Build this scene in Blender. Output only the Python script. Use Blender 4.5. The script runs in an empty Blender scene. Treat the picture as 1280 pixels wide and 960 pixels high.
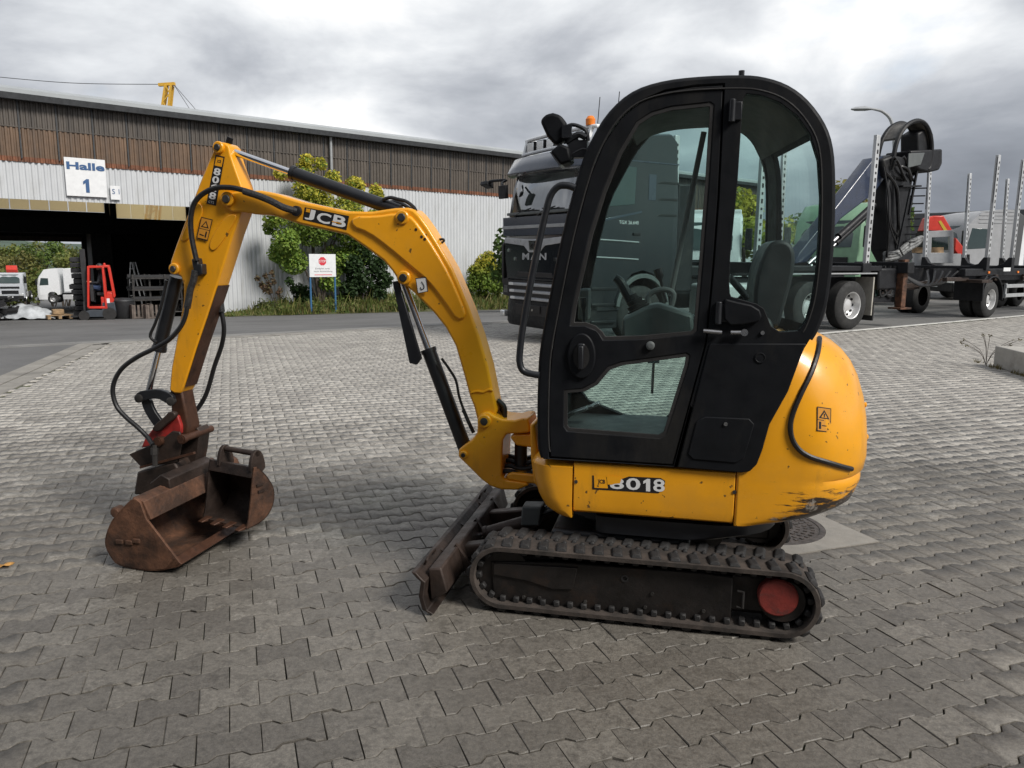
import bpy, bmesh, math, random
import numpy as np
from mathutils import Vector, Matrix, Euler
random.seed(7)
RNG = np.random.default_rng(11)
S = bpy.context.scene
COL = S.collection
R = math.radians

# ------------------------------------------------------------------ camera
F, TH, RO, H = 965.0, R(9.45), R(0.5), 1.56
cam = bpy.data.cameras.new("camera")
cam.sensor_width = 36.0
cam.lens = F / 1280.0 * 36.0
cam.clip_start, cam.clip_end = 0.05, 4000
camo = bpy.data.objects.new("camera", cam)
_r, _u, _b = Vector((1, 0, 0)), Vector((0, math.sin(TH), math.cos(TH))), Vector((0, -math.cos(TH), math.sin(TH)))
_cr, _sr = math.cos(RO), math.sin(RO)
_x, _y = _r * _cr + _u * _sr, _r * -_sr + _u * _cr
camo.matrix_world = Matrix((( _x.x, _y.x, _b.x, 0), (_x.y, _y.y, _b.y, 0), (_x.z, _y.z, _b.z, H), (0, 0, 0, 1)))
COL.objects.link(camo)
S.camera = camo

# ------------------------------------------------------------------ world: overcast daylight
SUN_EL, SUN_AZ = R(42), R(128)          # azimuth measured from +Y clockwise: veiled sun to the right, behind the photographer
W = bpy.data.worlds.new("World")
S.world = W
W.use_nodes = True
def build_world():
    nt = W.node_tree
    N, K = nt.nodes, nt.links
    N.clear()
    out = N.new("ShaderNodeOutputWorld")
    sky = N.new("ShaderNodeTexSky")
    sky.sky_type = 'NISHITA'
    sky.sun_disc = False
    sky.sun_elevation = SUN_EL
    sky.sun_rotation = SUN_AZ
    bg = N.new("ShaderNodeBackground")
    bg.inputs[1].default_value = 0.10
    K.new(sky.outputs[0], bg.inputs[0])
    tc = N.new("ShaderNodeTexCoord")
    sep = N.new("ShaderNodeSeparateXYZ")
    K.new(tc.outputs['Generated'], sep.inputs[0])
    # project the view direction on a cloud layer
    add = N.new("ShaderNodeMath"); add.operation = 'ADD'; add.inputs[1].default_value = 0.42
    K.new(sep.outputs[2], add.inputs[0])
    mx = N.new("ShaderNodeMath"); mx.operation = 'MAXIMUM'; mx.inputs[1].default_value = 0.05
    K.new(add.outputs[0], mx.inputs[0])
    dv = N.new("ShaderNodeVectorMath"); dv.operation = 'DIVIDE'
    cmb = N.new("ShaderNodeCombineXYZ")
    for i in range(3): K.new(mx.outputs[0], cmb.inputs[i])
    K.new(tc.outputs['Generated'], dv.inputs[0]); K.new(cmb.outputs[0], dv.inputs[1])
    def noise(scale, detail, rough, loc, dist=0.0):
        mp = N.new("ShaderNodeMapping")
        mp.inputs['Location'].default_value = loc
        mp.inputs['Scale'].default_value = (1.0, 1.0, 1.0)
        K.new(dv.outputs[0], mp.inputs[0])
        n = N.new("ShaderNodeTexNoise")
        n.inputs['Scale'].default_value = scale
        n.inputs['Detail'].default_value = detail
        n.inputs['Roughness'].default_value = rough
        n.inputs['Distortion'].default_value = dist
        K.new(mp.outputs[0], n.inputs['Vector'])
        return n.outputs['Fac']
    def ramp(src, stops):
        r = N.new("ShaderNodeValToRGB")
        K.new(src, r.inputs[0])
        e = r.color_ramp.elements
        while len(e) < len(stops): e.new(0.5)
        for el, (p, c) in zip(e, stops):
            el.position = p; el.color = (*c, 1)
        return r.outputs[0]
    big = noise(0.62, 8, 0.50, CLOUD_LOC, 0.35)
    fine = noise(2.2, 7, 0.55, (3.1, 1.7, 0.4), 0.3)
    mixn = N.new("ShaderNodeMath"); mixn.operation = 'MULTIPLY_ADD'
    mixn.inputs[1].default_value = 0.36
    K.new(fine, mixn.inputs[0])
    sc = N.new("ShaderNodeMath"); sc.operation = 'MULTIPLY'; sc.inputs[1].default_value = 0.66
    K.new(big, sc.inputs[0]); K.new(sc.outputs[0], mixn.inputs[2])
    # thin cloud towards the upper left of the view, thicker to the right
    nv = N.new("ShaderNodeVectorMath"); nv.operation = 'NORMALIZE'; K.new(tc.outputs['Generated'], nv.inputs[0])
    val = mixn.outputs[0]
    for d0, c0, amt in ((THIN_DIR, 0.88, 0.05), (THICK_DIR, 0.87, -0.05)):
        dt = N.new("ShaderNodeVectorMath"); dt.operation = 'DOT_PRODUCT'; dt.inputs[1].default_value = d0; K.new(nv.outputs[0], dt.inputs[0])
        mr = N.new("ShaderNodeMapRange"); mr.interpolation_type = 'SMOOTHSTEP'; mr.inputs[1].default_value = c0; mr.inputs[2].default_value = 1.0; mr.inputs[4].default_value = amt
        K.new(dt.outputs['Value'], mr.inputs[0])
        ad = N.new("ShaderNodeMath"); ad.operation = 'ADD'; K.new(val, ad.inputs[0]); K.new(mr.outputs[0], ad.inputs[1]); val = ad.outputs[0]
    shade = ramp(val, [(0.36, (0.22, 0.24, 0.275)), (0.455, (0.335, 0.36, 0.405)),
                       (0.52, (0.52, 0.545, 0.59)), (0.58, (0.80, 0.825, 0.855)), (0.65, (1.2, 1.19, 1.17))])
    cbg = N.new("ShaderNodeBackground")
    cbg.inputs[1].default_value = CLOUD_STRENGTH
    K.new(shade, cbg.inputs[0])
    # broken blue gaps
    gap = noise(1.25, 7, 0.55, (5.2, -2.3, 0.9), 0.2)
    cover = ramp(gap, [(0.24, (0.45, 0.45, 0.45)), (0.36, (1, 1, 1))])
    mix = N.new("ShaderNodeMixShader")
    K.new(cover, mix.inputs[0]); K.new(bg.outputs[0], mix.inputs[1]); K.new(cbg.outputs[0], mix.inputs[2])
    K.new(mix.outputs[0], out.inputs[0])
THIN_DIR = tuple(Vector((-0.22, 0.93, 0.30)).normalized())
THICK_DIR = tuple(Vector((0.30, 0.90, 0.28)).normalized())
CLOUD_LOC = (0.4, 0.0, 0.0)
CLOUD_STRENGTH = 0.62
build_world()

sun = bpy.data.lights.new("sun", 'SUN')
sun.energy = 2.3
sun.angle = R(18)
sun.color = (1.0, 0.96, 0.9)
suno = bpy.data.objects.new("sun", sun)
_d = Vector((math.sin(SUN_AZ) * math.cos(SUN_EL), math.cos(SUN_AZ) * math.cos(SUN_EL), math.sin(SUN_EL)))
suno.rotation_euler = _d.to_track_quat('Z', 'Y').to_euler()
suno.location = _d * 60
COL.objects.link(suno)

S.view_settings.view_transform = 'Standard'
S.view_settings.look = 'None'
S.view_settings.exposure = 0.75
S.view_settings.gamma = 1.0
S.cycles.max_bounces = 10
S.cycles.transparent_max_bounces = 24
S.cycles.caustics_reflective = False
S.cycles.caustics_refractive = False
S.cycles.sample_clamp_indirect = 6.0

# ------------------------------------------------------------------ pixel rays (photograph 1280x960)
def ray(px, py):
    X, Y = px - 640, py - 480
    X, Y = _cr * X + _sr * Y, -_sr * X + _cr * Y
    c, s = math.cos(TH), math.sin(TH)
    return np.array([X / F, c - Y / F * s, -s - Y / F * c])
CO = np.array([0, 0, H])
def onz(px, py, z=0.0):
    d = ray(px, py); return CO + d * (z - H) / d[2]
def ony(px, py, y):
    d = ray(px, py); return CO + d * y / d[1]
def onplane(px, py, p, n):
    d = ray(px, py); p = np.asarray(p, float); n = np.asarray(n, float)
    return CO + d * (np.dot(p - CO, n) / np.dot(d, n))
class Frame:
    """a thing's own upright frame: origin o, yaw a (its local x axis points along a)"""
    def __init__(s, o, a):
        s.o = np.array([o[0], o[1], o[2] if len(o) > 2 else 0.0], float); s.a = a
        s.x = np.array([math.cos(a), math.sin(a), 0]); s.y = np.array([-math.sin(a), math.cos(a), 0])
    def loc(s, w):
        d = np.asarray(w) - s.o
        return np.array([d @ s.x, d @ s.y, d[2]])
    def py(s, px, py, y):                 # pixel on the plane local y = const
        return s.loc(onplane(px, py, s.o + s.y * y, s.y))
    def px(s, px, py, x):                 # pixel on the plane local x = const
        return s.loc(onplane(px, py, s.o + s.x * x, s.x))
    def wz(s, px, py, z):
        return s.loc(onz(px, py, s.o[2] + z))
    def xz(s, pts, y):
        return [(q[0], q[2]) for q in (s.py(a, b, y) for a, b in pts)]

# ------------------------------------------------------------------ materials
def _nt(name):
    m = bpy.data.materials.new(name); m.use_nodes = True
    nt = m.node_tree; nt.nodes.clear()
    return m, nt, nt.nodes, nt.links
def mat(name, col, rough=0.5, metal=0.0, var=0.12, scale=6.0, bump=0.0, bscale=40.0, spec=0.5, coat=0.0,
        dirt=None, dirt_amt=0.5, dscale=5.0, spots=None, island=0.0, rvar=0.12, obj=True, stretch=None):
    """painted / metal / stone surface: base colour with soft variation, optional dirt patches, fine relief"""
    m, nt, N, K = _nt(name)
    out = N.new("ShaderNodeOutputMaterial"); b = N.new("ShaderNodeBsdfPrincipled")
    K.new(b.outputs[0], out.inputs[0])
    tc = N.new("ShaderNodeTexCoord")
    vec = tc.outputs['Object'] if obj else tc.outputs['Generated']
    def noise(sc, det=6, ro=0.6):
        n = N.new("ShaderNodeTexNoise"); n.inputs['Scale'].default_value = sc
        n.inputs['Detail'].default_value = det; n.inputs['Roughness'].default_value = ro
        K.new(vec, n.inputs['Vector']); return n.outputs['Fac']
    def mixc(f, a, c2):
        x = N.new("ShaderNodeMix"); x.data_type = 'RGBA'
        if isinstance(f, float): x.inputs[0].default_value = f
        else: K.new(f, x.inputs[0])
        for s, v in ((6, a), (7, c2)):
            if isinstance(v, tuple): x.inputs[s].default_value = (*v, 1)
            else: K.new(v, x.inputs[s])
        return x.outputs[2]
    def thr(src, lo, hi, amt=1.0):
        r = N.new("ShaderNodeMapRange"); r.inputs[1].default_value = lo; r.inputs[2].default_value = hi
        r.inputs[4].default_value = amt; K.new(src, r.inputs[0]); return r.outputs[0]
    dvec = vec
    if stretch:
        mp = N.new("ShaderNodeMapping"); mp.inputs['Scale'].default_value = stretch; K.new(vec, mp.inputs[0]); dvec = mp.outputs[0]
    n1 = noise(scale)
    lo = tuple(max(0, c * (1 - var * 1.6)) for c in col); hi = tuple(min(1, c * (1 + var * 1.6)) for c in col)
    c = mixc(thr(n1, 0.3, 0.7), lo, hi)
    if island:
        g = N.new("ShaderNodeNewGeometry"); oi = N.new("ShaderNodeObjectInfo")
        ad = N.new("ShaderNodeMath"); ad.operation = 'ADD'
        K.new(g.outputs['Random Per Island'], ad.inputs[0]); K.new(oi.outputs['Random'], ad.inputs[1])
        fr = N.new("ShaderNodeMath"); fr.operation = 'FRACT'; K.new(ad.outputs[0], fr.inputs[0])
        mr = N.new("ShaderNodeMapRange"); mr.inputs[3].default_value = 1 - island; mr.inputs[4].default_value = 1 + island
        K.new(fr.outputs[0], mr.inputs[0])
        hs = N.new("ShaderNodeHueSaturation"); K.new(mr.outputs[0], hs.inputs['Value']); K.new(c, hs.inputs['Color'])
        c = hs.outputs[0]
    if dirt:
        d = noise(dscale, 9, 0.68)
        d.node.inputs['Vector'].links[0].from_socket and K.new(dvec, d.node.inputs['Vector'])
        c = mixc(thr(d, 0.62 - 0.25 * dirt_amt, 0.74 - 0.16 * dirt_amt, 0.85), c, dirt)
    if spots:
        d = noise(dscale * 7, 4, 0.5)
        c = mixc(thr(d, 0.66, 0.7), c, spots)
    K.new(c, b.inputs['Base Color'])
    b.inputs['Metallic'].default_value = metal
    b.inputs['Specular IOR Level'].default_value = spec
    rr = N.new("ShaderNodeMapRange"); rr.inputs[1].default_value = 0.3; rr.inputs[2].default_value = 0.7
    rr.inputs[3].default_value = max(0.02, rough - rvar); rr.inputs[4].default_value = min(1, rough + rvar)
    K.new(noise(scale * 2.7, 5), rr.inputs[0]); K.new(rr.outputs[0], b.inputs['Roughness'])
    if coat: b.inputs['Coat Weight'].default_value = coat; b.inputs['Coat Roughness'].default_value = 0.12
    if bump:
        bp = N.new("ShaderNodeBump"); bp.inputs['Strength'].default_value = bump; bp.inputs['Distance'].default_value = 0.01
        K.new(noise(bscale, 7, 0.65), bp.inputs['Height']); K.new(bp.outputs[0], b.inputs['Normal'])
    return m
def flat(name, col, rough=0.5, metal=0.0, spec=0.5):
    m, nt, N, K = _nt(name)
    out = N.new("ShaderNodeOutputMaterial"); b = N.new("ShaderNodeBsdfPrincipled"); K.new(b.outputs[0], out.inputs[0])
    b.inputs['Base Color'].default_value = (*col, 1); b.inputs['Roughness'].default_value = rough
    b.inputs['Metallic'].default_value = metal; b.inputs['Specular IOR Level'].default_value = spec
    return m
def glass(name, tint, ior=1.5, rough=0.01, gcol=(1, 1, 1), cap=1.0, dust=0.0):
    m, nt, N, K = _nt(name)
    out = N.new("ShaderNodeOutputMaterial"); t = N.new("ShaderNodeBsdfTransparent"); t.inputs[0].default_value = (*tint, 1)
    g = N.new("ShaderNodeBsdfGlossy"); g.inputs['Roughness'].default_value = rough; g.inputs[0].default_value = (*gcol, 1)
    f = N.new("ShaderNodeFresnel"); f.inputs[0].default_value = ior
    if cap < 1:
        mn = N.new("ShaderNodeMath"); mn.operation = 'MINIMUM'; mn.inputs[1].default_value = cap; K.new(f.outputs[0], mn.inputs[0]); f = mn
    mx = N.new("ShaderNodeMixShader"); K.new(f.outputs[0], mx.inputs[0]); K.new(t.outputs[0], mx.inputs[1]); K.new(g.outputs[0], mx.inputs[2])
    last = mx.outputs[0]
    if dust:                              # thin film of dust and dried water streaks
        tc = N.new("ShaderNodeTexCoord"); mp = N.new("ShaderNodeMapping"); mp.inputs['Scale'].default_value = (1, 1, .3); K.new(tc.outputs['Object'], mp.inputs[0])
        n = N.new("ShaderNodeTexNoise"); n.inputs['Scale'].default_value = 7.0; n.inputs['Detail'].default_value = 9; n.inputs['Roughness'].default_value = 0.72; K.new(mp.outputs[0], n.inputs['Vector'])
        r = N.new("ShaderNodeMapRange"); r.inputs[1].default_value = 0.42; r.inputs[2].default_value = 0.75; r.inputs[3].default_value = dust * .15; r.inputs[4].default_value = dust; K.new(n.outputs['Fac'], r.inputs[0])
        d = N.new("ShaderNodeBsdfDiffuse"); d.inputs[0].default_value = (0.5, 0.49, 0.46, 1)
        m2 = N.new("ShaderNodeMixShader"); K.new(r.outputs[0], m2.inputs[0]); K.new(last, m2.inputs[1]); K.new(d.outputs[0], m2.inputs[2]); last = m2.outputs[0]
    K.new(last, out.inputs[0])
    return m

# ------------------------------------------------------------------ mesh building
def link(name, me, m=None, parent=None, label=None, cat=None, group=None, kind=None):
    if hasattr(me, 'materials') and m is not None and not me.materials: me.materials.append(m)
    o = bpy.data.objects.new(name, me); COL.objects.link(o)
    if parent is not None: o.parent = parent
    for k, v in (('label', label), ('category', cat), ('group', group), ('kind', kind)):
        if v: o[k] = v
    return o
def thing(name, label, cat, loc=(0, 0, 0), rz=0.0, group=None, kind=None):
    o = link(name, None, label=label, cat=cat, group=group, kind=kind)
    o.location = loc; o.rotation_euler = (0, 0, rz); o.empty_display_size = 0.2
    return o
def catmull(pts, k=4, closed=False):
    p = [np.array(q, float) for q in pts]; n = len(p); out = []
    seg = n if closed else n - 1
    for i in range(seg):
        if closed: a, b, c, d = p[i - 1], p[i], p[(i + 1) % n], p[(i + 2) % n]
        else: a, b, c, d = p[max(i - 1, 0)], p[i], p[i + 1], p[min(i + 2, n - 1)]
        for j in range(k):
            t = j / k
            out.append(0.5 * ((2 * b) + (-a + c) * t + (2 * a - 5 * b + 4 * c - d) * t * t + (-a + 3 * b - 3 * c + d) * t ** 3))
    if not closed: out.append(p[-1])
    return [tuple(q) for q in out]
def chaikin(pts, k=1, q=0.25):
    for _ in range(k):
        o = []
        for i in range(len(pts)):
            a, b = np.array(pts[i]), np.array(pts[(i + 1) % len(pts)])
            o += [tuple(a * (1 - q) + b * q), tuple(a * q + b * (1 - q))]
        pts = o
    return pts
def inset(pts, d):
    """offset a closed 2-D outline inwards by d"""
    p = np.array(pts, float); n = len(p)
    area = 0.5 * sum(p[i][0] * p[(i + 1) % n][1] - p[(i + 1) % n][0] * p[i][1] for i in range(n))
    s = 1 if area > 0 else -1
    out = []
    for i in range(n):
        a, b, c = p[i - 1], p[i], p[(i + 1) % n]
        e1 = (b - a) / (np.linalg.norm(b - a) + 1e-12); e2 = (c - b) / (np.linalg.norm(c - b) + 1e-12)
        n1 = np.array([-e1[1], e1[0]]) * s; n2 = np.array([-e2[1], e2[0]]) * s
        v = n1 + n2; L = max(v @ v / 2, 0.25)
        out.append(tuple(b + v / L * d))
    return out
class B:
    def __init__(s): s.bm = bmesh.new()
    def v(s, p): return s.bm.verts.new(p)
    def face(s, vs):
        try: return s.bm.faces.new(vs)
        except ValueError: return None
    def poly(s, pts): return s.face([s.v(p) for p in pts])
    def box(s, c, d, rot=None):
        m = Matrix.Translation(c) @ ((rot.to_4x4() if rot is not None else Matrix.Identity(4))) @ Matrix.Diagonal((d[0], d[1], d[2], 1))
        bmesh.ops.create_cube(s.bm, size=1.0, matrix=m); return s
    def bar(s, p0, p1, w, t, up=(0, 0, 1)):
        p0, p1 = Vector(p0), Vector(p1); d = p1 - p0
        x = d.normalized(); u = Vector(up); y = u.cross(x)
        if y.length < 1e-4: y = Vector((0, 1, 0)).cross(x)
        y.normalize(); z = x.cross(y)
        rot = Matrix((x, y, z)).transposed()
        return s.box((p0 + p1) / 2, (d.length, w, t), rot)
    def rings(s, rings, cap=True, closed=True):
        vs = [[s.v(p) for p in r] for r in rings]
        for a, b in zip(vs, vs[1:]):
            n = len(a)
            for i in range(n if closed else n - 1):
                s.face((a[i], a[(i + 1) % n], b[(i + 1) % n], b[i]))
        if cap:
            s.face(vs[0][::-1]); s.face(vs[-1])
        return vs
    def cyl(s, p0, p1, r, r2=None, n=16, cap=True):
        p0, p1 = Vector(p0), Vector(p1); d = (p1 - p0).normalized()
        a = d.orthogonal().normalized(); b = d.cross(a)
        r2 = r if r2 is None else r2
        s.rings([[p + (a * math.cos(2 * math.pi * i / n) + b * math.sin(2 * math.pi * i / n)) * q for i in range(n)] for p, q in ((p0, r), (p1, r2))], cap)
        return s
    def tube(s, pts, r, n=8, k=4, smooth=True, cap=True):
        if smooth: pts = catmull(pts, k)
        pts = [Vector(p) for p in pts]; rings = []
        t0 = (pts[1] - pts[0]).normalized(); a = t0.orthogonal().normalized()
        for i, p in enumerate(pts):
            t = (pts[min(i + 1, len(pts) - 1)] - pts[max(i - 1, 0)]).normalized()
            a = (a - t * a.dot(t)).normalized(); b = t.cross(a)
            rr = r(i / (len(pts) - 1)) if callable(r) else r
            rings.append([p + (a * math.cos(2 * math.pi * j / n) + b * math.sin(2 * math.pi * j / n)) * rr for j in range(n)])
        s.rings(rings, cap); return s
    def lathe(s, prof, p0, ax, n=24, cap=True):
        """prof: (distance along ax, radius)"""
        p0, ax = Vector(p0), Vector(ax).normalized(); a = ax.orthogonal().normalized(); b = ax.cross(a)
        s.rings([[p0 + ax * h + (a * math.cos(2 * math.pi * i / n) + b * math.sin(2 * math.pi * i / n)) * max(q, 1e-4) for i in range(n)] for h, q in prof], cap)
        return s
    def plate(s, outer, holes, t0, t1, fn):
        """flat plate with holes: outlines are 2-D, fn(u, v, t) gives the 3-D point; t0..t1 is its thickness"""
        es, loops = [], []
        for lp in [outer] + list(holes):
            vs = [s.v(fn(u, v, t0)) for u, v in lp]
            loops.append(vs)
            es += [s.bm.edges.new((vs[i], vs[(i + 1) % len(vs)])) for i in range(len(vs))]
        fs = [f for f in bmesh.ops.triangle_fill(s.bm, use_beauty=True, use_dissolve=False, edges=es)['geom'] if isinstance(f, bmesh.types.BMFace)]
        mp = {}
        for lp, vs in zip([outer] + list(holes), loops):
            for (u, v), q in zip(lp, vs): mp[q] = s.v(fn(u, v, t1))
        for f in fs: s.face([mp[q] for q in reversed(f.verts)])
        for vs in loops:
            for i in range(len(vs)):
                a, b = vs[i], vs[(i + 1) % len(vs)]
                s.face((a, b, mp[b], mp[a]))
        return s
    def prism(s, pts, t0, t1, fn):
        a = [s.v(fn(u, v, t0)) for u, v in pts]; b = [s.v(fn(u, v, t1)) for u, v in pts]; n = len(pts)
        s.face(a); s.face(b[::-1])
        for i in range(n): s.face((a[i], b[i], b[(i + 1) % n], a[(i + 1) % n]))
        return s
    def mesh(s, name, smooth=35):
        bmesh.ops.recalc_face_normals(s.bm, faces=s.bm.faces)
        me = bpy.data.meshes.new(name); s.bm.to_mesh(me); s.bm.free()
        if smooth:
            me.shade_smooth(); me.set_sharp_from_angle(angle=R(smooth))
        return me
    def done(s, name, m, parent=None, bevel=0.0, smooth=35, seg=2, **kw):
        o = link(name, s.mesh(name, smooth), m, parent, **kw)
        if bevel:
            md = o.modifiers.new("edge", 'BEVEL'); md.width = bevel; md.segments = seg; md.limit_method = 'ANGLE'; md.angle_limit = R(32)
            md.harden_normals = False; md.use_clamp_overlap = True
        return o
def rawmesh(name, co, faces_flat, nper):
    """fast mesh of equal faces: co (n,3), faces_flat (m,nper)"""
    me = bpy.data.meshes.new(name); co = np.ascontiguousarray(co, np.float32); fa = np.ascontiguousarray(faces_flat, np.int32)
    me.vertices.add(len(co)); me.vertices.foreach_set('co', co.ravel())
    me.loops.add(fa.size); me.loops.foreach_set('vertex_index', fa.ravel())
    me.polygons.add(len(fa)); me.polygons.foreach_set('loop_start', np.arange(0, fa.size, nper, dtype=np.int32))
    me.update(calc_edges=True); me.validate()
    return me
def copy_tree(o, parent=None, loc=None, rz=None, label=None):
    c = o.copy(); COL.objects.link(c)
    if parent is not None: c.parent = parent
    if loc is not None: c.location = loc
    if rz is not None: c.rotation_euler = (0, 0, rz)
    if label: c['label'] = label
    for ch in o.children: copy_tree(ch, c)
    return c
XZ = lambda u, v, t: (u, t, v)      # outline in x-z, thickness along y
def text(name, body, p, ex, ey, m, parent, bold=0.012, depth=0.0006, fit=True):
    """flat lettering filling the parallelogram p, p+ex, p+ey"""
    if body == "1":
        pp, ux, uy = np.array(p, float), np.array(ex, float), np.array(ey, float)
        b = B(); b.poly([tuple(pp + ux * u + uy * v) for u, v in ((.38, 0), (.88, 0), (.88, 1), (.52, 1), (.06, .80), (.06, .58), (.38, .70))]); return b.done(name, m, parent, smooth=0)
    cu = bpy.data.curves.new("lettering", 'FONT'); cu.body = body; cu.offset = bold; cu.size = 1.0
    cu.resolution_u = 3
    t = bpy.data.objects.new("lettering", cu); COL.objects.link(t)
    bpy.context.view_layer.update()
    me = bpy.data.meshes.new_from_object(t.evaluated_get(bpy.context.evaluated_depsgraph_get()))
    bpy.data.objects.remove(t)
    n = len(me.vertices); co = np.empty(n * 3, np.float32); me.vertices.foreach_get('co', co); co = co.reshape(-1, 3)
    lo, hi = co.min(0), co.max(0)
    p, ex, ey = np.array(p, float), np.array(ex, float), np.array(ey, float)
    w = p + np.outer((co[:, 0] - lo[0]) / (hi[0] - lo[0]), ex) + np.outer((co[:, 1] - lo[1]) / (hi[1] - lo[1]), ey)
    me.vertices.foreach_set('co', w.astype(np.float32).ravel()); me.update()
    me.name = name; me.materials.clear()
    return link(name, me, m, parent)

# ------------------------------------------------------------------ shared materials
M = {}
M['black_paint'] = mat("black_paint", (0.012, 0.013, 0.016), 0.42, var=0.2, rvar=0.1)
M['black_plastic'] = mat("black_plastic", (0.0055, 0.0063, 0.0082), 0.6, var=0.2, bump=0.04, bscale=180, dirt=(0.019, 0.018, 0.017), dirt_amt=0.34, dscale=3.5, spec=0.2, stretch=(1, 1, .35))
M['rubber'] = mat("rubber", (0.016, 0.015, 0.015), 0.72, var=0.25, bump=0.2, bscale=60)
M['dark_steel'] = mat("dark_steel", (0.045, 0.042, 0.04), 0.5, 0.4, var=0.3, bump=0.2)
M['steel'] = mat("steel", (0.45, 0.45, 0.46), 0.3, 0.9, var=0.15)
M['chrome'] = flat("chrome", (0.75, 0.75, 0.77), 0.12, 1.0)
M['white_paint'] = mat("white_paint", (0.72, 0.73, 0.74), 0.4, var=0.04)
M['grey_paint'] = mat("grey_paint", (0.32, 0.33, 0.34), 0.45, var=0.08)
M['letter_white'] = flat("letter_white", (0.72, 0.72, 0.72), 0.5)
M['letter_black'] = flat("letter_black", (0.012, 0.011, 0.012), 0.5)

# ------------------------------------------------------------------ ground
def paving_mat():
    """concrete paving stones: tone differs from stone to stone, grain, stains, and wet mottling with painted foreground shade"""
    m, nt, N, K = _nt("concrete_paver")
    out = N.new("ShaderNodeOutputMaterial"); b = N.new("ShaderNodeBsdfPrincipled"); K.new(b.outputs[0], out.inputs[0])
    g = N.new("ShaderNodeNewGeometry"); oi = N.new("ShaderNodeObjectInfo"); pos = g.outputs['Position']
    def noise(sc, det=6, ro=0.6):
        n = N.new("ShaderNodeTexNoise"); n.inputs['Scale'].default_value = sc; n.inputs['Detail'].default_value = det; n.inputs['Roughness'].default_value = ro
        K.new(pos, n.inputs['Vector']); return n.outputs['Fac']
    def mr(s, a, c, lo=0.0, hi=1.0):
        n = N.new("ShaderNodeMapRange"); n.inputs[1].default_value = a; n.inputs[2].default_value = c; n.inputs[3].default_value = lo; n.inputs[4].default_value = hi; K.new(s, n.inputs[0]); return n.outputs[0]
    def op(k, a, c):
        n = N.new("ShaderNodeMath"); n.operation = k
        for i, v in enumerate((a, c)):
            if isinstance(v, (int, float)): n.inputs[i].default_value = v
            else: K.new(v, n.inputs[i])
        return n.outputs[0]
    def mix(f, a, c, blend='MIX'):
        x = N.new("ShaderNodeMix"); x.data_type = 'RGBA'; x.blend_type = blend
        if isinstance(f, float): x.inputs[0].default_value = f
        else: K.new(f, x.inputs[0])
        for s_, v in ((6, a), (7, c)):
            if isinstance(v, tuple): x.inputs[s_].default_value = (*v, 1)
            else: K.new(v, x.inputs[s_])
        return x.outputs[2]
    rnd = op('FRACT', op('ADD', g.outputs['Random Per Island'], oi.outputs['Random']), 0.0)
    tone = mix(rnd, (0.340, 0.320, 0.292), (0.475, 0.450, 0.410))
    tone = mix(op('MULTIPLY', mr(op('FRACT', op('MULTIPLY', rnd, 7.31), 0.0), 0.72, 0.74), 0.30), tone, (0.20, 0.185, 0.175))
    stain = mr(noise(16.0, 9, 0.7), 0.50, 0.62, 0.0, 0.6)
    c = mix(stain, tone, (0.21, 0.195, 0.175))
    big = mr(noise(0.42, 5, 0.6), 0.50, 0.66, 0.0, 0.32)
    c = mix(big, c, (0.21, 0.197, 0.177))
    # wet mottling, plus foreground shade painted into the colour, fading with distance
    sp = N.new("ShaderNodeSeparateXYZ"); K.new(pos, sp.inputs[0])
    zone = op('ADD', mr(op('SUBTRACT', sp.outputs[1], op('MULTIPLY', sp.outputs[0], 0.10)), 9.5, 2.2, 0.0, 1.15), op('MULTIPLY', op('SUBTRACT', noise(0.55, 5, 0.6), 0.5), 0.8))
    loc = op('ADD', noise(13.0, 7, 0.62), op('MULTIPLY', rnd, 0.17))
    damp_shade = op('MULTIPLY', mr(op('SUBTRACT', op('ADD', zone, 0.18), loc), -0.18, 0.40), 0.92)
    c = mix(damp_shade, c, mix(1.0, c, (0.34, 0.325, 0.303), 'MULTIPLY'))
    c = mix(1.0, c, mix(mr(noise(52.0, 7, 0.72), 0.36, 0.64), (0.70, 0.695, 0.69), (1.20, 1.20, 1.19)), 'MULTIPLY')
    spill = mr(noise(1.7, 4, 0.5), 0.70, 0.745, 0.0, 0.55)
    c = mix(spill, c, (0.075, 0.07, 0.066))
    grain = noise(230.0, 3, 0.7)
    c = mix(1.0, c, mix(mr(grain, 0.25, 0.75), (0.62, 0.62, 0.62), (1.30, 1.30, 1.30)), 'MULTIPLY')
    K.new(c, b.inputs['Base Color'])
    K.new(op('SUBTRACT', mr(noise(20.0, 5), 0.3, 0.7, 0.56, 0.74), op('MULTIPLY', damp_shade, 0.16)), b.inputs['Roughness'])
    b.inputs['Specular IOR Level'].default_value = 0.55
    bp = N.new("ShaderNodeBump"); bp.inputs['Strength'].default_value = 0.55; bp.inputs['Distance'].default_value = 0.006
    K.new(op('ADD', op('MULTIPLY', grain, 0.35), noise(38.0, 8, 0.7)), bp.inputs['Height']); K.new(bp.outputs[0], b.inputs['Normal'])
    return m
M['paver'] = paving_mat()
M['joint'] = mat("joint_sand", (0.035, 0.034, 0.026), 0.95, var=0.4, scale=3, bump=0.5, dirt=(0.075, 0.088, 0.026), dirt_amt=0.62, dscale=2.2)
M['asphalt'] = mat("asphalt", (0.125, 0.123, 0.121), 0.75, var=0.12, scale=0.35, bump=0.4, bscale=30, dirt=(0.075, 0.074, 0.074), dirt_amt=0.4, dscale=0.22)
M['yard'] = mat("yard_concrete", (0.21, 0.197, 0.18), 0.7, var=0.12, scale=0.5, bump=0.4, bscale=25, dirt=(0.15, 0.145, 0.135), dirt_amt=0.4, dscale=0.5)
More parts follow.
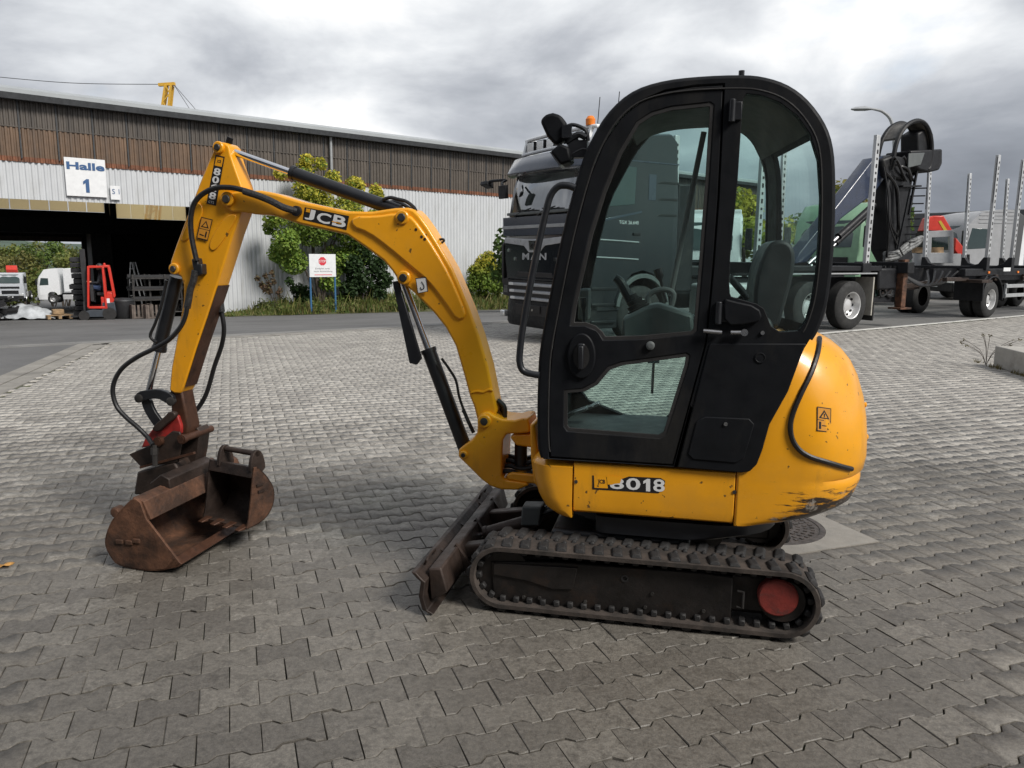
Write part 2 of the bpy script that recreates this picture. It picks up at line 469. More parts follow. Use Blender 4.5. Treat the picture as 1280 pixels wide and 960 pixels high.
M['strip'] = mat("kerb_stone", (0.25, 0.235, 0.21), 0.75, var=0.12, scale=3, bump=0.3, dirt=(0.16, 0.15, 0.135), dirt_amt=0.4, dscale=2)
M['road_paint'] = mat("road_paint", (0.62, 0.61, 0.58), 0.6, var=0.1, scale=4, dirt=(0.25, 0.25, 0.24), dirt_amt=0.45, dscale=3)

E0, E1 = np.array([-7.42, 13.15]), np.array([-0.40, 18.25])       # far edge of the paved yard
ED = (E1 - E0) / np.linalg.norm(E1 - E0); EN = np.array([-ED[1], ED[0]])
def ground_z(x, y):
    """the yard is flat; past its far edge the road falls away towards the hall"""
    q = np.array([x, y]) - E0; d = q @ EN; s = q @ ED
    if d <= 0: return 0.0
    k = 0.0465 + 0.0207 * min(max((s + 0.45) / 23.0, 0), 1)
    return -d * k - 0.012 * min(max(0.0, d - 45.0), 60.0) + k * max(0.0, d - 105.0)
def build_ground():
    # one sheet to the horizon
    xs = np.concatenate([[-1500, -700, -300, -150, -90], np.arange(-60, 61, 2.5), [90, 150, 300, 700, 1500]])
    ys = np.concatenate([[-300, -100, -30], np.arange(-10, 80, 2.5), [100, 130, 180, 260, 420, 800, 2500]])
    b = B(); g = [[b.v((x, y, ground_z(x, y) - 0.030)) for x in xs] for y in ys]
    for j in range(len(ys) - 1):
        for i in range(len(xs) - 1): b.face((g[j][i], g[j][i + 1], g[j + 1][i + 1], g[j + 1][i]))
    b.done("ground", M['asphalt'], smooth=60, kind="structure")
build_ground()

PHI = R(19.89)
PU, PV = np.array([math.cos(PHI), math.sin(PHI)]), np.array([-math.sin(PHI), math.cos(PHI)])
P00 = np.array([0.4228 * PU[0] + 2.994 * PV[0], 0.4228 * PU[1] + 2.994 * PV[1]])
UP, VP = 0.2, 0.1389
def to_uv(p): return np.array([p[0] @ PU if False else p[0] * PU[0] + p[1] * PU[1], p[0] * PV[0] + p[1] * PV[1]])
WL0, WL1 = onz(1030, 416.5), onz(1280, 394.5)
# left edge of the paving: two edge strips parallel to the paver columns
LE = onz(0, 470)[:2]; LE1 = onz(103, 428)[:2]
LED = (LE1 - LE) / np.linalg.norm(LE1 - LE); LEN = np.array([-LED[1], LED[0]])
MH = [onz(*q)[:2] for q in ((1106, 680), (985, 692), (940, 668), (1045, 655))]      # manhole slab corners (rough)
mh_c = 2.90 * PU + 3.59 * PV; MH_HALF = 0.43
FAR_D = 24.0
def build_paving():
    # bed under the stones
    b = B()
    pts = [(-6.2, 1.0), (14, 1.0), (30, 9), (30, 30)]
    bed = [tuple(LE - LED * 12 + LEN * -0.1), (9, -2.4), (26, 10), (26, 36.5), tuple(E1 + ED * 0.0), tuple(E0 + LED * 0)]
    b.poly([(x, y, -0.013) for x, y in bed]); b.done("paving_bed", M['joint'], smooth=0, kind="structure")
    # stone outline (double-T): half width as a function of u
    o = []
    for u, w in ((-0.0985, .0795), (-0.064, .0795), (-0.037, .0535), (0.037, .0535), (0.064, .0795), (0.0985, .0795)): o.append((u, -w))
    for u, w in ((0.0985, .0795), (0.064, .0795), (0.037, .0535), (-0.037, .0535), (-0.064, .0795), (-0.0985, .0795)): o.append((u, w))
    o = np.array(o); n = len(o)
    sh = o * np.array([0.982, 0.970])                     # chamfered top
    def stone(z=0.0):
        return np.concatenate([np.c_[o, np.full(n, -0.026)], np.c_[o, np.full(n, -0.003)], np.c_[sh, np.full(n, 0.0)]])
    base = stone()
    # cells in view
    r = np.arange(-40, 210); c = np.arange(-170, 210)
    RR, CC = np.meshgrid(r, c, indexing='ij')
    uu = (CC + 0.5 * (RR % 2 != 0)) * UP; vv = RR * VP
    X = P00[0] + uu * PU[0] + vv * PV[0] + 0; Y = P00[1] + uu * PU[1] + vv * PV[1]
    # shift so that joints (u = k) lie at grid points: the stone centre sits half a block further
    X = X + 0.5 * UP * PU[0]; Y = Y + 0.5 * UP * PU[1]
    P = np.stack([X.ravel(), Y.ravel()], 1)
    ok = (P[:, 1] > -0.4) & (P[:, 1] < 24)
    ok &= np.abs(P[:, 0]) < 0.95 * np.maximum(P[:, 1], 0) + 2.4
    ok &= (P - E0) @ EN < -0.32
    ok &= (P - LE) @ LEN < -0.52
    wl = (WL1 - WL0)[:2]; wn = np.array([-wl[1], wl[0]]) / np.linalg.norm(wl)
    ok &= ~(((P - WL0[:2]) @ wn > -0.15) & (P[:, 0] > 1.0))
    md = (P - mh_c); ok &= ~((np.abs(md @ PU) < MH_HALF - 0.04) & (np.abs(md @ PV) < MH_HALF - 0.02))
    d = np.hypot(P[:, 0], P[:, 1]); ok &= d < FAR_D + 3.5
    P = P[ok]; d = d[ok]; order = np.argsort(d); P = P[order]; d = d[order]
    inview = np.abs(P[:, 0]) < 0.66 * P[:, 1] + 0.05
    inview &= (P[:, 1] > 1.95)
    # leave the stones under the machine to the joined sheet
    near = np.where(inview)[0][:300]
    sel = np.zeros(len(P), bool); sel[near] = True
    par = link("paving", None, kind="structure"); par['label'] = "grey interlocking concrete stone paving covering the yard"
    vari = []
    top = list(range(2 * n, 3 * n))
    faces = [top] + [[k * n + i, k * n + (i + 1) % n, (k + 1) * n + (i + 1) % n, (k + 1) * n + i] for k in (0, 1) for i in range(n)]
    for k in range(6):
        q = base.copy(); q[:, :2] += RNG.normal(0, 0.0009, (3 * n, 2))
        q[2 * n:, 2] += q[2 * n:, 0] * RNG.normal(0, .012) + q[2 * n:, 1] * RNG.normal(0, .012)
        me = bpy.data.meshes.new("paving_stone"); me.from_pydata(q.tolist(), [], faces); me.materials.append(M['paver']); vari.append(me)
    for i in near:
        s = bpy.data.objects.new("paving_stone", vari[int(RNG.integers(6))]); COL.objects.link(s); s.parent = par
        s.location = (P[i, 0], P[i, 1], float(RNG.normal(0, .0012)))
        s.rotation_euler = (float(RNG.normal(0, .004)), float(RNG.normal(0, .004)), PHI + (math.pi if RNG.random() < .5 else 0) + float(RNG.normal(0, .004)))
    # the rest as one joined sheet of stones: near ones chamfered, far ones plain
    def joined(name, Q, rings):
        m = len(Q); bb = base[(3 - rings) * n:] if rings < 3 else base
        if rings == 1: bb = np.c_[o, np.zeros(n)]
        if rings == 2: bb = np.concatenate([np.c_[o, np.full(n, -0.014)], np.c_[o * 0.985, np.zeros(n)]])
        nb = len(bb)
        a = PHI + RNG.normal(0, .004, m) + np.where(RNG.random(m) < .5, math.pi, 0); ca, sa = np.cos(a), np.sin(a)
        tx, ty, dz = RNG.normal(0, .0045, m), RNG.normal(0, .0045, m), RNG.normal(0, .0009, m)
        x = Q[:, None, 0] + ca[:, None] * bb[None, :, 0] - sa[:, None] * bb[None, :, 1]
        y = Q[:, None, 1] + sa[:, None] * bb[None, :, 0] + ca[:, None] * bb[None, :, 1]
        z = bb[None, :, 2] + bb[None, :, 0] * tx[:, None] + bb[None, :, 1] * ty[:, None] + dz[:, None]
        co = np.stack([x, y, z], 2).reshape(-1, 3)
        off = (np.arange(m) * nb)[:, None]
        topf = (off + np.arange((rings - 1) * n, rings * n)[None, :])
        quads = [(off + np.array([k * n + i, k * n + (i + 1) % n, (k + 1) * n + (i + 1) % n, (k + 1) * n + i])[None, :]) for k in range(rings - 1) for i in range(n)]
        qf = np.concatenate(quads) if quads else np.zeros((0, 4), int)
        me = bpy.data.meshes.new(name)
        me.vertices.add(len(co)); me.vertices.foreach_set('co', co.astype(np.float32).ravel())
        lv = np.concatenate([topf.ravel(), qf.ravel()]).astype(np.int32)
        ls = np.concatenate([np.arange(m) * n, m * n + np.arange(len(qf)) * 4]).astype(np.int32)
        me.loops.add(len(lv)); me.loops.foreach_set('vertex_index', lv)
        me.polygons.add(len(ls)); me.polygons.foreach_set('loop_start', ls)
        me.update(calc_edges=True); me.validate()
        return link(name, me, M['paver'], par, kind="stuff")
    rest = ~sel
    joined("paving_stones", P[rest & (d < 6.5)], 3)
    joined("paving_stones", P[rest & (d >= 6.5)], 2)
    return par
build_paving()
def build_yard():
    # plain yard surface past the stones, edge strips, gutter, lines
    wl = (WL1 - WL0)[:2]; wd = wl / np.linalg.norm(wl); wn = np.array([-wd[1], wd[0]])
    def strip(name, a, dirv, length, w, z, m, side=1, seg=1, gap=0.0, parent=None, t=0.02):
        nrm = np.array([-dirv[1], dirv[0]]) * side; L = length / seg; objs = []
        b = B()
        for i in range(seg):
            p = a + dirv * (i * L + gap / 2); q = a + dirv * ((i + 1) * L - gap / 2)
            c = [p, q, q + nrm * w, p + nrm * w]
            vs = []
            for zz in (z, z - t):
                vs.append([b.v((x, y, zz + ground_z(x, y))) for x, y in c])
            b.face(vs[0]); 
            for k in range(4): b.face((vs[0][k], vs[1][k], vs[1][(k + 1) % 4], vs[0][(k + 1) % 4]))
        return b.done(name, m, parent, smooth=0, kind="structure")
    st = strip("edge_strip", LE - LED * 9, LED, 9 + np.linalg.norm(LE1 - LE), 0.24, 0.002, M['strip'], -1, 46, 0.006)
    strip("edge_strip", LE - LED * 9 - LEN * 0.26, LED, 9 + np.linalg.norm(LE1 - LE) - .1, 0.22, 0.0, M['strip'], -1, 44, 0.006)
    strip("edge_strip", E0, ED, 30, 0.30, 0.0, M['strip'], -1, 100, 0.008)
    strip("gutter", E0 - ED * 14 + EN * 0.02, ED, 46, 0.62, 0.004, M['grey_strip'], 1, 46, 0.006)
    w = WL0[:2] - wd * 3.5
    strip("parking_line", w, wd, 24, 0.10, 0.003, M['road_paint'], 1, 1)
    # asphalt apron left of the strip stays the ground sheet, raised a little to the stones' level
    a = LE - LED * 12
    b = B(); b.poly([(*(a), -0.004), (*(LE1), -0.004), (*(E0 - ED * 14), -0.004), (-26, 4, -0.004)]); b.done("side_road", M['asphalt'], smooth=0, kind="structure")
    # yard past the stones on the right
    c0 = WL0[:2] - wd * 8
    pts = [c0 + wn * 0.0, c0 + wd * 45, c0 + wd * 45 + wn * 20, c0 + wn * 3.2]
    b = B(); b.poly([(x, y, -0.002) for x, y in pts]); b.done("truck_yard", M['asphalt_light'], smooth=0, kind="structure")
    far = [onz(560, 407)[:2], WL0[:2] + wn * .1 - wd * 7.8]
M['grey_strip'] = mat("gutter_stone", (0.2, 0.195, 0.185), 0.75, var=0.15, scale=2, bump=0.3)
M['asphalt_light'] = mat("yard_asphalt", (0.15, 0.146, 0.14), 0.72, var=0.1, scale=0.6, bump=0.4, bscale=40, dirt=(0.10, 0.098, 0.095), dirt_amt=0.4, dscale=0.6)
build_yard()
def build_manhole():
    M['slab'] = mat("manhole_concrete", (0.25, 0.232, 0.205), 0.75, var=0.1, scale=6, bump=0.4, bscale=120, dirt=(0.19, 0.18, 0.16), dirt_amt=0.4)
    M['iron'] = mat("cast_iron", (0.09, 0.075, 0.066), 0.55, 0.5, var=0.3, scale=20, bump=0.3)
    t = thing("manhole", "round cast iron manhole cover in a pale concrete slab behind the excavator", "manhole cover", (mh_c[0], mh_c[1], 0.0), PHI)
    h = MH_HALF
    circ = [(0.33 * math.cos(a), 0.33 * math.sin(a)) for a in np.linspace(0, 2 * math.pi, 40, endpoint=False)]
    b = B(); b.plate([(-h, -h), (h, -h), (h, h), (-h, h)], [circ], -0.03, 0.007, lambda u, v, t: (u, v, t))
    b.done("slab", M['slab'], t, smooth=0)
    b = B(); b.lathe([(-0.02, .328), (0.007, .328), (0.008, .30), (0.004, .298)], (0, 0, 0), (0, 0, 1), 40); b.done("frame_ring", M['iron'], t)
    b = B(); b.lathe([(-0.02, .292), (0.005, .292), (0.005, .02)], (0, 0, 0), (0, 0, 1), 40)
    for k in range(6):
        rr = 0.06 + k * 0.04
        for i in range(int(6 + k * 6)):
            a = 2 * math.pi * i / int(6 + k * 6)
            b.box((rr * math.cos(a), rr * math.sin(a), 0.006), (.022, .018, .006), Matrix.Rotation(a, 3, 'Z'))
    b.done("cover", M['iron'], t)
build_manhole()

# ------------------------------------------------------------------ the mini excavator
XF = Frame((0.651, 3.640, 0.0), R(168))
def overlay(m, col, scale, lo, hi, amt, stretch=(1, 1, 1), rough=0.68, detail=8):
    """lay a noise-shaped wear colour over a material's base colour"""
    nt = m.node_tree; N, K = nt.nodes, nt.links
    b = next(n for n in N if n.type == 'BSDF_PRINCIPLED'); src = b.inputs['Base Color'].links[0].from_socket
    tc = N.new("ShaderNodeTexCoord"); mp = N.new("ShaderNodeMapping"); mp.inputs['Scale'].default_value = stretch; mp.inputs['Location'].default_value = (scale * .37, 1.3, .7)
    K.new(tc.outputs['Object'], mp.inputs[0])
    n = N.new("ShaderNodeTexNoise"); n.inputs['Scale'].default_value = scale; n.inputs['Detail'].default_value = detail; n.inputs['Roughness'].default_value = rough; K.new(mp.outputs[0], n.inputs['Vector'])
    r = N.new("ShaderNodeMapRange"); r.inputs[1].default_value = lo; r.inputs[2].default_value = hi; r.inputs[4].default_value = amt; K.new(n.outputs['Fac'], r.inputs[0])
    x = N.new("ShaderNodeMix"); x.data_type = 'RGBA'; x.inputs[7].default_value = (*col, 1); K.new(r.outputs[0], x.inputs[0]); K.new(src, x.inputs[6]); K.new(x.outputs[2], b.inputs['Base Color'])
    return m
def yellow_mat():
    """machine yellow: slightly faded, dusty streaks, stone chips"""
    m = mat("machine_yellow", (0.84, 0.365, 0.010), 0.34, var=0.05, scale=3, coat=0.22, rvar=0.09, bump=0.05, bscale=25)
    overlay(m, (0.60, 0.30, 0.05), 2.6, 0.50, 0.72, 0.42)
    overlay(m, (0.34, 0.17, 0.03), 9.0, 0.57, 0.74, 0.50, (1, 1, .22))
    overlay(m, (0.10, 0.055, 0.02), 30.0, 0.69, 0.715, 0.9, rough=.5, detail=4)
    return m
M['yellow'] = yellow_mat()
def worn_yellow():
    m = M['yellow'].copy(); m.name = "machine_yellow_scuffed"
    nt = m.node_tree; N, K = nt.nodes, nt.links
    b = next(n for n in N if n.type == 'BSDF_PRINCIPLED')
    src = b.inputs['Base Color'].links[0].from_socket
    tc = N.new("ShaderNodeTexCoord"); sp = N.new("ShaderNodeSeparateXYZ"); K.new(tc.outputs['Object'], sp.inputs[0])
    def mr(s, a, c, lo=0.0, hi=1.0):
        n = N.new("ShaderNodeMapRange"); n.inputs[1].default_value = a; n.inputs[2].default_value = c
        n.inputs[3].default_value = lo; n.inputs[4].default_value = hi; K.new(s, n.inputs[0]); return n.outputs[0]
    def op(k, a, c):
        n = N.new("ShaderNodeMath"); n.operation = k
        for i, v in enumerate((a, c)):
            if isinstance(v, float): n.inputs[i].default_value = v
            else: K.new(v, n.inputs[i])
        return n.outputs[0]
    def noise(scl, vec=(1, 1, 1)):
        mp = N.new("ShaderNodeMapping"); mp.inputs['Scale'].default_value = vec; K.new(tc.outputs['Object'], mp.inputs[0])
        n = N.new("ShaderNodeTexNoise"); n.inputs['Scale'].default_value = scl; n.inputs['Detail'].default_value = 9; n.inputs['Roughness'].default_value = 0.7
        K.new(mp.outputs[0], n.inputs['Vector']); return n.outputs['Fac']
    # worn zone: the low rear bumper edge (rear x, low z)
    zone = op('MULTIPLY', mr(sp.outputs[2], 0.66, 0.49), mr(sp.outputs[0], -0.48, -0.74))
    streak = noise(5.0, (1.6, 1.6, 9))
    scuff = mr(op('ADD', streak, op('MULTIPLY', zone, 0.42)), 0.66, 0.75)
    scuff = op('MULTIPLY', scuff, mr(zone, 0.03, 0.12))
    line = op('MULTIPLY', mr(noise(3.4, (1.2, 1.2, 16)), 0.63, 0.65), op('MULTIPLY', mr(sp.outputs[0], -0.45, -0.6), mr(sp.outputs[2], 0.76, 0.72)))
    line = op('MULTIPLY', line, mr(sp.outputs[2], 0.48, 0.56))
    bare = mr(noise(14.0), 0.56, 0.62)
    x = N.new("ShaderNodeMix"); x.data_type = 'RGBA'; x.inputs[6].default_value = (0.028, 0.018, 0.012, 1); x.inputs[7].default_value = (0.36, 0.33, 0.29, 1)
    K.new(op('MULTIPLY', bare, 0.75), x.inputs[0])
    y = N.new("ShaderNodeMix"); y.data_type = 'RGBA'; K.new(op('MAXIMUM', scuff, line), y.inputs[0]); K.new(src, y.inputs[6]); K.new(x.outputs[2], y.inputs[7])
    K.new(y.outputs[2], b.inputs['Base Color'])
    return m
M['yellow_worn'] = worn_yellow()
M['rust'] = mat("rusty_steel", (0.105, 0.048, 0.026), 0.7, 0.15, var=0.5, scale=7, bump=0.5, bscale=40, dirt=(0.030, 0.018, 0.013), dirt_amt=0.75, dscale=5)
M['rust_dark'] = mat("dark_rusty_steel", (0.036, 0.024, 0.019), 0.55, 0.3, var=0.4, scale=6, bump=0.3, bscale=50, dirt=(0.075, 0.040, 0.026), dirt_amt=0.25, dscale=5)
M['bare_rust'] = mat("worn_red_brown_steel", (0.085, 0.038, 0.022), 0.5, 0.4, var=0.35, scale=9, bump=0.2, dirt=(0.03, 0.02, 0.016), dirt_amt=0.4, dscale=9)
M['red'] = mat("red_paint", (0.30, 0.022, 0.018), 0.5, var=0.25, scale=14, dirt=(0.03, 0.02, 0.018), dirt_amt=0.35, dscale=12)
M['hub_red'] = mat("dusty_red_cap", (0.17, 0.020, 0.014), 0.7, var=0.2, scale=16, dirt=(0.06, 0.024, 0.02), dirt_amt=0.4, dscale=20, bump=0.2)
M['track_dust'] = mat("dusty_track_rubber", (0.046, 0.036, 0.030), 0.9, var=0.4, scale=12, bump=0.3, dirt=(0.02, 0.018, 0.016), dirt_amt=0.45, dscale=9)
M['cab_glass'] = glass("tinted_cab_glass", (0.835, 0.915, 0.90), 1.28, 0.0, cap=0.10, dust=0.025)
M['seat'] = mat("seat_vinyl", (0.022, 0.024, 0.027), 0.5, var=0.2, bump=0.1)
M['grey_trim'] = mat("grey_trim", (0.10, 0.11, 0.11), 0.55, var=0.1)
M['hose'] = mat("hose_rubber", (0.011, 0.011, 0.012), 0.42, var=0.2, scale=20)
M['spiral'] = mat("hose_wrap", (0.02, 0.02, 0.021), 0.6, var=0.5, scale=60, bump=0.6, bscale=160)
M['sticker'] = mat("sticker_yellow", (0.62, 0.27, 0.03), 0.5, var=0.06)
M['headliner'] = mat("cab_lining", (0.10, 0.105, 0.10), 0.8, var=0.1)

exc = thing("mini_excavator", "yellow mini excavator with black glazed cab on rubber tracks in the yard", "excavator", (0.651, 3.640, 0), R(168))
def PX(px, py, y): return Vector(XF.py(px, py, y))
def XZP(pts, y): return XF.xz(pts, y)
def cylinder(name, p0, p1, split, r0, r1, m0=None, m1=None, eye=0.0, parent=exc, n=16, y_eye=0.03):
    """hydraulic ram: barrel from p0 to the split, bright rod on to p1"""
    p0, p1 = Vector(p0), Vector(p1); s = p0.lerp(p1, split); d = (p1 - p0).normalized()
    b = B(); b.lathe([(0, r0), ((s - p0).length - .02, r0), ((s - p0).length - .02, r0 * 1.12), ((s - p0).length, r0 * 1.12)], p0, d, n)
    o = b.done(name, m0 or M['black_paint'], parent)
    b = B(); b.cyl(s - d * .01, p1, r1, n=12); b.done("rod", m1 or M['chrome'], o)
    return o
def pin(name, px, py, y, r, t, m, parent=exc):
    p = PX(px, py, y); b = B(); b.lathe([(0, r), (t * .7, r), (t, r * .8)], p - Vector((0, t * .3, 0)), (0, 1, 0), 18)
    return b.done(name, m, parent)

# ---- tracks and undercarriage
def build_tracks():
    Y0, Y1 = 0.345, 0.58
    ztop = PX(777, 697, Y1).z; xl = PX(586, 724, Y1).x; xr = PX(1028, 751, Y1).x
    zc = (ztop + .02) / 2; RR = (ztop - .02) / 2
    xa, xb = xl - RR, xr + RR
    def path(n, off=0.0):
        r = RR + off; L = xa - xb; per = 2 * L + 2 * math.pi * r; out = []
        for i in range(n):
            s = per * i / n
            if s < L: q = (xb + s, zc + r); nn = (0, 1)
            elif s < L + math.pi * r:
                a = math.pi / 2 - (s - L) / r; q = (xa + r * math.cos(a), zc + r * math.sin(a)); nn = (math.cos(a), math.sin(a))
            elif s < 2 * L + math.pi * r: q = (xa - (s - L - math.pi * r), zc - r); nn = (0, -1)
            else:
                a = -math.pi / 2 - (s - 2 * L - math.pi * r) / r; q = (xb + r * math.cos(a), zc + r * math.sin(a)); nn = (math.cos(a), math.sin(a))
            out.append((q, nn))
        return out
    def one(sgn):
        lo, hi = (Y0, Y1) if sgn > 0 else (-Y1, -Y0)
        b = B(); P = path(120); T = 0.022
        rings = []
        for (x, z), (nx, nz) in P:
            sag = 0.0
            e = 0.008
            rings.append([(x + nx * o, y, z + nz * o) for y, o in ((lo, -T), (lo, -.004), (lo + e, 0), (hi - e, 0), (hi, -.004), (hi, -T))])
        vs = [[b.v(p) for p in r] for r in rings]; n = len(vs); k = 6
        for i in range(n):
            for j in range(k): b.face((vs[i][j], vs[i][(j + 1) % k], vs[(i + 1) % n][(j + 1) % k], vs[(i + 1) % n][j]))
        tr = b.done("rubber_track", M['track_dust'], exc)
        # tread lugs: staggered chevron blocks
        b = B(); NL = 41; P = path(NL * 2)
        for i in range(NL):
            for row in range(2):
                (x, z), (nx, nz) = P[2 * i + row]; tx, tz = nz, -nx
                ya, yb = (lo + .004, lo + .092) if row == 0 else (hi - .092, hi - .004)
                y_out = ya if row == 0 else yb; y_in = yb if row == 0 else ya
                def pt(s, y, h): return (x + tx * s + nx * h, y, z + tz * s + nz * h)
                w0, w1 = .026, .015; sk = .010
                hh = .016
                ring0 = [pt(-w0, y_out, -.002), pt(w0, y_out, -.002), pt(w0 + sk, y_in, -.002), pt(-w0 + sk, y_in, -.002)]
                ym_o = y_out + (y_in - y_out) * .10; ym_i = y_out + (y_in - y_out) * .86
                ring1 = [pt(-w1, ym_o, hh), pt(w1, ym_o, hh), pt(w1 + sk, ym_i, hh * .8), pt(-w1 + sk, ym_i, hh * .8)]
                b.rings([ring0, ring1])
                # small centre knob
                yc = (lo + hi) / 2 + (.012 if row else -.012)
                b.rings([[pt(-.012, yc - .014, -.002), pt(.012, yc - .014, -.002), pt(.012, yc + .014, -.002), pt(-.012, yc + .014, -.002)],
                         [pt(-.007, yc - .008, .012), pt(.007, yc - .008, .012), pt(.007, yc + .008, .012), pt(-.007, yc + .008, .012)]])
        b.done("tread_lugs", M['rubber'], tr, bevel=.004, seg=1, kind="stuff")
        # inner drive lugs seen along the lower run
        b = B(); Pn = path(52, -T)
        for (x, z), (nx, nz) in Pn:
            b.box((x - nx * .012, (lo + hi) / 2 + .06 * sgn, z - nz * .012), (.026, .05, .026), Matrix.Rotation(math.atan2(nx, nz), 3, 'Y'))
        b.done("drive_lugs", M['rubber'], tr, bevel=.004, seg=1, kind="stuff")
        # side frame
        yo = hi if sgn > 0 else lo
        fy = (lambda d: hi - d) if sgn > 0 else (lambda d: lo + d)
        up = XZP([(613, 702), (700, 703), (880, 716), (917, 722), (913, 780), (860, 776), (700, 763), (617, 752)], Y1 - .05)
        b = B(); b.prism(up, fy(.05), fy(.20), XZ); fr = b.done("track_frame", M['dark_track'], exc, bevel=.006)
        cov = XZP([(617, 704), (722, 710), (716, 737), (690, 736), (660, 726), (617, 718)], Y1 - .045)
        b = B(); b.prism(cov, fy(.04), fy(.055), XZ); b.done("cover_plate", M['dark_track'], fr, bevel=.003)
        for q in ((683, 730), (780, 729)):
            p = PX(*q, Y1); b = B(); b.lathe([(0, .016), (.004, .016), (.004, .010), (-.006, .009)], (p.x, fy(.05), p.z), (0, sgn, 0), 14); b.done("port", M['rubber'], fr)
        for q in ((652, 752), (672, 753), (730, 758), (806, 765), (815, 748), (880, 770)):
            p = PX(*q, Y1); b = B(); b.cyl((p.x, fy(.06), p.z), (p.x, fy(.042), p.z), .008, n=6); b.done("bolt", M['dark_steel'], fr)
        b = B(); p = PX(925, 749, Y1 - .05)
        b.tube([(p.x + .012, fy(.05), p.z - .035), (p.x - .012, fy(.045), p.z - .035), (p.x - .012, fy(.045), p.z + .035), (p.x + .012, fy(.05), p.z + .035)], .006, smooth=False); b.done("lifting_eye", M['dark_steel'], fr)
        b = B(); b.box(((xa + xb) / 2, (lo + hi) / 2 - .01 * sgn, zc), (xa - xb + .12, .09, (RR - T) * 1.45)); b.done("inner_frame", M['dark_track'], exc, bevel=.02)
        # idler, sprocket, rollers
        r = RR - T
        for x, nm in ((xa, "idler_wheel"),):
            b = B(); b.lathe([(-.06, r - .004), (-.03, r - .004), (-.028, r - .03), (.0, r - .04), (.028, r - .03), (.03, r - .004), (.06, r - .004)], (x, (lo + hi) / 2, zc), (0, sgn, 0), 32)
            b.done(nm, M['dark_track'], exc)
        sx = PX(974, 752, Y1).x
        b = B(); b.lathe([(-.05, r - .02), (.03, r - .02), (.035, r - .05), (.06, .095), (.075, .09)], (xb, (lo + hi) / 2, zc), (0, sgn, 0), 32)
        for i in range(11):
            a = 2 * math.pi * i / 11; b.box((xb + (r - .012) * math.cos(a), (lo + hi) / 2, zc + (r - .012) * math.sin(a)), (.03, .05, .035), Matrix.Rotation(-a, 3, 'Y'))
        sp = b.done("drive_sprocket", M['dark_track'], exc)
        b = B(); b.lathe([(0, .080), (.040, .080), (.046, .074), (.046, .001)], (sx, fy(.075), PX(974, 752, Y1).z), (0, sgn, 0), 36); b.done("hub_cap", M['hub_red'], sp)
        for i in range(4):
            x = xa + (xb - xa) * (.2 + .2 * i)
            b = B(); b.lathe([(-.07, .045), (-.03, .045), (-.03, .03), (.03, .03), (.03, .045), (.07, .045)], (x, (lo + hi) / 2 - .045 * sgn, zc - r + .047), (0, 1, 0), 18); b.done("roller", M['dark_track'], exc)
        return xa, xb, zc, RR
    g = one(1); one(-1)
    xa, xb, zc, RR = g
    # centre frame, slew ring
    b = B(); b.box((0.09, 0, 0.27), (.62, .74, .13)); b.box(((xa + xb) / 2, 0, .2), (.22, .92, .10)); cf = b.done("undercarriage_frame", M['black_paint'], exc, bevel=.02)
    b = B(); b.lathe([(0, .27), (.06, .27), (.06, .30), (.10, .30), (.10, .26)], (0.0, 0, .32), (0, 0, 1), 36); b.done("slew_ring", M['dark_steel'], exc)
    b = B(); b.rings([[(x, y, z) for x, y in chaikin([(-.52, -.36), (.40, -.36), (.40, .36), (-.52, .36)], 2)] for z in (.375, .44)]); b.done("turntable_base", M['black_paint'], exc)
    return g
M['dark_track'] = mat("dark_track_frame", (0.015, 0.0125, 0.0115), 0.5, 0.3, var=0.4, scale=7, bump=0.25, dirt=(0.035, 0.022, 0.016), dirt_amt=0.3, dscale=6)
TR = build_tracks()

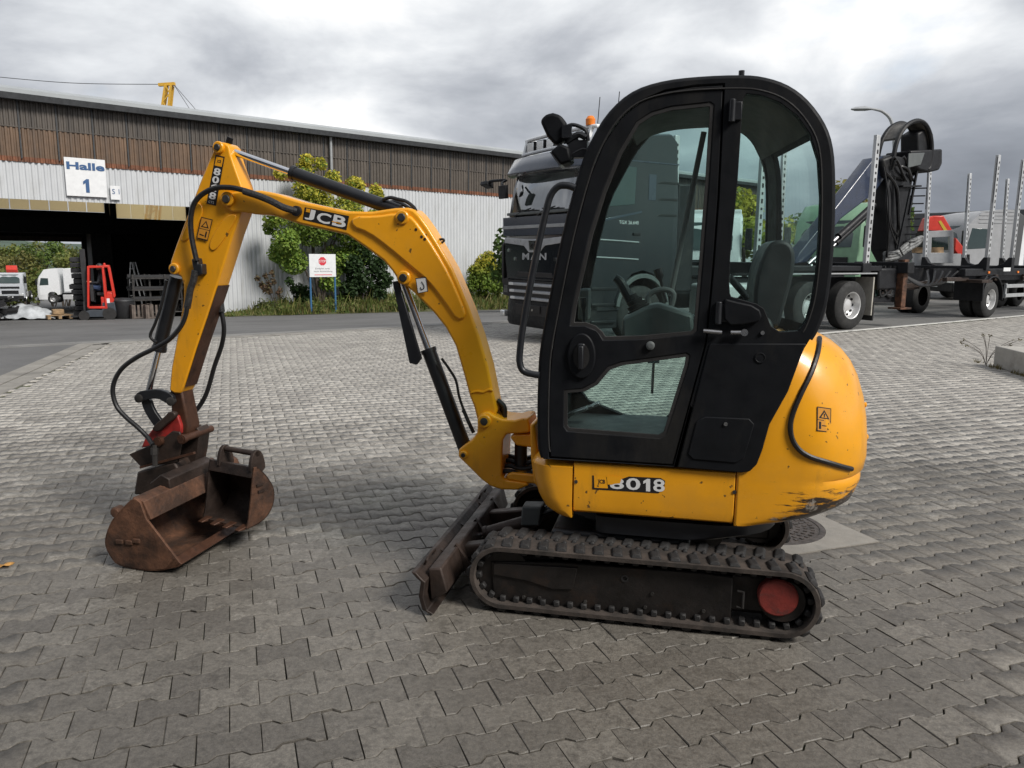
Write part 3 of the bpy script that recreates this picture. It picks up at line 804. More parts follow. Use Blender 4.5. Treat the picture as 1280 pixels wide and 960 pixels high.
# ---- dozer blade
def build_blade():
    HW = 0.67
    near = XF.loc(onz(531, 771)); x0 = float(near[0]); y0 = float(near[1])
    z1 = PX(522, 716, y0).z + .0
    # curved moldboard profile, front face hollow
    prof = [(x0 - .02, .015), (x0 + .012, .03), (x0 + .028, .09), (x0 + .018, .16), (x0 + .035, z1 * .86), (x0 + .062, z1)]
    back = [(p[0] - .022, p[1]) for p in prof[::-1]]
    b = B(); b.prism(prof + back, -HW, y0, XZ); bl = b.done("dozer_blade", M['rust_dark'], exc, bevel=.004)
    # rear box section and end gussets
    b = B(); b.prism([(x0 - .09, .10), (x0 - .01, .05), (x0 + .0, .2), (x0 - .06, .21)], -HW + .06, y0 - .05, XZ); b.done("back_beam", M['rust_dark'], bl, bevel=.008)
    for y in (-.36, .0, .36):
        b = B(); b.prism([(x0 - .13, .11), (x0, .04), (x0 + .03, z1 - .01), (x0 - .01, z1 - .03), (x0 - .05, .22)], y - .012, y + .012, XZ); b.done("gusset", M['rust_dark'], bl)
    for y in (y0 - .16, -.44):
        b = B(); b.tube([(x0 + .03, y - .06, z1), (x0 + .02, y - .055, z1 + .03), (x0 + .02, y + .055, z1 + .03), (x0 + .03, y + .06, z1)], .006, n=6, k=3); b.done("hook", M['rust_dark'], bl)
    # push arms and the lift ram
    for y in (-.25, .25):
        b = B(); b.bar((x0 - .04, y, .14), (.42, y * .9, .22), .07, .07); b.done("blade_arm", M['rust_dark'], exc, bevel=.01)
    p0 = XF.py(668, 650, .02); p1 = XF.py(596, 672, .02)
    c = cylinder("blade_ram", (p0[0], .02, p0[2]), (p1[0] + .02, .02, p1[2]), .8, .036, .018, M['rust_dark'])
    b = B(); q = PX(662, 645, .08); b.prism([(q.x - .05, q.z - .05), (q.x + .045, q.z - .055), (q.x + .04, q.z + .045), (q.x - .06, q.z + .05)], -.02, .08, XZ)
    br = b.done("ram_bracket", M['grey_trim'], exc, bevel=.008)
    for i in range(3):
        b = B(); b.tube([(q.x - .05, .05 - .03 * i, q.z), (q.x - .12, .05 - .04 * i, q.z + .03 + .01 * i), (q.x - .22, .03 - .05 * i, q.z + .02), (q.x - .34, .0 - .05 * i, q.z - .01)], .011); b.done("hose", M['hose'], exc)
    return bl
build_blade()

# ---- lower body
YB = 0.46
def rr_plan(xf, xr, hw, rf, rb, n=6):
    """rounded plan outline: front x, rear x, half width, front and rear corner radii (ellipse allowed as tuple)"""
    out = []
    def arc(cx, cy, rx, ry, a0):
        for i in range(n + 1):
            a = a0 + math.pi / 2 * i / n; out.append((cx + rx * math.cos(a), cy + ry * math.sin(a)))
    rfx, rfy = rf if isinstance(rf, tuple) else (rf, rf); rbx, rby = rb if isinstance(rb, tuple) else (rb, rb)
    arc(xf - rfx, hw - rfy, rfx, rfy, 0); arc(xr + rbx, hw - rby, rbx, rby, math.pi / 2)
    arc(xr + rbx, -hw + rby, rbx, rby, math.pi); arc(xf - rfx, -hw + rfy, rfx, rfy, 1.5 * math.pi)
    return out
def build_body():
    xs1 = PX(716, 610, YB).x; xs2 = PX(919, 625, YB).x
    zb1 = PX(716, 642, YB).z; zb2 = PX(918, 657, YB).z; zt = PX(800, 584, YB).z
    # front corner panel: rounded nose
    sil = [(716, 643), (697, 640), (684, 631), (676, 616), (671, 596), (668, 577)]
    rings = []
    zs = []
    for px, py in sil:
        p = PX(px, py, YB - .06); zs.append((p.x, p.z))
    for x, z in zs:
        pl = rr_plan(x + .015, xs1 - .25, YB - (.02 if z < zs[1][1] else 0), .10, .01, 5)
        rings.append([(max(u, xs1 + .003), v, z) for u, v in pl])
    x, z = zs[-1]; rings.append([(max(u, xs1 + .003) - .008, v * .98, z + .015) for u, v in rr_plan(x + .005, xs1 - .25, YB - .01, .1, .01, 5)])
    b = B(); b.rings(rings); b.done("front_panel", M['yellow'], exc, smooth=50)
    # side panels, near and far
    for s in (1, -1):
        zl = (zb1 + zb2) / 2
        b = B(); pr = [(YB - .10, zl + .02), (YB - .03, zl), (YB - .008, zl + .012), (YB, zl + .05), (YB, zt - .0), (YB - .015, zt + .005), (YB - .1, zt + .005)]
        b.rings([[(x, y * s, z) for y, z in pr] for x in (xs1 - .003, (xs1 + xs2) / 2, xs2 + .004)])
        sp = b.done("side_panel", M['yellow'], exc, bevel=.003)
        if s > 0:
            for q in ((720, 602), (918, 615)):
                p = PX(*q, YB); b = B(); b.cyl((p.x, YB - .004, p.z), (p.x, YB + .004, p.z), .008, n=10); b.done("screw", M['dark_steel'], sp)
    # counterweight: rings stacked in z; rear silhouette from the photograph
    sil = [(968, 658), (1004, 657), (1032, 652), (1052, 644), (1062, 634), (1068, 620), (1074, 604), (1075, 596), (1073, 587), (1079, 580), (1083, 565), (1084, 545), (1083, 520), (1080, 495), (1073, 467), (1065, 450), (1055, 437), (1043, 427), (1031, 420)]
    rings = []
    P = []
    for i, (px, py) in enumerate(sil):
        q = PX(px, py, 0.16); k = min(1, max(0, (i - 3) / 6)); q.z = PX(px, py, .43 - .27 * k).z; P.append(q)
    zmax = P[-1].z
    for i, p in enumerate(P):
        z = p.z
        t = max(0, (z - .80) / (zmax - .80)) if z > .8 else 0.0
        hw = YB + .004 - .03 * max(0, (.37 - z) / .05) - .06 * t ** 2.2
        rb = (.30 + .05 * t, .34) if i > 0 else (.2, .3)
        front = xs2 if z < zt - .0 else min(xs2, PX(925, 560, YB).x) 
        if z > zt: front = xs2 + (-0.10) * min(1, (z - zt) / .42)
        if z > zt + .30: front = xs2 - .14
        pl = rr_plan(front, min(p.x, front - .12), hw, .012, rb, 9)
        rings.append([(u, v, z) for u, v in pl])
    top = rings[-1]; c = np.mean(np.array(top), 0)
    rings.append([tuple((np.array(q) - c) * .82 + c + np.array([0, 0, .012])) for q in top])
    rings.append([tuple((np.array(q) - c) * .3 + c + np.array([0, 0, .02])) for q in top])
    b = B(); b.rings(rings); cw = b.done("counterweight", M['yellow_worn'], exc, smooth=40)
    md = cw.modifiers.new("edge", 'BEVEL'); md.width = .006; md.segments = 2; md.limit_method = 'ANGLE'; md.angle_limit = R(40)
    # dark belly under the rear
    b = B(); b.rings([[(u, v, z) for u, v in rr_plan(.2, -.60 + dz * 1.1, .40, .05, .28, 6)] for z, dz in ((.345, .12), (.375, .0), (.42, 0))]); b.done("belly_plate", M['black_paint'], exc)
    # rear lugs on the counterweight
    for q in ((1083, 505), (1085, 545)):
        p = PX(*q, 0.10); b = B(); b.lathe([(0, .013), (.006, .012), (.010, .005)], (p.x + .012, .12, p.z), (-1, .25, 0), 12); b.done("lug", M['yellow'], cw)
    # black rubber trim line over the flank
    tr = [(1024, 423), (1022, 440), (1014, 465), (1003, 488), (993, 511), (988, 530), (990, 548), (999, 562), (1013, 571), (1032, 577), (1052, 583), (1064, 586)]
    pts = []
    bv = cw.evaluated_get(bpy.context.evaluated_depsgraph_get())
    bpy.context.view_layer.update(); dg = bpy.context.evaluated_depsgraph_get(); ev = cw.evaluated_get(dg); inv = exc.matrix_world.inverted()
    o = inv @ Vector((0, 0, H))
    def hit(px, py):
        d = (inv.to_3x3() @ Vector(ray(px, py))).normalized()
        ok, loc, nn, _ = ev.ray_cast(o, d)
        return (loc + nn * .002) if ok else None
    pts = [h for h in (hit(*q) for q in catmull(tr, 3)) if h is not None]
    b = B(); b.tube(pts, .011, n=8, smooth=False); b.done("trim_strip", M['hose'], cw)
    # warning sticker
    def decal(px0, py0, px1, py1, skew=0):
        return [hit(px0, py0), hit(px1, py0 + skew), hit(px1, py1 + skew), hit(px0, py1)]
    q = [hit(1021, 508), hit(1038.5, 510.5), hit(1038.5, 540.5), hit(1020.5, 538.5)]
    if all(q):
        q = [Vector(v) for v in q]; nrm = (q[1] - q[0]).cross(q[3] - q[0]).normalized()
        if nrm.y < 0: nrm = -nrm
        def at(u, v, k=0.001): return q[0] + (q[1] - q[0]) * u + (q[3] - q[0]) * v + nrm * k
        def pb(pts, name, m, k, par):
            b = B(); b.poly([at(u, v, k) for u, v in pts]); return b.done(name, m, par, smooth=0)
        st = pb([(0, 0), (1, 0), (1, 1), (0, 1)], "warning_sticker", M['letter_black'], .001, cw)
        pb([(.06, .04), (.94, .04), (.94, .52), (.06, .52)], "warning_field", M['sticker'], .0016, st)
        pb([(.06, .55), (.94, .55), (.94, .96), (.06, .96)], "warning_field", M['sticker'], .0016, st)
        pb([(.5, .10), (.88, .46), (.12, .46)], "triangle", M['letter_black'], .0022, st)
        pb([(.5, .20), (.73, .42), (.27, .42)], "triangle_inside", M['sticker'], .0028, st)
        pb([(.46, .26), (.56, .26), (.53, .40), (.47, .40)], "bolt_mark", M['letter_black'], .0034, st)
        pb([(.14, .60), (.30, .60), (.30, .9), (.14, .9)], "machine_mark", M['letter_black'], .0022, st)
        pb([(.36, .73), (.68, .73), (.68, .77), (.36, .77)], "arrow_mark", M['letter_black'], .0022, st)
        pb([(.74, .62), (.84, .62), (.84, .9), (.74, .9)], "person_mark", M['letter_black'], .0022, st)
    return cw, hit
CW, CWHIT = build_body()

# ---- cab
def build_cab():
    YC = 0.475
    sil = [(677, 577), (672, 560), (671, 520), (672, 472), (674, 440), (682, 393), (702, 293), (723, 214), (740, 172), (761, 139), (790, 114), (827, 101), (873, 95), (927, 93),
           (957, 96), (986, 106), (1011, 125), (1032, 154), (1042, 184), (1045, 227), (1044, 293), (1040, 343), (1034, 382), (1024, 412), (1016, 426)]
    rear_low = [(1006, 442), (988, 490), (965, 531), (956, 563), (949, 582), (940, 592), (928, 594), (842, 587)]
    out = XZP(sil + rear_low, YC)
    top = catmull(XZP(sil, YC), 3)
    outer = top + XZP(rear_low, YC)
    cx = sum(p[0] for p in outer) / len(outer)
    # openings of the near side: door opening and quarter window
    door = [(686, 573), (684, 520), (685, 474), (688, 440), (695, 396), (715, 298), (736, 219), (753, 178), (774, 148), (801, 125), (832, 112), (870, 106), (906, 104),
            (904, 150), (899, 250), (893, 330), (884, 427), (842, 583)]
    door = XZP(door, YC)
    qwin = [(933, 117), (952, 119), (975, 128), (997, 145), (1013, 168), (1023, 200), (1026, 247), (1024, 300), (1021, 340), (1015, 377), (1008, 401), (998, 414), (975, 415), (964, 408), (955, 386), (946, 380), (914, 371), (911, 362), (913, 320), (922, 227), (927, 150), (929, 123)]
    qw = XZP(qwin, YC)
    b = B(); b.plate(inset(outer, .012), [door, qw], YC - .045, YC, XZ)
    fr = b.done("cab_side_frame", M['black_plastic'], exc, bevel=.006)
    # rounded outer edge rail
    rail = [(x, YC - .022, z) for x, z in inset(outer, .021)[:len(top)]]
    b = B(); b.tube(rail, .0225, n=12, smooth=False); b.done("edge_rail", M['black_plastic'], fr)
    # seam between the door line and the outer rail
    b = B(); b.tube([(x, YC - .002, z) for x, z in inset(outer, .05)[2:len(top) - 1]], .004, n=6, smooth=False); b.done("rail_seam", M['rubber'], fr)
    # quarter window glass with rubber
    def glazing(name, outl, y, parent, holes=()):
        b = B(); b.prism(inset(outl, -.008), y - .003, y + .003, XZ); g = b.done(name, M['cab_glass'], parent, smooth=0)
        return g
    glazing("quarter_window", qw, YC - .012, exc)
    # lower rear panel in front of the engine bay, with its hatch
    low = XZP([(886, 428), (1010, 428), (1003, 444), (986, 490), (963, 531), (954, 563), (947, 581), (938, 590), (926, 592), (845, 585)], YC)
    b = B(); b.prism(inset(low, .004), YC - .02, YC + .006, XZ); lp = b.done("lower_panel", M['black_plastic'], exc, bevel=.005)
    hatch = chaikin(XZP([(872, 520), (945, 523), (928, 579), (858, 573)], YC), 1, .12)
    b = B(); b.prism(hatch, YC - .01, YC + .011, XZ); h = b.done("access_hatch", M['black_plastic'], lp, bevel=.004)
    p = PX(907, 530, YC + .01); b = B(); b.cyl((p.x, YC, p.z), (p.x, YC + .016, p.z), .008, n=12); b.done("lock", M['steel'], h)
    p = PX(950, 447, YC); b = B(); b.lathe([(0, .022), (.009, .022), (.010, .018), (.008, .016)], (p.x, YC, p.z), (0, 1, 0), 20); b.done("filler_cap", M['black_plastic'], lp)
    # door with its two windows
    w1 = XZP([(713, 407), (716, 385), (720, 366), (737, 292), (754, 238), (774, 189), (796, 152), (815, 140), (840, 133), (888, 128), (892, 131), (886, 227), (878, 331), (871, 413), (866, 418), (800, 424), (754, 425), (750, 418), (742, 411), (731, 407)], YC)
    w2 = XZP([(705, 488), (729, 486), (744, 478), (753, 467), (760, 459), (777, 453), (858, 442), (862, 445), (860, 457), (833, 543), (824, 548), (709, 539), (705, 533)], YC)
    b = B(); b.plate(inset(door, .005), [w1, w2], YC - .035, YC - .004, XZ); d = b.done("cab_door", M['black_plastic'], exc, bevel=.006)
    for w, nm in ((w1, "door_window"), (w2, "lower_door_window")):
        b = B(); b.plate(inset(w, -.006), [inset(w, .014)], YC - .016, YC - .007, XZ); b.done("window_seal", M['rubber'], d, bevel=.003, seg=1)
        glazing(nm, w, YC - .016, d)
    # handle pod
    pod = [(PX(727, 445, YC).x + .052 * math.cos(a) * 1.15, PX(727, 445, YC).z + .072 * math.sin(a) * 1.35) for a in np.linspace(0, 2 * math.pi, 28, endpoint=False)]
    b = B(); b.prism([(x, z) for x, z in pod], YC - .004, YC + .010, XZ); hp = b.done("handle_recess", M['black_plastic'], d, bevel=.006)
    pc = PX(727, 445, YC); b = B(); b.prism([(pc.x + u * .034, pc.z + v * .055) for u, v in [(math.cos(a), math.sin(a)) for a in np.linspace(0, 2 * math.pi, 20, endpoint=False)]], YC + .008, YC + .012, XZ); b.done("recess_bowl", M['rubber'], hp)
    b = B(); b.box((pc.x, YC + .024, pc.z - .004), (.022, .022, .10)); b.box((pc.x, YC + .016, pc.z + .045), (.03, .016, .02)); b.done("door_handle", M['black_paint'], hp, bevel=.006)
    p = PX(813, 432, YC); b = B(); b.lathe([(0, .018), (.012, .018), (.016, .012), (.016, .006)], (p.x, YC - .004, p.z), (0, 1, 0), 16); b.done("door_lock", M['grey_trim'], d)
    b = B(); b.prism(XZP([(896, 108), (914, 108), (906, 250), (900, 330), (892, 426), (850, 585), (834, 585), (874, 426), (886, 330), (891, 250)], YC), YC - .06, YC - .038, XZ); b.done("pillar_seal", M['rubber'], exc)
    # hinges and the latch rod on the pillar
    for q, hgt in (((915, 139), .085), ((898, 391), .09)):
        p = PX(*q, YC); b = B(); b.cyl((p.x, YC + .012, p.z - hgt / 2), (p.x, YC + .012, p.z + hgt / 2), .013, n=12); b.box((p.x - .012, YC + .003, p.z), (.05, .012, hgt * .8)); b.done("hinge", M['black_paint'], exc, bevel=.003)
    lat = chaikin(XZP([(904, 372), (912, 375), (948, 383), (953, 400), (935, 405), (905, 407)], YC), 1)
    b = B(); b.prism(lat, YC, YC + .022, XZ); la = b.done("door_catch", M['black_plastic'], exc, bevel=.006)
    p0, p1 = PX(879, 413, YC), PX(902, 415, YC); b = B(); b.cyl((p0.x, YC + .02, p0.z), (p1.x, YC + .02, p1.z), .0085, n=10); b.done("latch_rod", M['steel'], la)
    p0, p1 = PX(913, 415, YC), PX(934, 415, YC); b = B(); b.cyl((p0.x, YC + .02, p0.z), (p1.x, YC + .02, p1.z), .0085, n=10); b.lathe([(0, .014), (.014, .014)], (PX(930, 415, YC).x, YC + .015, PX(930, 415, YC).z), (0, 1, 0), 14); b.done("latch_rod", M['steel'], la)
    p = PX(953, 416, YC); b = B(); b.cyl((p.x, YC, p.z), (p.x, YC + .008, p.z), .008, n=10); b.done("screw", M['steel'], la)
    # ---- far side: the same outline, its rear corner drawn in, with its own windows
    TAPER = .12
    def tp(x, y): return x + TAPER * min(max((-.22 - x) / .46, 0), 1) * min(max((.44 - y) / .88, 0), 1)
    YF = -YC
    FX = lambda px, py: (PX(px, py, YF).x, PX(px, py, YF).z)
    zt = max(p[1] for p in outer)
    fo = [(tp(x, YF), z) for x, z in inset(outer, .012)]
    xf = lambda z: float(np.interp(z, [p[1] for p in top[:27]], [p[0] for p in top[:27]]))
    zh = PX(850, 160, YF).z
    fw = [(xf(.78) - .07, .80), (xf(1.1) - .065, 1.1), (xf(1.6) - .065, 1.6), (xf(1.85) - .065, 1.85), (xf(zh - .12) - .09, zh - .12), FX(815, 168), FX(850, 160), FX(897, 158), FX(897, 300), FX(886, 415), FX(860, 470), FX(838, 520), FX(800, 525)]
    fw = chaikin(fw, 1, .15)
    rq = chaikin([FX(909, 150), FX(922, 158), FX(940, 178), FX(953, 205), FX(961, 245), FX(962, 300), FX(955, 330), FX(925, 372), FX(909, 372)], 1, .2)
    b = B(); b.plate(fo, [fw, rq], YF, YF + .045, XZ); ff = b.done("cab_side_frame", M['black_plastic'], exc, bevel=.006)
    b = B(); b.tube([(tp(x, YF), -y, z) for x, y, z in rail], .0225, n=10, smooth=False); b.done("edge_rail", M['black_plastic'], ff)
    glazing("side_window", fw, YF + .02, exc); glazing("quarter_window", rq, YF + .02, exc)
    # ---- skin between the sides: roof, rear and front strips following the outline
    inn = inset(outer, .010)[:len(top)]
    def skin(name, i0, i1, y0, y1, m, t=.02, parent=exc, single=False):
        seg = inn[i0:i1]; seg2 = inset(outer, .010 + t)[i0:i1]
        b = B()
        if single: b.rings([[(tp(a[0], y), y, a[1]) for y in (y0, (y0 + y1) / 2, y1)] for a in seg2], cap=False, closed=False)
        else: b.rings([[(tp(a[0], y0), y0, a[1]), (tp(a[0], y1), y1, a[1]), (tp(c[0], y1), y1, c[1]), (tp(c[0], y0), y0, c[1])] for a, c in zip(seg, seg2)])
        return b.done(name, m, parent, smooth=40)
    zs = [p[1] for p in inn]; itop = int(np.argmax(zs)); n = len(inn)
    def first(z, rng): return next(i for i in rng if zs[i] > z)
    iw_top = first(zt - .13, range(n)); iw_bot = first(1.02, range(n))
    ir_top = next(i for i in range(itop, n) if zs[i] < zt - .22); ir_bot = next(i for i in range(itop, n) if zs[i] < 1.30)
    skin("roof_panel", iw_top, ir_top + 1, -.44, .44, M['black_plastic'])
    skin("roof_lining", iw_top + 1, ir_top, -.43, .43, M['headliner'], .045)
    skin("rear_panel", ir_bot, n, -.44, .44, M['black_plastic'])
    for s in (1, -1):
        skin("rear_pillar", ir_top - 1, ir_bot + 1, (.39 if s > 0 else .27) * s, .44 * s, M['black_plastic'], .03)
        skin("front_pillar", iw_bot - 1, iw_top + 1, .41 * s, .44 * s, M['black_plastic'], .025)
    skin("rear_window", ir_top - 1, ir_bot + 1, -.40, .40, M['cab_glass'], .006, single=True)
    skin("windscreen", iw_bot - 1, iw_top + 1, -.42, .42, M['cab_glass'], .006, single=True)
    skin("front_lower_panel", 1, iw_bot, -.44, .44, M['black_plastic'])
    b = B(); b.prism(XZP([(905, 430), (905, 412), (960, 408), (975, 412), (978, 430)], .0), -.42, .40, XZ); b.done("engine_cover", M['black_plastic'], exc, bevel=.02)
    # ---- interior
    b = B(); b.box(((xf(.8) - .52), 0, .70), (1.0, .90, .03)); b.done("cab_floor", M['grey_trim'], exc)
    zc = .69
    sx = PX(945, 380, 0).x
    b = B()
    back = XZP([(940, 398), (936, 372), (941, 335), (954, 306), (967, 300), (981, 304), (987, 318), (984, 345), (974, 380), (966, 410)], 0)
    b.prism(chaikin(back, 1), -.20, .20, XZ); seat = b.done("seat_back", M['seat'], exc, bevel=.03, seg=3)
    b = B(); b.prism(chaikin(XZP([(890, 395), (895, 378), (940, 385), (962, 398), (960, 420), (895, 418)], 0), 1), -.22, .22, XZ); b.done("seat_cushion", M['seat'], exc, bevel=.03, seg=3)
    b = B(); b.box((sx - .0, 0, .82), (.42, .5, .24)); b.done("seat_base", M['black_plastic'], exc, bevel=.02)
    b = B(); b.prism(XZP([(913, 341), (930, 360), (938, 372), (932, 376), (911, 352)], .26), .22, .30, XZ); b.done("armrest", M['seat'], exc, bevel=.015)
    # left console with joystick
    con = XZP([(778, 424), (779, 396), (805, 383), (822, 378), (866, 392), (868, 424)], .26)
    b = B(); b.prism(con, .18, .34, XZ); cs = b.done("side_console", M['grey_trim'], exc, bevel=.015)
    pts = XZP([(794, 388), (790, 379), (783, 366), (776, 353), (769, 347)], .26)
    b = B(); b.tube([(x, .26, z) for x, z in pts], lambda t: .016 + .006 * math.sin(t * 3.1), n=10); b.done("joystick", M['black_paint'], cs)
    p0, p1 = PX(800, 390, .26), PX(788, 366, .26)
    b = B(); b.lathe([(0, .05), (.02, .052), (.022, .042), (.04, .044), (.042, .034), (.06, .036), (.062, .026), (.085, .02)], p0, (p1 - p0), 16); b.done("boot", M['rubber'], cs)
    con2 = XZP([(800, 424), (802, 392), (850, 388), (872, 396), (870, 424)], -.26)
    b = B(); b.prism(con2, -.34, -.18, XZ); c2 = b.done("side_console", M['grey_trim'], exc, bevel=.015)
    a, c = PX(833, 378, -.26), PX(822, 336, -.26)
    b = B(); b.tube([a, a.lerp(c, .5), c], lambda t: .008 if t < .72 else .022, n=10); b.done("control_lever", M['black_paint'], c2)
    # steering bar handle, monitor on the dash, travel levers
    pts = [PX(x, y, -.05) for x, y in ((812, 386), (810, 372), (818, 364), (832, 362), (842, 368), (838, 386))]
    b = B(); b.tube(pts, .014, n=10); b.done("grab_bar", M['grey_trim'], exc)
    q = PX(731, 380, -.3); b = B(); b.box((q.x, -.3, q.z), (.05, .14, .16)); b.done("dash_monitor", M['grey_trim'], exc, bevel=.01)
    for y in (.08, -.08):
        a, c = PX(730, 410, y), PX(729, 372, y); b = B(); b.tube([a, a.lerp(c, .6), c], lambda t: .008 if t < .6 else .017, n=10); b.done("travel_lever", M['black_paint'], exc)
    # gas strut and wiper across the far window
    a, c = PX(838, 370, -.38), PX(880, 165, -.38); b = B(); b.cyl(a, c, .014, n=10); b.done("gas_strut", M['grey_trim'], exc)
    a, c = PX(817, 452, .3), PX(815, 492, .3); b = B(); b.cyl(a, c, .006, n=8); b.box(a, (.05, .02, .012)); b.done("floor_lever", M['steel'], exc)
    # pedals seen through the low window
    for k in range(3):
        q = PX(722 + 8 * k, 514 - 3 * k, .1 - .12 * k); b = B(); b.box((q.x, q.y, q.z), (.10, .07, .015), Matrix.Rotation(.4, 3, 'Y')); b.done("pedal", M['steel'], exc, bevel=.004)
    # ---- grab handle, mirror, work lamp, roof aerial stud
    pts = [PX(x, y, .50) for x, y in ((719, 235), (709, 232), (698, 233), (689, 243), (683, 262), (668, 330), (655, 400), (650, 438), (650, 455), (656, 465), (674, 469))]
    b = B(); b.tube(pts, .0145, n=12, k=4); b.done("grab_handle", M['black_paint'], exc)
    ym = .36
    mo = XZP([(676, 152), (683, 144), (692, 142), (702, 145), (709, 155), (709, 171), (700, 180), (694, 182), (685, 172)], ym)
    b = B(); b.prism(mo, ym - .05, ym + .03, XZ); mi = b.done("wing_mirror", M['black_plastic'], exc, bevel=.014, seg=3)
    lo = XZP([(690, 191), (702, 181), (713, 186), (716, 203), (703, 208)], ym)
    b = B(); b.prism(lo, ym - .07, ym + .05, XZ); wl = b.done("work_lamp", M['black_plastic'], exc, bevel=.01)
    le = XZP([(689, 192), (701, 209), (704, 207), (692, 190)], ym); b = B(); b.prism(le, ym - .06, ym + .04, XZ); b.done("lens", M['steel'], wl)
    pts = [PX(x, y, ym) for x, y in ((707, 178), (716, 172), (724, 168), (733, 172))]; b = B(); b.tube(pts, .014, n=8)
    pts = [PX(x, y, ym) for x, y in ((706, 160), (714, 156), (724, 158), (733, 164), (735, 176))]; b.tube(pts, .008, n=8)
    q = PX(710, 166, ym); b.box((q.x, ym + .03, q.z), (.04, .02, .05)); b.box((PX(722, 186, ym).x, ym - .02, PX(722, 186, ym).z), (.08, .05, .07))
    pts = [PX(x, y, ym) for x, y in ((712, 196), (720, 190), (730, 186), (738, 190))]; b.tube(pts, .007, n=6)
    b.done("lamp_bracket", M['black_paint'], exc)
    p = PX(927, 91, .3); b = B(); b.cyl((p.x, .3, p.z - .01), (p.x, .3, p.z + .008), .012, n=10); b.done("roof_stud", M['black_paint'], exc)
build_cab()

def decals_side():
    y = YB + .0012
    def quad(pts, name, m, k, par=exc):
        b = B(); b.poly([(p.x, y + k, p.z) for p in (PX(a, c, YB) for a, c in pts)]); return b.done(name, m, par, smooth=0)
    # number decal on the side panel: black field, torn yellow corner square, white digits
    f = quad([(740.5, 594), (761, 597), (763, 604), (779, 598), (786, 595.5), (826, 597.5), (831.5, 601), (830, 611), (823, 616.5), (740.5, 611.5)], "number_decal", M['letter_black'], 0)
    quad([(742.5, 594), (758, 596.5), (760, 610.3), (743, 609.6)], "maker_mark", M['yellow'], .0006, f)
    def word(body, px0, py0, px1, py1, dy, nm="number_lettering", m=None, bold=.02):
        p = PX(px0, py1, YB); e = PX(px1, py1 + dy, YB); u = PX(px0, py0, YB)
        text(nm, body, (p.x, y + .0012, p.z), tuple(e - p), tuple(u - p), m or M['letter_white'], f, bold)
    word("8", 762.5, 597, 780, 610.8, .8); word("0", 782.5, 597, 800.5, 612, .8); word("1", 803.5, 598, 814, 613.6, .7); word("8", 816.5, 598.5, 831, 614.2, .7)
    b = B(); b.poly([(p.x, y + .0018, p.z) for p in (PX(a, c, YB) for a, c in [(758.5, 594.5), (777, 596), (776.5, 599.5), (775, 603.8), (769, 604.3), (764.5, 605.6), (759.5, 605.4)])]); b.done("torn_patch", M['yellow'], f, smooth=0)
    word("JCB", 747.5, 599, 756.5, 605.5, .5, "maker_lettering", M['letter_black'], .03)
decals_side()

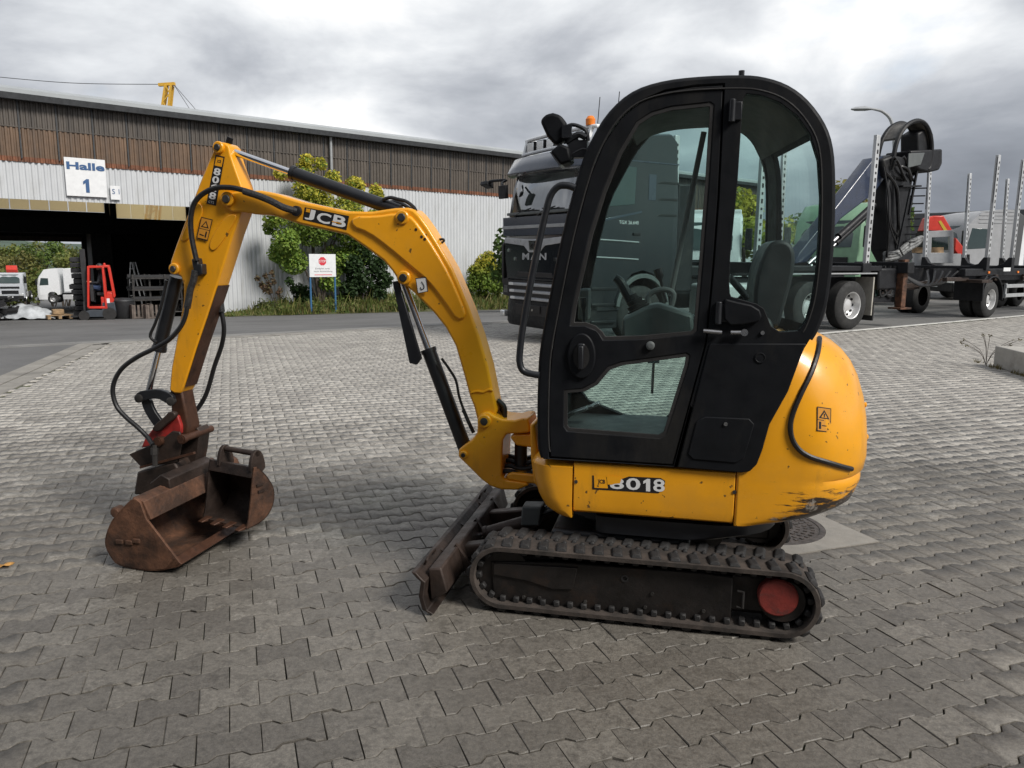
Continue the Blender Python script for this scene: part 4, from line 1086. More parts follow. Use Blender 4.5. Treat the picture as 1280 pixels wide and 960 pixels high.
# ---- swing bracket, boom, arm
def build_boom():
    YN = .10
    o = [(597, 522), (602, 516), (610, 515), (617, 520), (628, 524.5), (643, 525.5), (652, 523), (660, 523), (662.5, 535), (662, 541), (648, 542.5), (640, 542.5), (633, 543), (628.5, 550), (627.5, 570), (627, 596), (633, 601), (657, 604), (661, 607), (647, 613), (627, 612.5), (613, 608), (602, 600), (588, 586), (572.5, 571), (573, 562), (581, 556), (590, 550), (596, 541)]
    b = B(); b.prism(XZP(o, YN), -YN, YN, XZ); sb = b.done("swing_bracket", M['yellow'], exc, bevel=.012, seg=3)
    for q, r in (((606, 526), .034), ((580, 568), .02)):
        p = PX(*q, YN); b = B(); b.lathe([(0, r), (.012, r), (.016, r * .85)], (p.x, YN, p.z), (0, 1, 0), 24); e = b.done("boss", M['yellow'], sb)
        b = B(); b.lathe([(0, r * .55), (.02, r * .55), (.022, r * .45)], (p.x, YN, p.z), (0, 1, 0), 16); b.done("pin_head", M['dark_steel'], e)
    # nose lugs of the main frame that carry the bracket
    for o2, nm in (([(637, 547), (641, 543), (664, 543), (667, 556), (663, 560), (645, 557)], "nose_lug"), ([(633, 593), (640, 591), (672, 594), (674, 606), (655, 604), (634, 600)], "nose_lug")):
        b = B(); b.prism(XZP(o2, .09), -.09, .09, XZ); b.done(nm, M['yellow'], exc, bevel=.01, seg=3)
    b = B(); b.prism(XZP([(662, 530), (668, 530), (674, 580), (674, 612), (667, 604), (663, 570)], .22), -.22, .22, XZ); b.done("nose_plate", M['yellow'], exc, bevel=.02, seg=3)
    p = PX(651, 566, 0); b = B(); b.cyl((p.x, 0, PX(651, 600, 0).z), (p.x, 0, PX(651, 530, 0).z), .032, n=18); b.done("king_pin", M['black_paint'], exc)
    for k in range(5):
        y = -.06 + .03 * k; b = B(); b.tube([PX(x, yy + 3 * math.sin(k * 2.1), y) for x, yy in ((622, 572 + k * 4), (636, 570 + k * 4), (652, 574 + k * 4), (672, 570 + k * 4), (690, 572))], .0125); b.done("hose", M['hose'], exc)
    for k in range(4):
        b = B(); b.tube([PX(x, yy, -.05 + .03 * k) for x, yy in ((616 + 2 * k, 500), (624 + 2 * k, 508), (628 + k, 520), (628, 534))], .012); b.done("hose", M['hose'], exc)
    # boom: box section, narrower top flange face then body (near face at +w)
    upper = [(301, 238), (326, 238), (345, 242), (377, 252), (434, 264), (464, 264.5), (480, 262), (494, 260), (509, 259.5), (517, 262), (524, 269), (535, 284), (550, 309), (565, 335), (574, 356), (587, 387), (599, 421), (610, 459), (617, 494), (621, 512), (617, 526), (608, 536), (600, 532), (596, 524)]
    lower = [(592, 508), (587, 496), (580, 470), (569, 432), (557, 410), (542, 391), (527, 376), (516, 365), (497, 350), (490, 339), (479, 326), (456, 309), (434, 294), (407, 287.5), (377, 281), (340, 269), (320, 268), (301, 265), (290, 266), (281, 260), (280, 250), (286, 241)]
    w = .07
    pr = XZP(upper + lower, w)
    b = B(); b.prism(pr, -w, w, XZ); bo = b.done("boom", M['yellow'], exc, bevel=.012, seg=3)
    # raised side bosses: cast pivot zones, pressed cheek and weld seam
    chk = XZP([(440, 270), (470, 270), (497, 266), (512, 268), (524, 281), (545, 312), (562, 342), (578, 378), (584, 396), (572, 402), (556, 378), (536, 352), (512, 332), (486, 310), (462, 292), (440, 284)], w)
    b = B(); b.prism(chaikin(chk, 1), w - .01, w + .012, XZ); b.done("cheek_plate", M['yellow'], bo, bevel=.011, seg=3)
    b = B(); b.tube([PX(x, y, w + .001) for x, y in ((589, 491), (597, 489), (604, 490), (611, 487), (616, 488))], .006, n=6); b.done("weld_seam", M['yellow'], bo)
    for q, r in (((504, 272), .034), ((506, 347), .034), ((286, 249), .036)):
        p = PX(*q, w); b = B(); b.lathe([(0, r), (.014, r), (.018, r * .86)], (p.x, w + .004, p.z), (0, 1, 0), 24); e = b.done("boss", M['yellow'], bo)
        b = B(); b.lathe([(0, r * .58), (.024, r * .58), (.027, r * .48)], (p.x, w + .004, p.z), (0, 1, 0), 18); b.done("pin_head", M['dark_steel'], e)
    for q in ((521, 287), (528, 296), (532, 299)):
        p = PX(*q, w); b = B(); b.cyl((p.x, w + .008, p.z), (p.x, w + .0135, p.z), .007, n=10); b.done("hole_plug", M['rust_dark'], bo)
    b = B(); b.tube([PX(x, y, 0) for x, y in ((549, 306), (555, 301), (553, 299), (547, 300))], .006, n=6); b.done("lifting_ring", M['black_paint'], bo)
    # caution plate on the boom
    st = [(519.5, 348), (532.5, 346.5), (535, 364), (522.5, 366.5)]
    def quad(pts, name, m, y, par): 
        b = B(); b.poly([(p.x, y, p.z) for p in (PX(a, c, y) for a, c in pts)]); return b.done(name, m, par, smooth=0)
    qd = quad(st, "caution_plate", M['letter_white'], w + .0145, bo)
    b = B(); b.tube([PX(x, y, w + .0155) for x, y in ((527, 352), (529.5, 356), (530, 360), (527, 362), (525.5, 359))], .0022, n=6); b.done("hook_mark", M['letter_black'], qd)
    b = B(); pz = [PX(x, y, w + .0150) for x, y in st]
    for i in range(4): b.tube([pz[i], pz[(i + 1) % 4]], .0016, n=5, smooth=False)
    b.done("plate_border", M['letter_black'], qd)
    # maker lettering
    q = [(381, 259), (436.5, 270), (433, 287.5), (378.5, 274.5)]
    dc = quad(q, "maker_decal", M['letter_black'], w + .0012, bo)
    def lett(body, x0, y0, x1, y1, x2, y2, m=M['letter_white'], bold=.025, par=dc, y=w + .0022, nm="maker_lettering"):
        p, e, u = PX(x0, y0, w), PX(x1, y1, w), PX(x2, y2, w); text(nm, body, (p.x, y, p.z), tuple(e - p), tuple(u - p), m, par, bold)
    lett("J", 380.5, 273.5, 392, 276.3, 383.5, 260.5); lett("C", 395, 277, 412, 281, 398, 264.5); lett("B", 415, 281.3, 431.5, 285.3, 418, 268)
    quad([(383, 260.5), (388, 261.4), (387.3, 265.8), (382.3, 264.8)], "maker_mark", M['yellow'], w + .003, dc)
    quad([(415, 276.2), (426, 278.8), (425.8, 279.8), (414.8, 277.4)], "torn_strip", M['yellow'], w + .003, dc)
    # boom ram and its guard plate
    p0, p1 = PX(582, 562, .0), PX(503, 350, .0)
    cylinder("boom_ram", (p0.x, .0, p0.z), (p1.x, .0, p1.z), .60, .036, .018)
    a, c = PX(514, 456, .06), PX(491, 352, .06)
    g = XZP([(491, 351), (498, 349), (536, 430), (524, 455), (511, 457)], .05)
    g = XZP([(490.5, 352), (498, 351), (527, 448), (521, 456), (512, 454)], .05)
    b = B(); b.prism(g, .035, .055, XZ); b.done("ram_guard", M['black_paint'], exc, bevel=.004)
    b = B(); b.tube([PX(x, y, .05) for x, y in ((552, 448), (562, 462), (570, 476), (574, 496), (581, 516))], .007); b.tube([PX(x, y, .05) for x, y in ((579, 512), (586, 528), (592, 541))], .010); b.done("ram_hose", M['hose'], exc)
    # arm ram along the top of the boom
    p0, p1 = PX(500, 264, 0), PX(284, 187, 0)
    cylinder("arm_ram", (p0.x, 0, p0.z), (p1.x, 0, p1.z), .62, .033, .017)
    b = B(); b.tube([PX(x, y, .03) for x, y in ((478, 250), (487, 247), (497, 249), (508, 252), (517, 259), (520, 264))], .009)
    b.tube([PX(x, y, -.02) for x, y in ((482, 254), (492, 252), (503, 255), (514, 262))], .009); b.done("hose", M['hose'], exc)
    # ---- arm
    wa = .058
    arm = [(267, 186), (270, 180), (275, 177.5), (281, 178), (286, 183), (288, 193), (293, 208), (301, 230), (304, 240), (304, 256), (298, 274), (291, 293), (284, 316), (271, 357), (259, 394), (246, 432), (236.5, 462), (229.5, 484), (225, 492), (218, 492), (211.5, 488), (214, 460), (219, 433), (224, 405), (229, 375), (229, 356), (226, 346), (218, 341), (212, 337), (213, 326), (220, 306), (229, 282), (240, 253), (252, 222)]
    b = B(); b.prism(XZP(arm, wa), -wa, wa, XZ); ar = b.done("dipper_arm", M['yellow'], exc, bevel=.009, seg=3)
    # worn bare rear face of the arm
    wr = XZP([(271.6, 357), (259.6, 394), (246.6, 432), (237.1, 462), (230.2, 484)], wa)
    b = B(); b.rings([[(x - .0022, y, z) for y in (-wa + .004, wa - .004)] for x, z in wr], cap=False, closed=False)
    b.done("worn_face", M['bare_rust'], ar, smooth=0)
    # pressed ribs on the arm side
    for rb in ([(298, 268), (291, 282), (280, 300), (269, 314), (263, 312), (262, 304), (270, 288), (284, 268)], [(247, 250), (240, 266), (230, 288), (226, 299), (229, 302), (236, 300), (246, 284), (256, 262)]):
        b = B(); b.prism(chaikin(XZP(rb, wa), 2), wa - .004, wa + .006, XZ); b.done("pressed_rib", M['yellow'], ar, bevel=.005)
    for q, r in (((274, 184.5), .030), ((286, 249), .034), ((219, 336), .030)):
        p = PX(*q, wa); b = B(); b.lathe([(0, r), (.012, r), (.016, r * .86)], (p.x, wa, p.z), (0, 1, 0), 24); e = b.done("boss", M['yellow'], ar)
        b = B(); b.lathe([(0, r * .55), (.022, r * .55), (.026, r * .45)], (p.x, wa, p.z), (0, 1, 0), 16); b.done("pin_head", M['dark_steel'], e)
    b = B(); b.cyl(PX(285, 181, 0), PX(288, 172, 0), .016, n=12); b.done("end_cap", M['black_plastic'], ar)
    # number strip down the arm
    sq = [(269.5, 193.5), (281, 196), (270, 257), (258, 254.5)]
    yd = wa + .0012
    nd = quad(sq, "number_strip", M['letter_black'], yd, ar)
    P4 = [PX(a, c, yd) for a, c in sq]
    def at(u, v): return P4[0] + (P4[1] - P4[0]) * u + (P4[3] - P4[0]) * v
    def cell(body, u0, v0, u1, v1, m, bold=.03, nm="number_lettering"):
        p, e, u = at(u0, v1), at(u1, v1), at(u0, v0); text(nm, body, (p.x, yd + .001, p.z), tuple(e - p), tuple(u - p), m, nd, bold)
    b = B(); b.poly([(q.x, yd + .0006, q.z) for q in (at(.12, .03), at(.88, .03), at(.88, .21), at(.12, .21))]); b.done("maker_mark", M['yellow'], nd, smooth=0)
    cell("JCB", .28, .08, .72, .16, M['letter_black'], .03, "maker_lettering")
    for i, ch in enumerate("8018"): cell(ch, .14, .25 + i * .165, .88, .25 + i * .165 + .145, M['letter_white'])
    cell("CTS", .2, .925, .8, .975, M['letter_white'], .01)
    # warning sticker on the arm
    sq2 = [(251.5, 271), (266, 274.5), (259.5, 301.5), (245.5, 297.5)]
    ws = quad(sq2, "warning_sticker", M['letter_black'], wa + .0070, ar); P5 = [PX(a, c, wa + .007) for a, c in sq2]
    def at2(u, v): return P5[0] + (P5[1] - P5[0]) * u + (P5[3] - P5[0]) * v
    def pb(pts, nm, m, k):
        b = B(); b.poly([(q.x, wa + .007 + k, q.z) for q in (at2(u, v) for u, v in pts)]); b.done(nm, m, ws, smooth=0)
    pb([(.07, .04), (.93, .04), (.93, .51), (.07, .51)], "warning_field", M['sticker'], .0006); pb([(.07, .54), (.93, .54), (.93, .96), (.07, .96)], "warning_field", M['sticker'], .0006)
    pb([(.5, .12), (.84, .44), (.16, .44)], "triangle", M['letter_black'], .0012); pb([(.5, .20), (.70, .40), (.30, .40)], "triangle_inside", M['sticker'], .0018)
    pb([(.2, .76), (.6, .80), (.6, .84), (.2, .82)], "bucket_mark", M['letter_black'], .0012); pb([(.66, .6), (.78, .6), (.78, .88), (.66, .88)], "person_mark", M['letter_black'], .0012)
    # bucket ram
    p0, p1 = PX(221, 346, 0), PX(184, 497, 0)
    cylinder("bucket_ram", (p0.x, 0, p0.z), (p1.x, 0, p1.z), .60, .036, .017)
    # hoses along the arm
    def hose(pts, r, y=.09, nm="hose", m=None, k=5):
        b = B(); b.tube([PX(*(q[:2]), q[2] if len(q) > 2 else y) for q in pts], r, n=10, k=k); return b.done(nm, m or M['hose'], exc)
    hose([(372, 264, .075), (362, 261, .10), (350, 257), (335, 249), (320, 243), (305, 238), (288, 234.5), (270, 235), (254, 242), (243, 254), (238.5, 272), (239.5, 295), (244, 318), (246, 326)], .0135, .10)
    hose([(371, 264, .082), (355, 259.5, .106), (338, 251, .104), (322, 244.5, .103), (305, 239, .103)], .0175, .10, "hose_wrap", M['spiral'])
    p = PX(372, 264, .07); b = B(); b.lathe([(0, .026), (.02, .026), (.022, .018)], (p.x, .07, p.z), (0, 1, 0), 16); b.done("hose_port", M['black_paint'], bo)
    b = B(); q = PX(246, 334, .09); b.box((q.x, .075, q.z), (.035, .05, .09), Matrix.Rotation(.15, 3, 'Y')); b.box((q.x - .02, .075, q.z - .01), (.03, .05, .055)); b.done("valve_block", M['black_paint'], ar, bevel=.006)
    hose([(244, 338), (242, 350), (238, 362), (236, 374), (234, 385)], .0175, .10, "hose_wrap", M['spiral'])
    hose([(234, 382), (232, 394), (226, 408), (212, 424), (192, 436), (172, 446), (154, 459), (144, 474), (141, 490), (146, 508), (158, 522), (172, 534), (184, 546), (191, 556, .14)], .0125, .12)
    hose([(196, 428), (190, 424), (188, 418), (194, 404), (202, 380), (208, 350)], .008, .05)
    hose([(273, 367, -.05), (276, 385, -.05), (280, 410, -.06), (277, 432, -.08), (268, 458, -.09), (258, 492, -.10), (246, 512, -.09), (235, 520, -.06)], .0125, -.07)
    hose([(272, 362, -.05), (275, 377, -.05), (277, 390, -.05)], .0185, -.05, "hose_wrap", M['spiral'])
    # ---- linkage
    LB = M['black_paint']
    for y in (.06, -.06):
        b = B(); b.prism(chaikin(XZP([(169, 497), (174, 489), (187, 487), (200, 486), (212, 490), (219, 496), (217, 505), (210, 504), (198, 497), (186, 499), (174, 503)], y), 1), y - .014, y + .014, XZ); b.done("tipping_link", LB, exc, bevel=.004)
        b = B(); b.prism(chaikin(XZP([(174, 500), (186, 498), (190, 512), (200, 526), (208, 536), (198, 541), (187, 528), (178, 513)], y), 1), y - .03, y - .008, XZ); b.done("lower_link", LB, exc, bevel=.004)
    for q, r in (((173, 498), .024), ((213, 502), .024)):
        p = PX(*q, .08); b = B(); b.lathe([(-.16, r * .7), (-.002, r * .7), (-.002, r), (.008, r), (.012, r * .7)], (p.x, .075, p.z), (0, 1, 0), 18); b.done("link_pin", M['dark_steel'], exc)
    # ---- quick hitch (red) and tilt head
    hz = XZP([(176, 560), (181, 548), (189, 538), (200, 527), (212, 517), (222, 520), (226, 532), (226, 542), (214, 549), (198, 556)], .07)
    b = B(); b.prism(hz, -.07, .07, XZ); qh = b.done("quick_hitch", M['red'], exc, bevel=.006)
    b = B(); b.prism(chaikin(XZP([(189, 536), (195, 529), (205, 521), (211, 514), (219, 516), (218, 523), (207, 531), (200, 539), (193, 540)], .1), 1), .068, .10, XZ); b.done("latch_casting", M['rust_dark'], qh, bevel=.01)
    b = B(); b.prism(XZP([(222, 480), (236, 482), (246, 530), (242, 545), (226, 545), (224, 520)], -.02), -.055, .05, XZ); b.done("arm_end_fork", M['bare_rust'], exc, bevel=.012)
    # angled side plates of the tilt head
    for y0, y1, s in ((.085, .10, 0), (-.10, -.085, 0)):
        pl = [(161, 568), (177, 561), (200, 551), (215, 539), (224, 540), (227, 548), (225, 562), (222, 578), (210, 580), (176, 584)]
        b = B(); b.prism(XZP(pl, .1), y0, y1, XZ); b.done("hitch_side_plate", M['rust_dark'], qh, bevel=.004)
    for q in ((215, 546), (244, 543)):
        p = PX(*q, 0); b = B(); b.cyl((p.x, -.15, p.z), (p.x, .13, p.z), .020, n=14); b.cyl((p.x, .10, p.z), (p.x, .125, p.z), .026, n=14); b.done("hitch_pin", M['bare_rust'], qh)
    b = B(); b.prism(XZP([(224, 548), (246, 534), (250, 540), (247, 565), (244, 580), (222, 584)], -.02), -.12, -.02, XZ); b.done("tilt_head", M['rust_dark'], exc, bevel=.006)
    b = B(); b.bar(PX(176, 584, .1), PX(243, 566, .1), .02, .012); b.done("base_rib", M['bare_rust'], qh)
    b = B(); b.prism(XZP([(186, 584), (232, 572), (241, 590), (236, 606), (204, 612), (182, 612)], .0), -.10, .10, XZ); b.done("tilt_base", M['rust_dark'], exc, bevel=.01)
    for q, r in (((180, 596), .033), ((238, 588), .034)):
        p = PX(*q, .08); b = B(); b.lathe([(-.2, r * .6), (-.04, r * .6), (-.04, r), (.012, r), (.018, r * .6)], (p.x, .08, p.z), (.0, 1, 0), 14); b.done("tilt_pin", M['bare_rust'], exc)
    b = B(); b.cyl(PX(193, 556, .13), PX(194, 582, .13), .014, n=8); b.cyl(PX(193, 560, .13), PX(193, 568, .13), .02, n=6); b.done("hose_fitting", M['dark_steel'], exc)
build_boom()

# ---- wide tilting bucket on the arm
def bucket_shell(prof, y0, y1, t, name, parent, m, side_m=None, cut=None, XZf=XZ):
    """prof: open profile from the top beam round the back to the cutting lip (x, z)"""
    inner = inset(prof + [prof[0]], t)[:len(prof)] if False else None
    p = [np.array(q) for q in prof]; n = len(p); off = []
    for i in range(n):
        a, c = p[max(i - 1, 0)], p[min(i + 1, n - 1)]; d = (c - a) / np.linalg.norm(c - a); off.append(p[i] + np.array([d[1], -d[0]]) * t)
    loop = [tuple(q) for q in p] + [tuple(q) for q in off[::-1]]
    b = B(); b.prism(loop, y0, y1, XZf); return b.done(name, m, parent, bevel=.003)
def build_bucket():
    A = XF.loc(onz(226, 719)); YN = float(A[1]); YF = YN - .86
    # side panel outline on the near plane
    side = [(167, 636), (176, 640), (183, 660), (226, 716), (222, 720), (205, 724), (178, 724), (150, 718), (140, 709), (132.5, 694), (133, 680), (141, 662), (155, 646)]
    sp = XZP(side, YN); zmin = min(z for x, z in sp); sp = [(x, z - zmin + .004) for x, z in sp]
    def fx(pts): return [(x, z - zmin + .004) for x, z in XZP(pts, YN)]
    outer = fx([(176, 640), (167, 635), (155, 645), (141, 661), (133, 680), (132.5, 694), (140, 709), (150, 718), (178, 724), (205, 724), (226, 717)])
    # opening faces the machine (towards -x); shell follows the outline
    b = B(); p = [np.array(q) for q in catmull(outer, 3)]; n = len(p)
    t = .010; off = []
    cxz = np.mean(np.array(sp), 0)
    for i in range(n):
        a, c = p[max(i - 1, 0)], p[min(i + 1, n - 1)]; d = (c - a) / np.linalg.norm(c - a); nn = np.array([d[1], -d[0]])
        if nn @ (cxz - p[i]) < 0: nn = -nn
        off.append(p[i] + nn * t)
    b.prism([tuple(q) for q in p] + [tuple(q) for q in off[::-1]], YF, YN, XZ)
    bk = b.done("bucket", M['rust'], exc, bevel=.002)
    for y in (YN, YF):
        s = -1 if y == YN else 1
        b = B(); b.prism(sp, y, y + s * .014, XZ); b.done("side_plate", M['rust'], bk, bevel=.002)
    # top beam along the mouth
    bm_ = fx([(164, 634), (178, 639), (188, 662), (180, 664), (168, 652)])
    b = B(); b.prism(bm_, YF + .012, YN - .012, XZ); b.done("top_beam", M['rust'], bk, bevel=.004)
    bt = fx([(150, 632), (165, 620), (176, 626), (178, 640), (165, 640)])
    b = B(); b.prism([(x, z) for x, z in bt], YF + .25, YN - .22, XZ); b.done("torsion_tube", M['rust_dark'], bk, bevel=.006)
    lip = fx([(218, 709), (228, 716.5), (224, 720), (205, 724)])
    b = B(); b.prism(lip, YF, YN, XZ); b.done("cutting_edge", M['bare_rust'], bk, bevel=.002)
    # welded wear marks on the side plate, pin boss
    for q in ((151, 687), (163, 688), (172, 686)):
        p = PX(*q, YN); b = B(); b.box((p.x, YN + .004, p.z - zmin), (.04, .012, .022)); b.done("wear_button", M['rust'], bk, bevel=.003)
    p = PX(143, 652, YN); b = B(); b.lathe([(-.03, .028), (.01, .028), (.016, .02)], (p.x, YN - .02, p.z - zmin), (0, 1, 0), 12); b.done("side_boss", M['rust'], bk)
    return YN, YF
BK = build_bucket()

# ------------------------------------------------------------------ spare digging bucket lying in the wide one
def build_spare():
    base = onz(318, 668, 0.0)
    # its width runs roughly across the picture; mouth towards the photographer, slightly to the left
    az = R(152)
    fr = Frame(((base[0] - .115) * .95, (base[1] + .10) * .95, 0.075), az)      # local x: towards its left (photo left), local y: towards camera
    W2 = .165
    t = thing("digging_bucket", "small rusty digging bucket with a tube handle and teeth leaning in the wide bucket", "bucket", tuple(fr.o), az)
    t.scale = (1.02, .90, .80)
    # profile in (y, z): y towards the camera
    lipz = .075
    prof = [(.02, .47), (-.02, .43), (-.07, .36), (-.105, .28), (-.10, .19), (-.05, .115), (.03, .08), (.12, lipz)]
    pc = catmull(prof, 4)
    YZ = lambda u, v, s: (s, u, v)
    p = [np.array(q) for q in pc]; n = len(p); off = []
    for i in range(n):
        a, c = p[max(i - 1, 0)], p[min(i + 1, n - 1)]; d = (c - a) / np.linalg.norm(c - a); off.append(p[i] + np.array([-d[1], d[0]]) * .008)
    b = B(); b.prism([tuple(q) for q in p] + [tuple(q) for q in off[::-1]], -W2, W2, YZ); b.done("shell", M['rust_dark'], t, bevel=.001)
    sidep = pc + [(.10, .13), (.075, .26), (.055, .40), (.04, .47)]
    for s in (-1, 1):
        b = B(); b.prism(sidep, W2 * s, (W2 - .010) * s, YZ); b.done("side_plate", M['rust'] if s < 0 else M['rust_dark'], t, bevel=.0015)
    b = B(); b.prism([(.02, .47), (.045, .47), (.06, .40), (.03, .405)], -W2 + .01, W2 - .01, YZ); b.done("top_bar", M['rust_dark'], t, bevel=.003)
    # hanger ears with the tube
    for s in (-1, 1):
        x = .115 * s - .03
        b = B(); b.prism(chaikin([(-.06, .42), (.06, .42), (.05, .52), (.02, .575), (-.02, .575), (-.05, .52)], 1), x - .01, x + .01, YZ); b.done("hanger_ear", M['rust_dark'], t, bevel=.002)
    for y, z in ((.0, .55), (.025, .445)):
        b = B(); b.cyl((-.155, y, z), (.095, y, z), .018, n=14); b.done("hanger_tube", M['rust_dark'], t)
    for i in range(4):
        x = -W2 + .03 + i * (2 * W2 - .06) / 3
        b = B(); b.rings([[(x - .022, .09, lipz - .008), (x + .022, .09, lipz - .008), (x + .022, .09, lipz + .018), (x - .022, .09, lipz + .018)], [(x - .016, .165, lipz - .004), (x + .016, .165, lipz - .004), (x + .016, .165, lipz + .004), (x - .016, .165, lipz + .004)]]); b.done("tooth", M['bare_rust'], t, bevel=.003)
    for dz in (.0, .045):
        b = B(); b.box((-W2 - .003, .0 + dz * .2, .30 + dz), (.010, .05, .014)); b.done("weld_mark", M['rust_dark'], t)
build_spare()

# ------------------------------------------------------------------ industrial hall
HQ = onz(0, 400, -0.8)
HA = R(41)
HF = Frame(HQ, HA)
def hw(x, y, z=0.0): return tuple(HF.o + HF.x * x + HF.y * y + np.array([0, 0, z]))
def ongnd(px, py, lo=3.0, hi=400.0):
    d = ray(px, py); d = d / d[1]; t = lo
    while t < hi:
        p = CO + d * t
        if p[2] < ground_z(p[0], p[1]): return p
        t += 0.05
    return CO + d * hi
M['sheet_white'] = mat("white_sheet_metal", (0.52, 0.535, 0.55), 0.45, var=0.05, scale=0.8, dirt=(0.35, 0.35, 0.335), dirt_amt=0.38, dscale=1.2, stretch=(1, 1, .12))
def brown_sheet():
    """dirty brown roof-light sheets: their lower edges are stained rust red"""
    m = mat("brown_translucent_sheet", (0.086, 0.072, 0.060), 0.5, var=0.2, scale=0.9, island=0.10, dirt=(0.05, 0.043, 0.038), dirt_amt=0.6, dscale=1.6, stretch=(1, 1, .2))
    return m
M['sheet_brown'] = brown_sheet()
M['sheet_amber'] = mat("amber_translucent_sheet", (0.132, 0.082, 0.050), 0.5, var=0.22, scale=0.9, island=0.12, dirt=(0.078, 0.058, 0.045), dirt_amt=0.6, dscale=1.6, stretch=(1, 1, .2))
M['sheet_dull'] = mat("dull_translucent_sheet", (0.092, 0.076, 0.062), 0.5, var=0.2, scale=0.9, island=0.12, dirt=(0.06, 0.05, 0.042), dirt_amt=0.6, dscale=1.6, stretch=(1, 1, .2))
M['rust_edge'] = mat("rust_stained_sheet", (0.16, 0.062, 0.03), 0.7, var=0.35, scale=4, dirt=(0.07, 0.04, 0.028), dirt_amt=0.5, dscale=5)
M['roof'] = mat("roof_fascia", (0.33, 0.35, 0.36), 0.5, var=0.08, scale=0.5)
M['gutter'] = mat("dark_gutter", (0.035, 0.037, 0.04), 0.5, var=0.2)
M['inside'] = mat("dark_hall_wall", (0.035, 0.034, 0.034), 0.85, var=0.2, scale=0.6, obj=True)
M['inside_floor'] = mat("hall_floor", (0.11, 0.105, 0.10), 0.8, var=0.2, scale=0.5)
M['beam'] = mat("dark_steel_beam", (0.02, 0.02, 0.022), 0.6, var=0.2)
def translucent(name, col):
    m, nt, N, K = _nt(name)
    out = N.new("ShaderNodeOutputMaterial"); t = N.new("ShaderNodeBsdfTransparent"); t.inputs[0].default_value = (*col, 1)
    d = N.new("ShaderNodeBsdfTranslucent"); d.inputs[0].default_value = (*col, 1); mx = N.new("ShaderNodeMixShader"); mx.inputs[0].default_value = 0.5
    K.new(t.outputs[0], mx.inputs[1]); K.new(d.outputs[0], mx.inputs[2]); K.new(mx.outputs[0], out.inputs[0]); return m
M['rooflight'] = translucent("yellowed_rooflight", (0.95, 0.83, 0.60))
def build_hall():
    t = thing("industrial_hall", "long industrial hall with white corrugated wall, brown sheet band and dark open gateway", "building", tuple(HQ), HA)
    X0, X1, XO = -16.0, 47.0, 6.75
    ZB, ZE, ZO = 5.44, 7.60, 4.14
    DEEP = 26.0
    def corr(name, w, z0, z1, pitch, amp, m, th=.0):
        n = max(2, int(round(w / pitch))); b = B(); pts = []
        for i in range(n):
            x = w * i / n; p = w / n
            pts += [(x, 0), (x + p * .30, 0), (x + p * .45, -amp), (x + p * .85, -amp)]
        pts.append((w, 0))
        a = [b.v((x, y, z0)) for x, y in pts]; c = [b.v((x, y, z1)) for x, y in pts]
        for i in range(len(pts) - 1): b.face((a[i], a[i + 1], c[i + 1], c[i]))
        me = b.mesh(name, 20); me.materials.append(m); return me
    def lay(name, me, x, y, z=0, par=t):
        o = bpy.data.objects.new(name, me); COL.objects.link(o); o.parent = par; o.location = (x, y, z); return o
    PW = 1.14
    up = corr("brown_sheet", PW - .02, 6.55, ZE, .16, .035, M['sheet_brown'])
    mid = corr("amber_sheet", PW - .02, ZB + .10, 6.56, .16, .035, M['sheet_amber'])
    mid2 = corr("dull_sheet", PW - .02, ZB + .10, 6.56, .16, .035, M['sheet_dull'])
    edge = corr("rusty_edge", PW - .01, ZB - .04, ZB + .13, .16, .036, M['rust_edge'])
    hi_ = corr("wall_panel", PW, ZO, ZB, .20, .03, M['sheet_white'])
    full = corr("wall_panel", PW, -.9, ZB, .20, .03, M['sheet_white'])
    jb_ = B(); jb_.box((0, 0, (ZB + ZE) / 2 + .02), (.05, .03, ZE - ZB - .1)); jm = jb_.mesh('sheet_joint', 0); jm.materials.append(M['gutter'])
    x = X0; i = 0
    while x < X1 - .1:
        lay("brown_sheet", up, x, -.012); lay("amber_sheet", mid if x < 8.5 else mid2, x, .004); lay("rusty_edge", edge, x, -.004)
        jb = bpy.data.objects.new('sheet_joint', jm); COL.objects.link(jb); jb.parent = t; jb.location = (x, -.045, 0)
        if x + PW <= XO + .2: lay("wall_panel", hi_, x, .03)
        else: lay("wall_panel", full, x, .03)
        x += PW
    b = B(); b.box(((X0 + X1) / 2, -.03, 6.555), (X1 - X0, .03, .03)); b.done('lap_rail', M['sheet_brown'], t)
    for xx, nm in ((XO - .0, "door_post"), (X0, "corner_post")):
        b = B(); b.box((xx, .06, 1.75), (.16, .16, 5.2)); b.done(nm, M['grey_paint'], t)
    # eave, gutter, roof
    b = B(); b.prism([(-.45, ZE + .0), (-.45, ZE + .13), (0, ZE + .28), (DEEP / 2, ZE + 1.9), (DEEP + .4, ZE + .1), (DEEP + .4, ZE), (DEEP / 2, ZE + 1.75), (0, ZE + .0)], X0 - .3, X1 + .3, lambda u, v, s: (s, u, v)); b.done("roof", M['roof'], t)
    b = B(); b.prism([(-.42, ZE - .20), (-.16, ZE - .20), (-.14, ZE - .003), (-.45, ZE - .003)], X0 - .3, X1 + .3, lambda u, v, s: (s, u, v)); b.done("gutter", M['gutter'], t)
    for px in (414,):
        q = HF.py(px, 200, -.14); b = B(); b.cyl((q[0], -.14, -.5), (q[0], -.14, ZE - .1), .06, n=10); b.done("downpipe", M['grey_paint'], t)
    # inside: floor, back wall with its gate and roof-lights, columns
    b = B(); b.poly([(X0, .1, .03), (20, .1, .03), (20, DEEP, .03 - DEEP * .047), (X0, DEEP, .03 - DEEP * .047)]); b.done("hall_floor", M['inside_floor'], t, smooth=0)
    GX0, GX1, GZ = -13.0, 8.35, 3.0
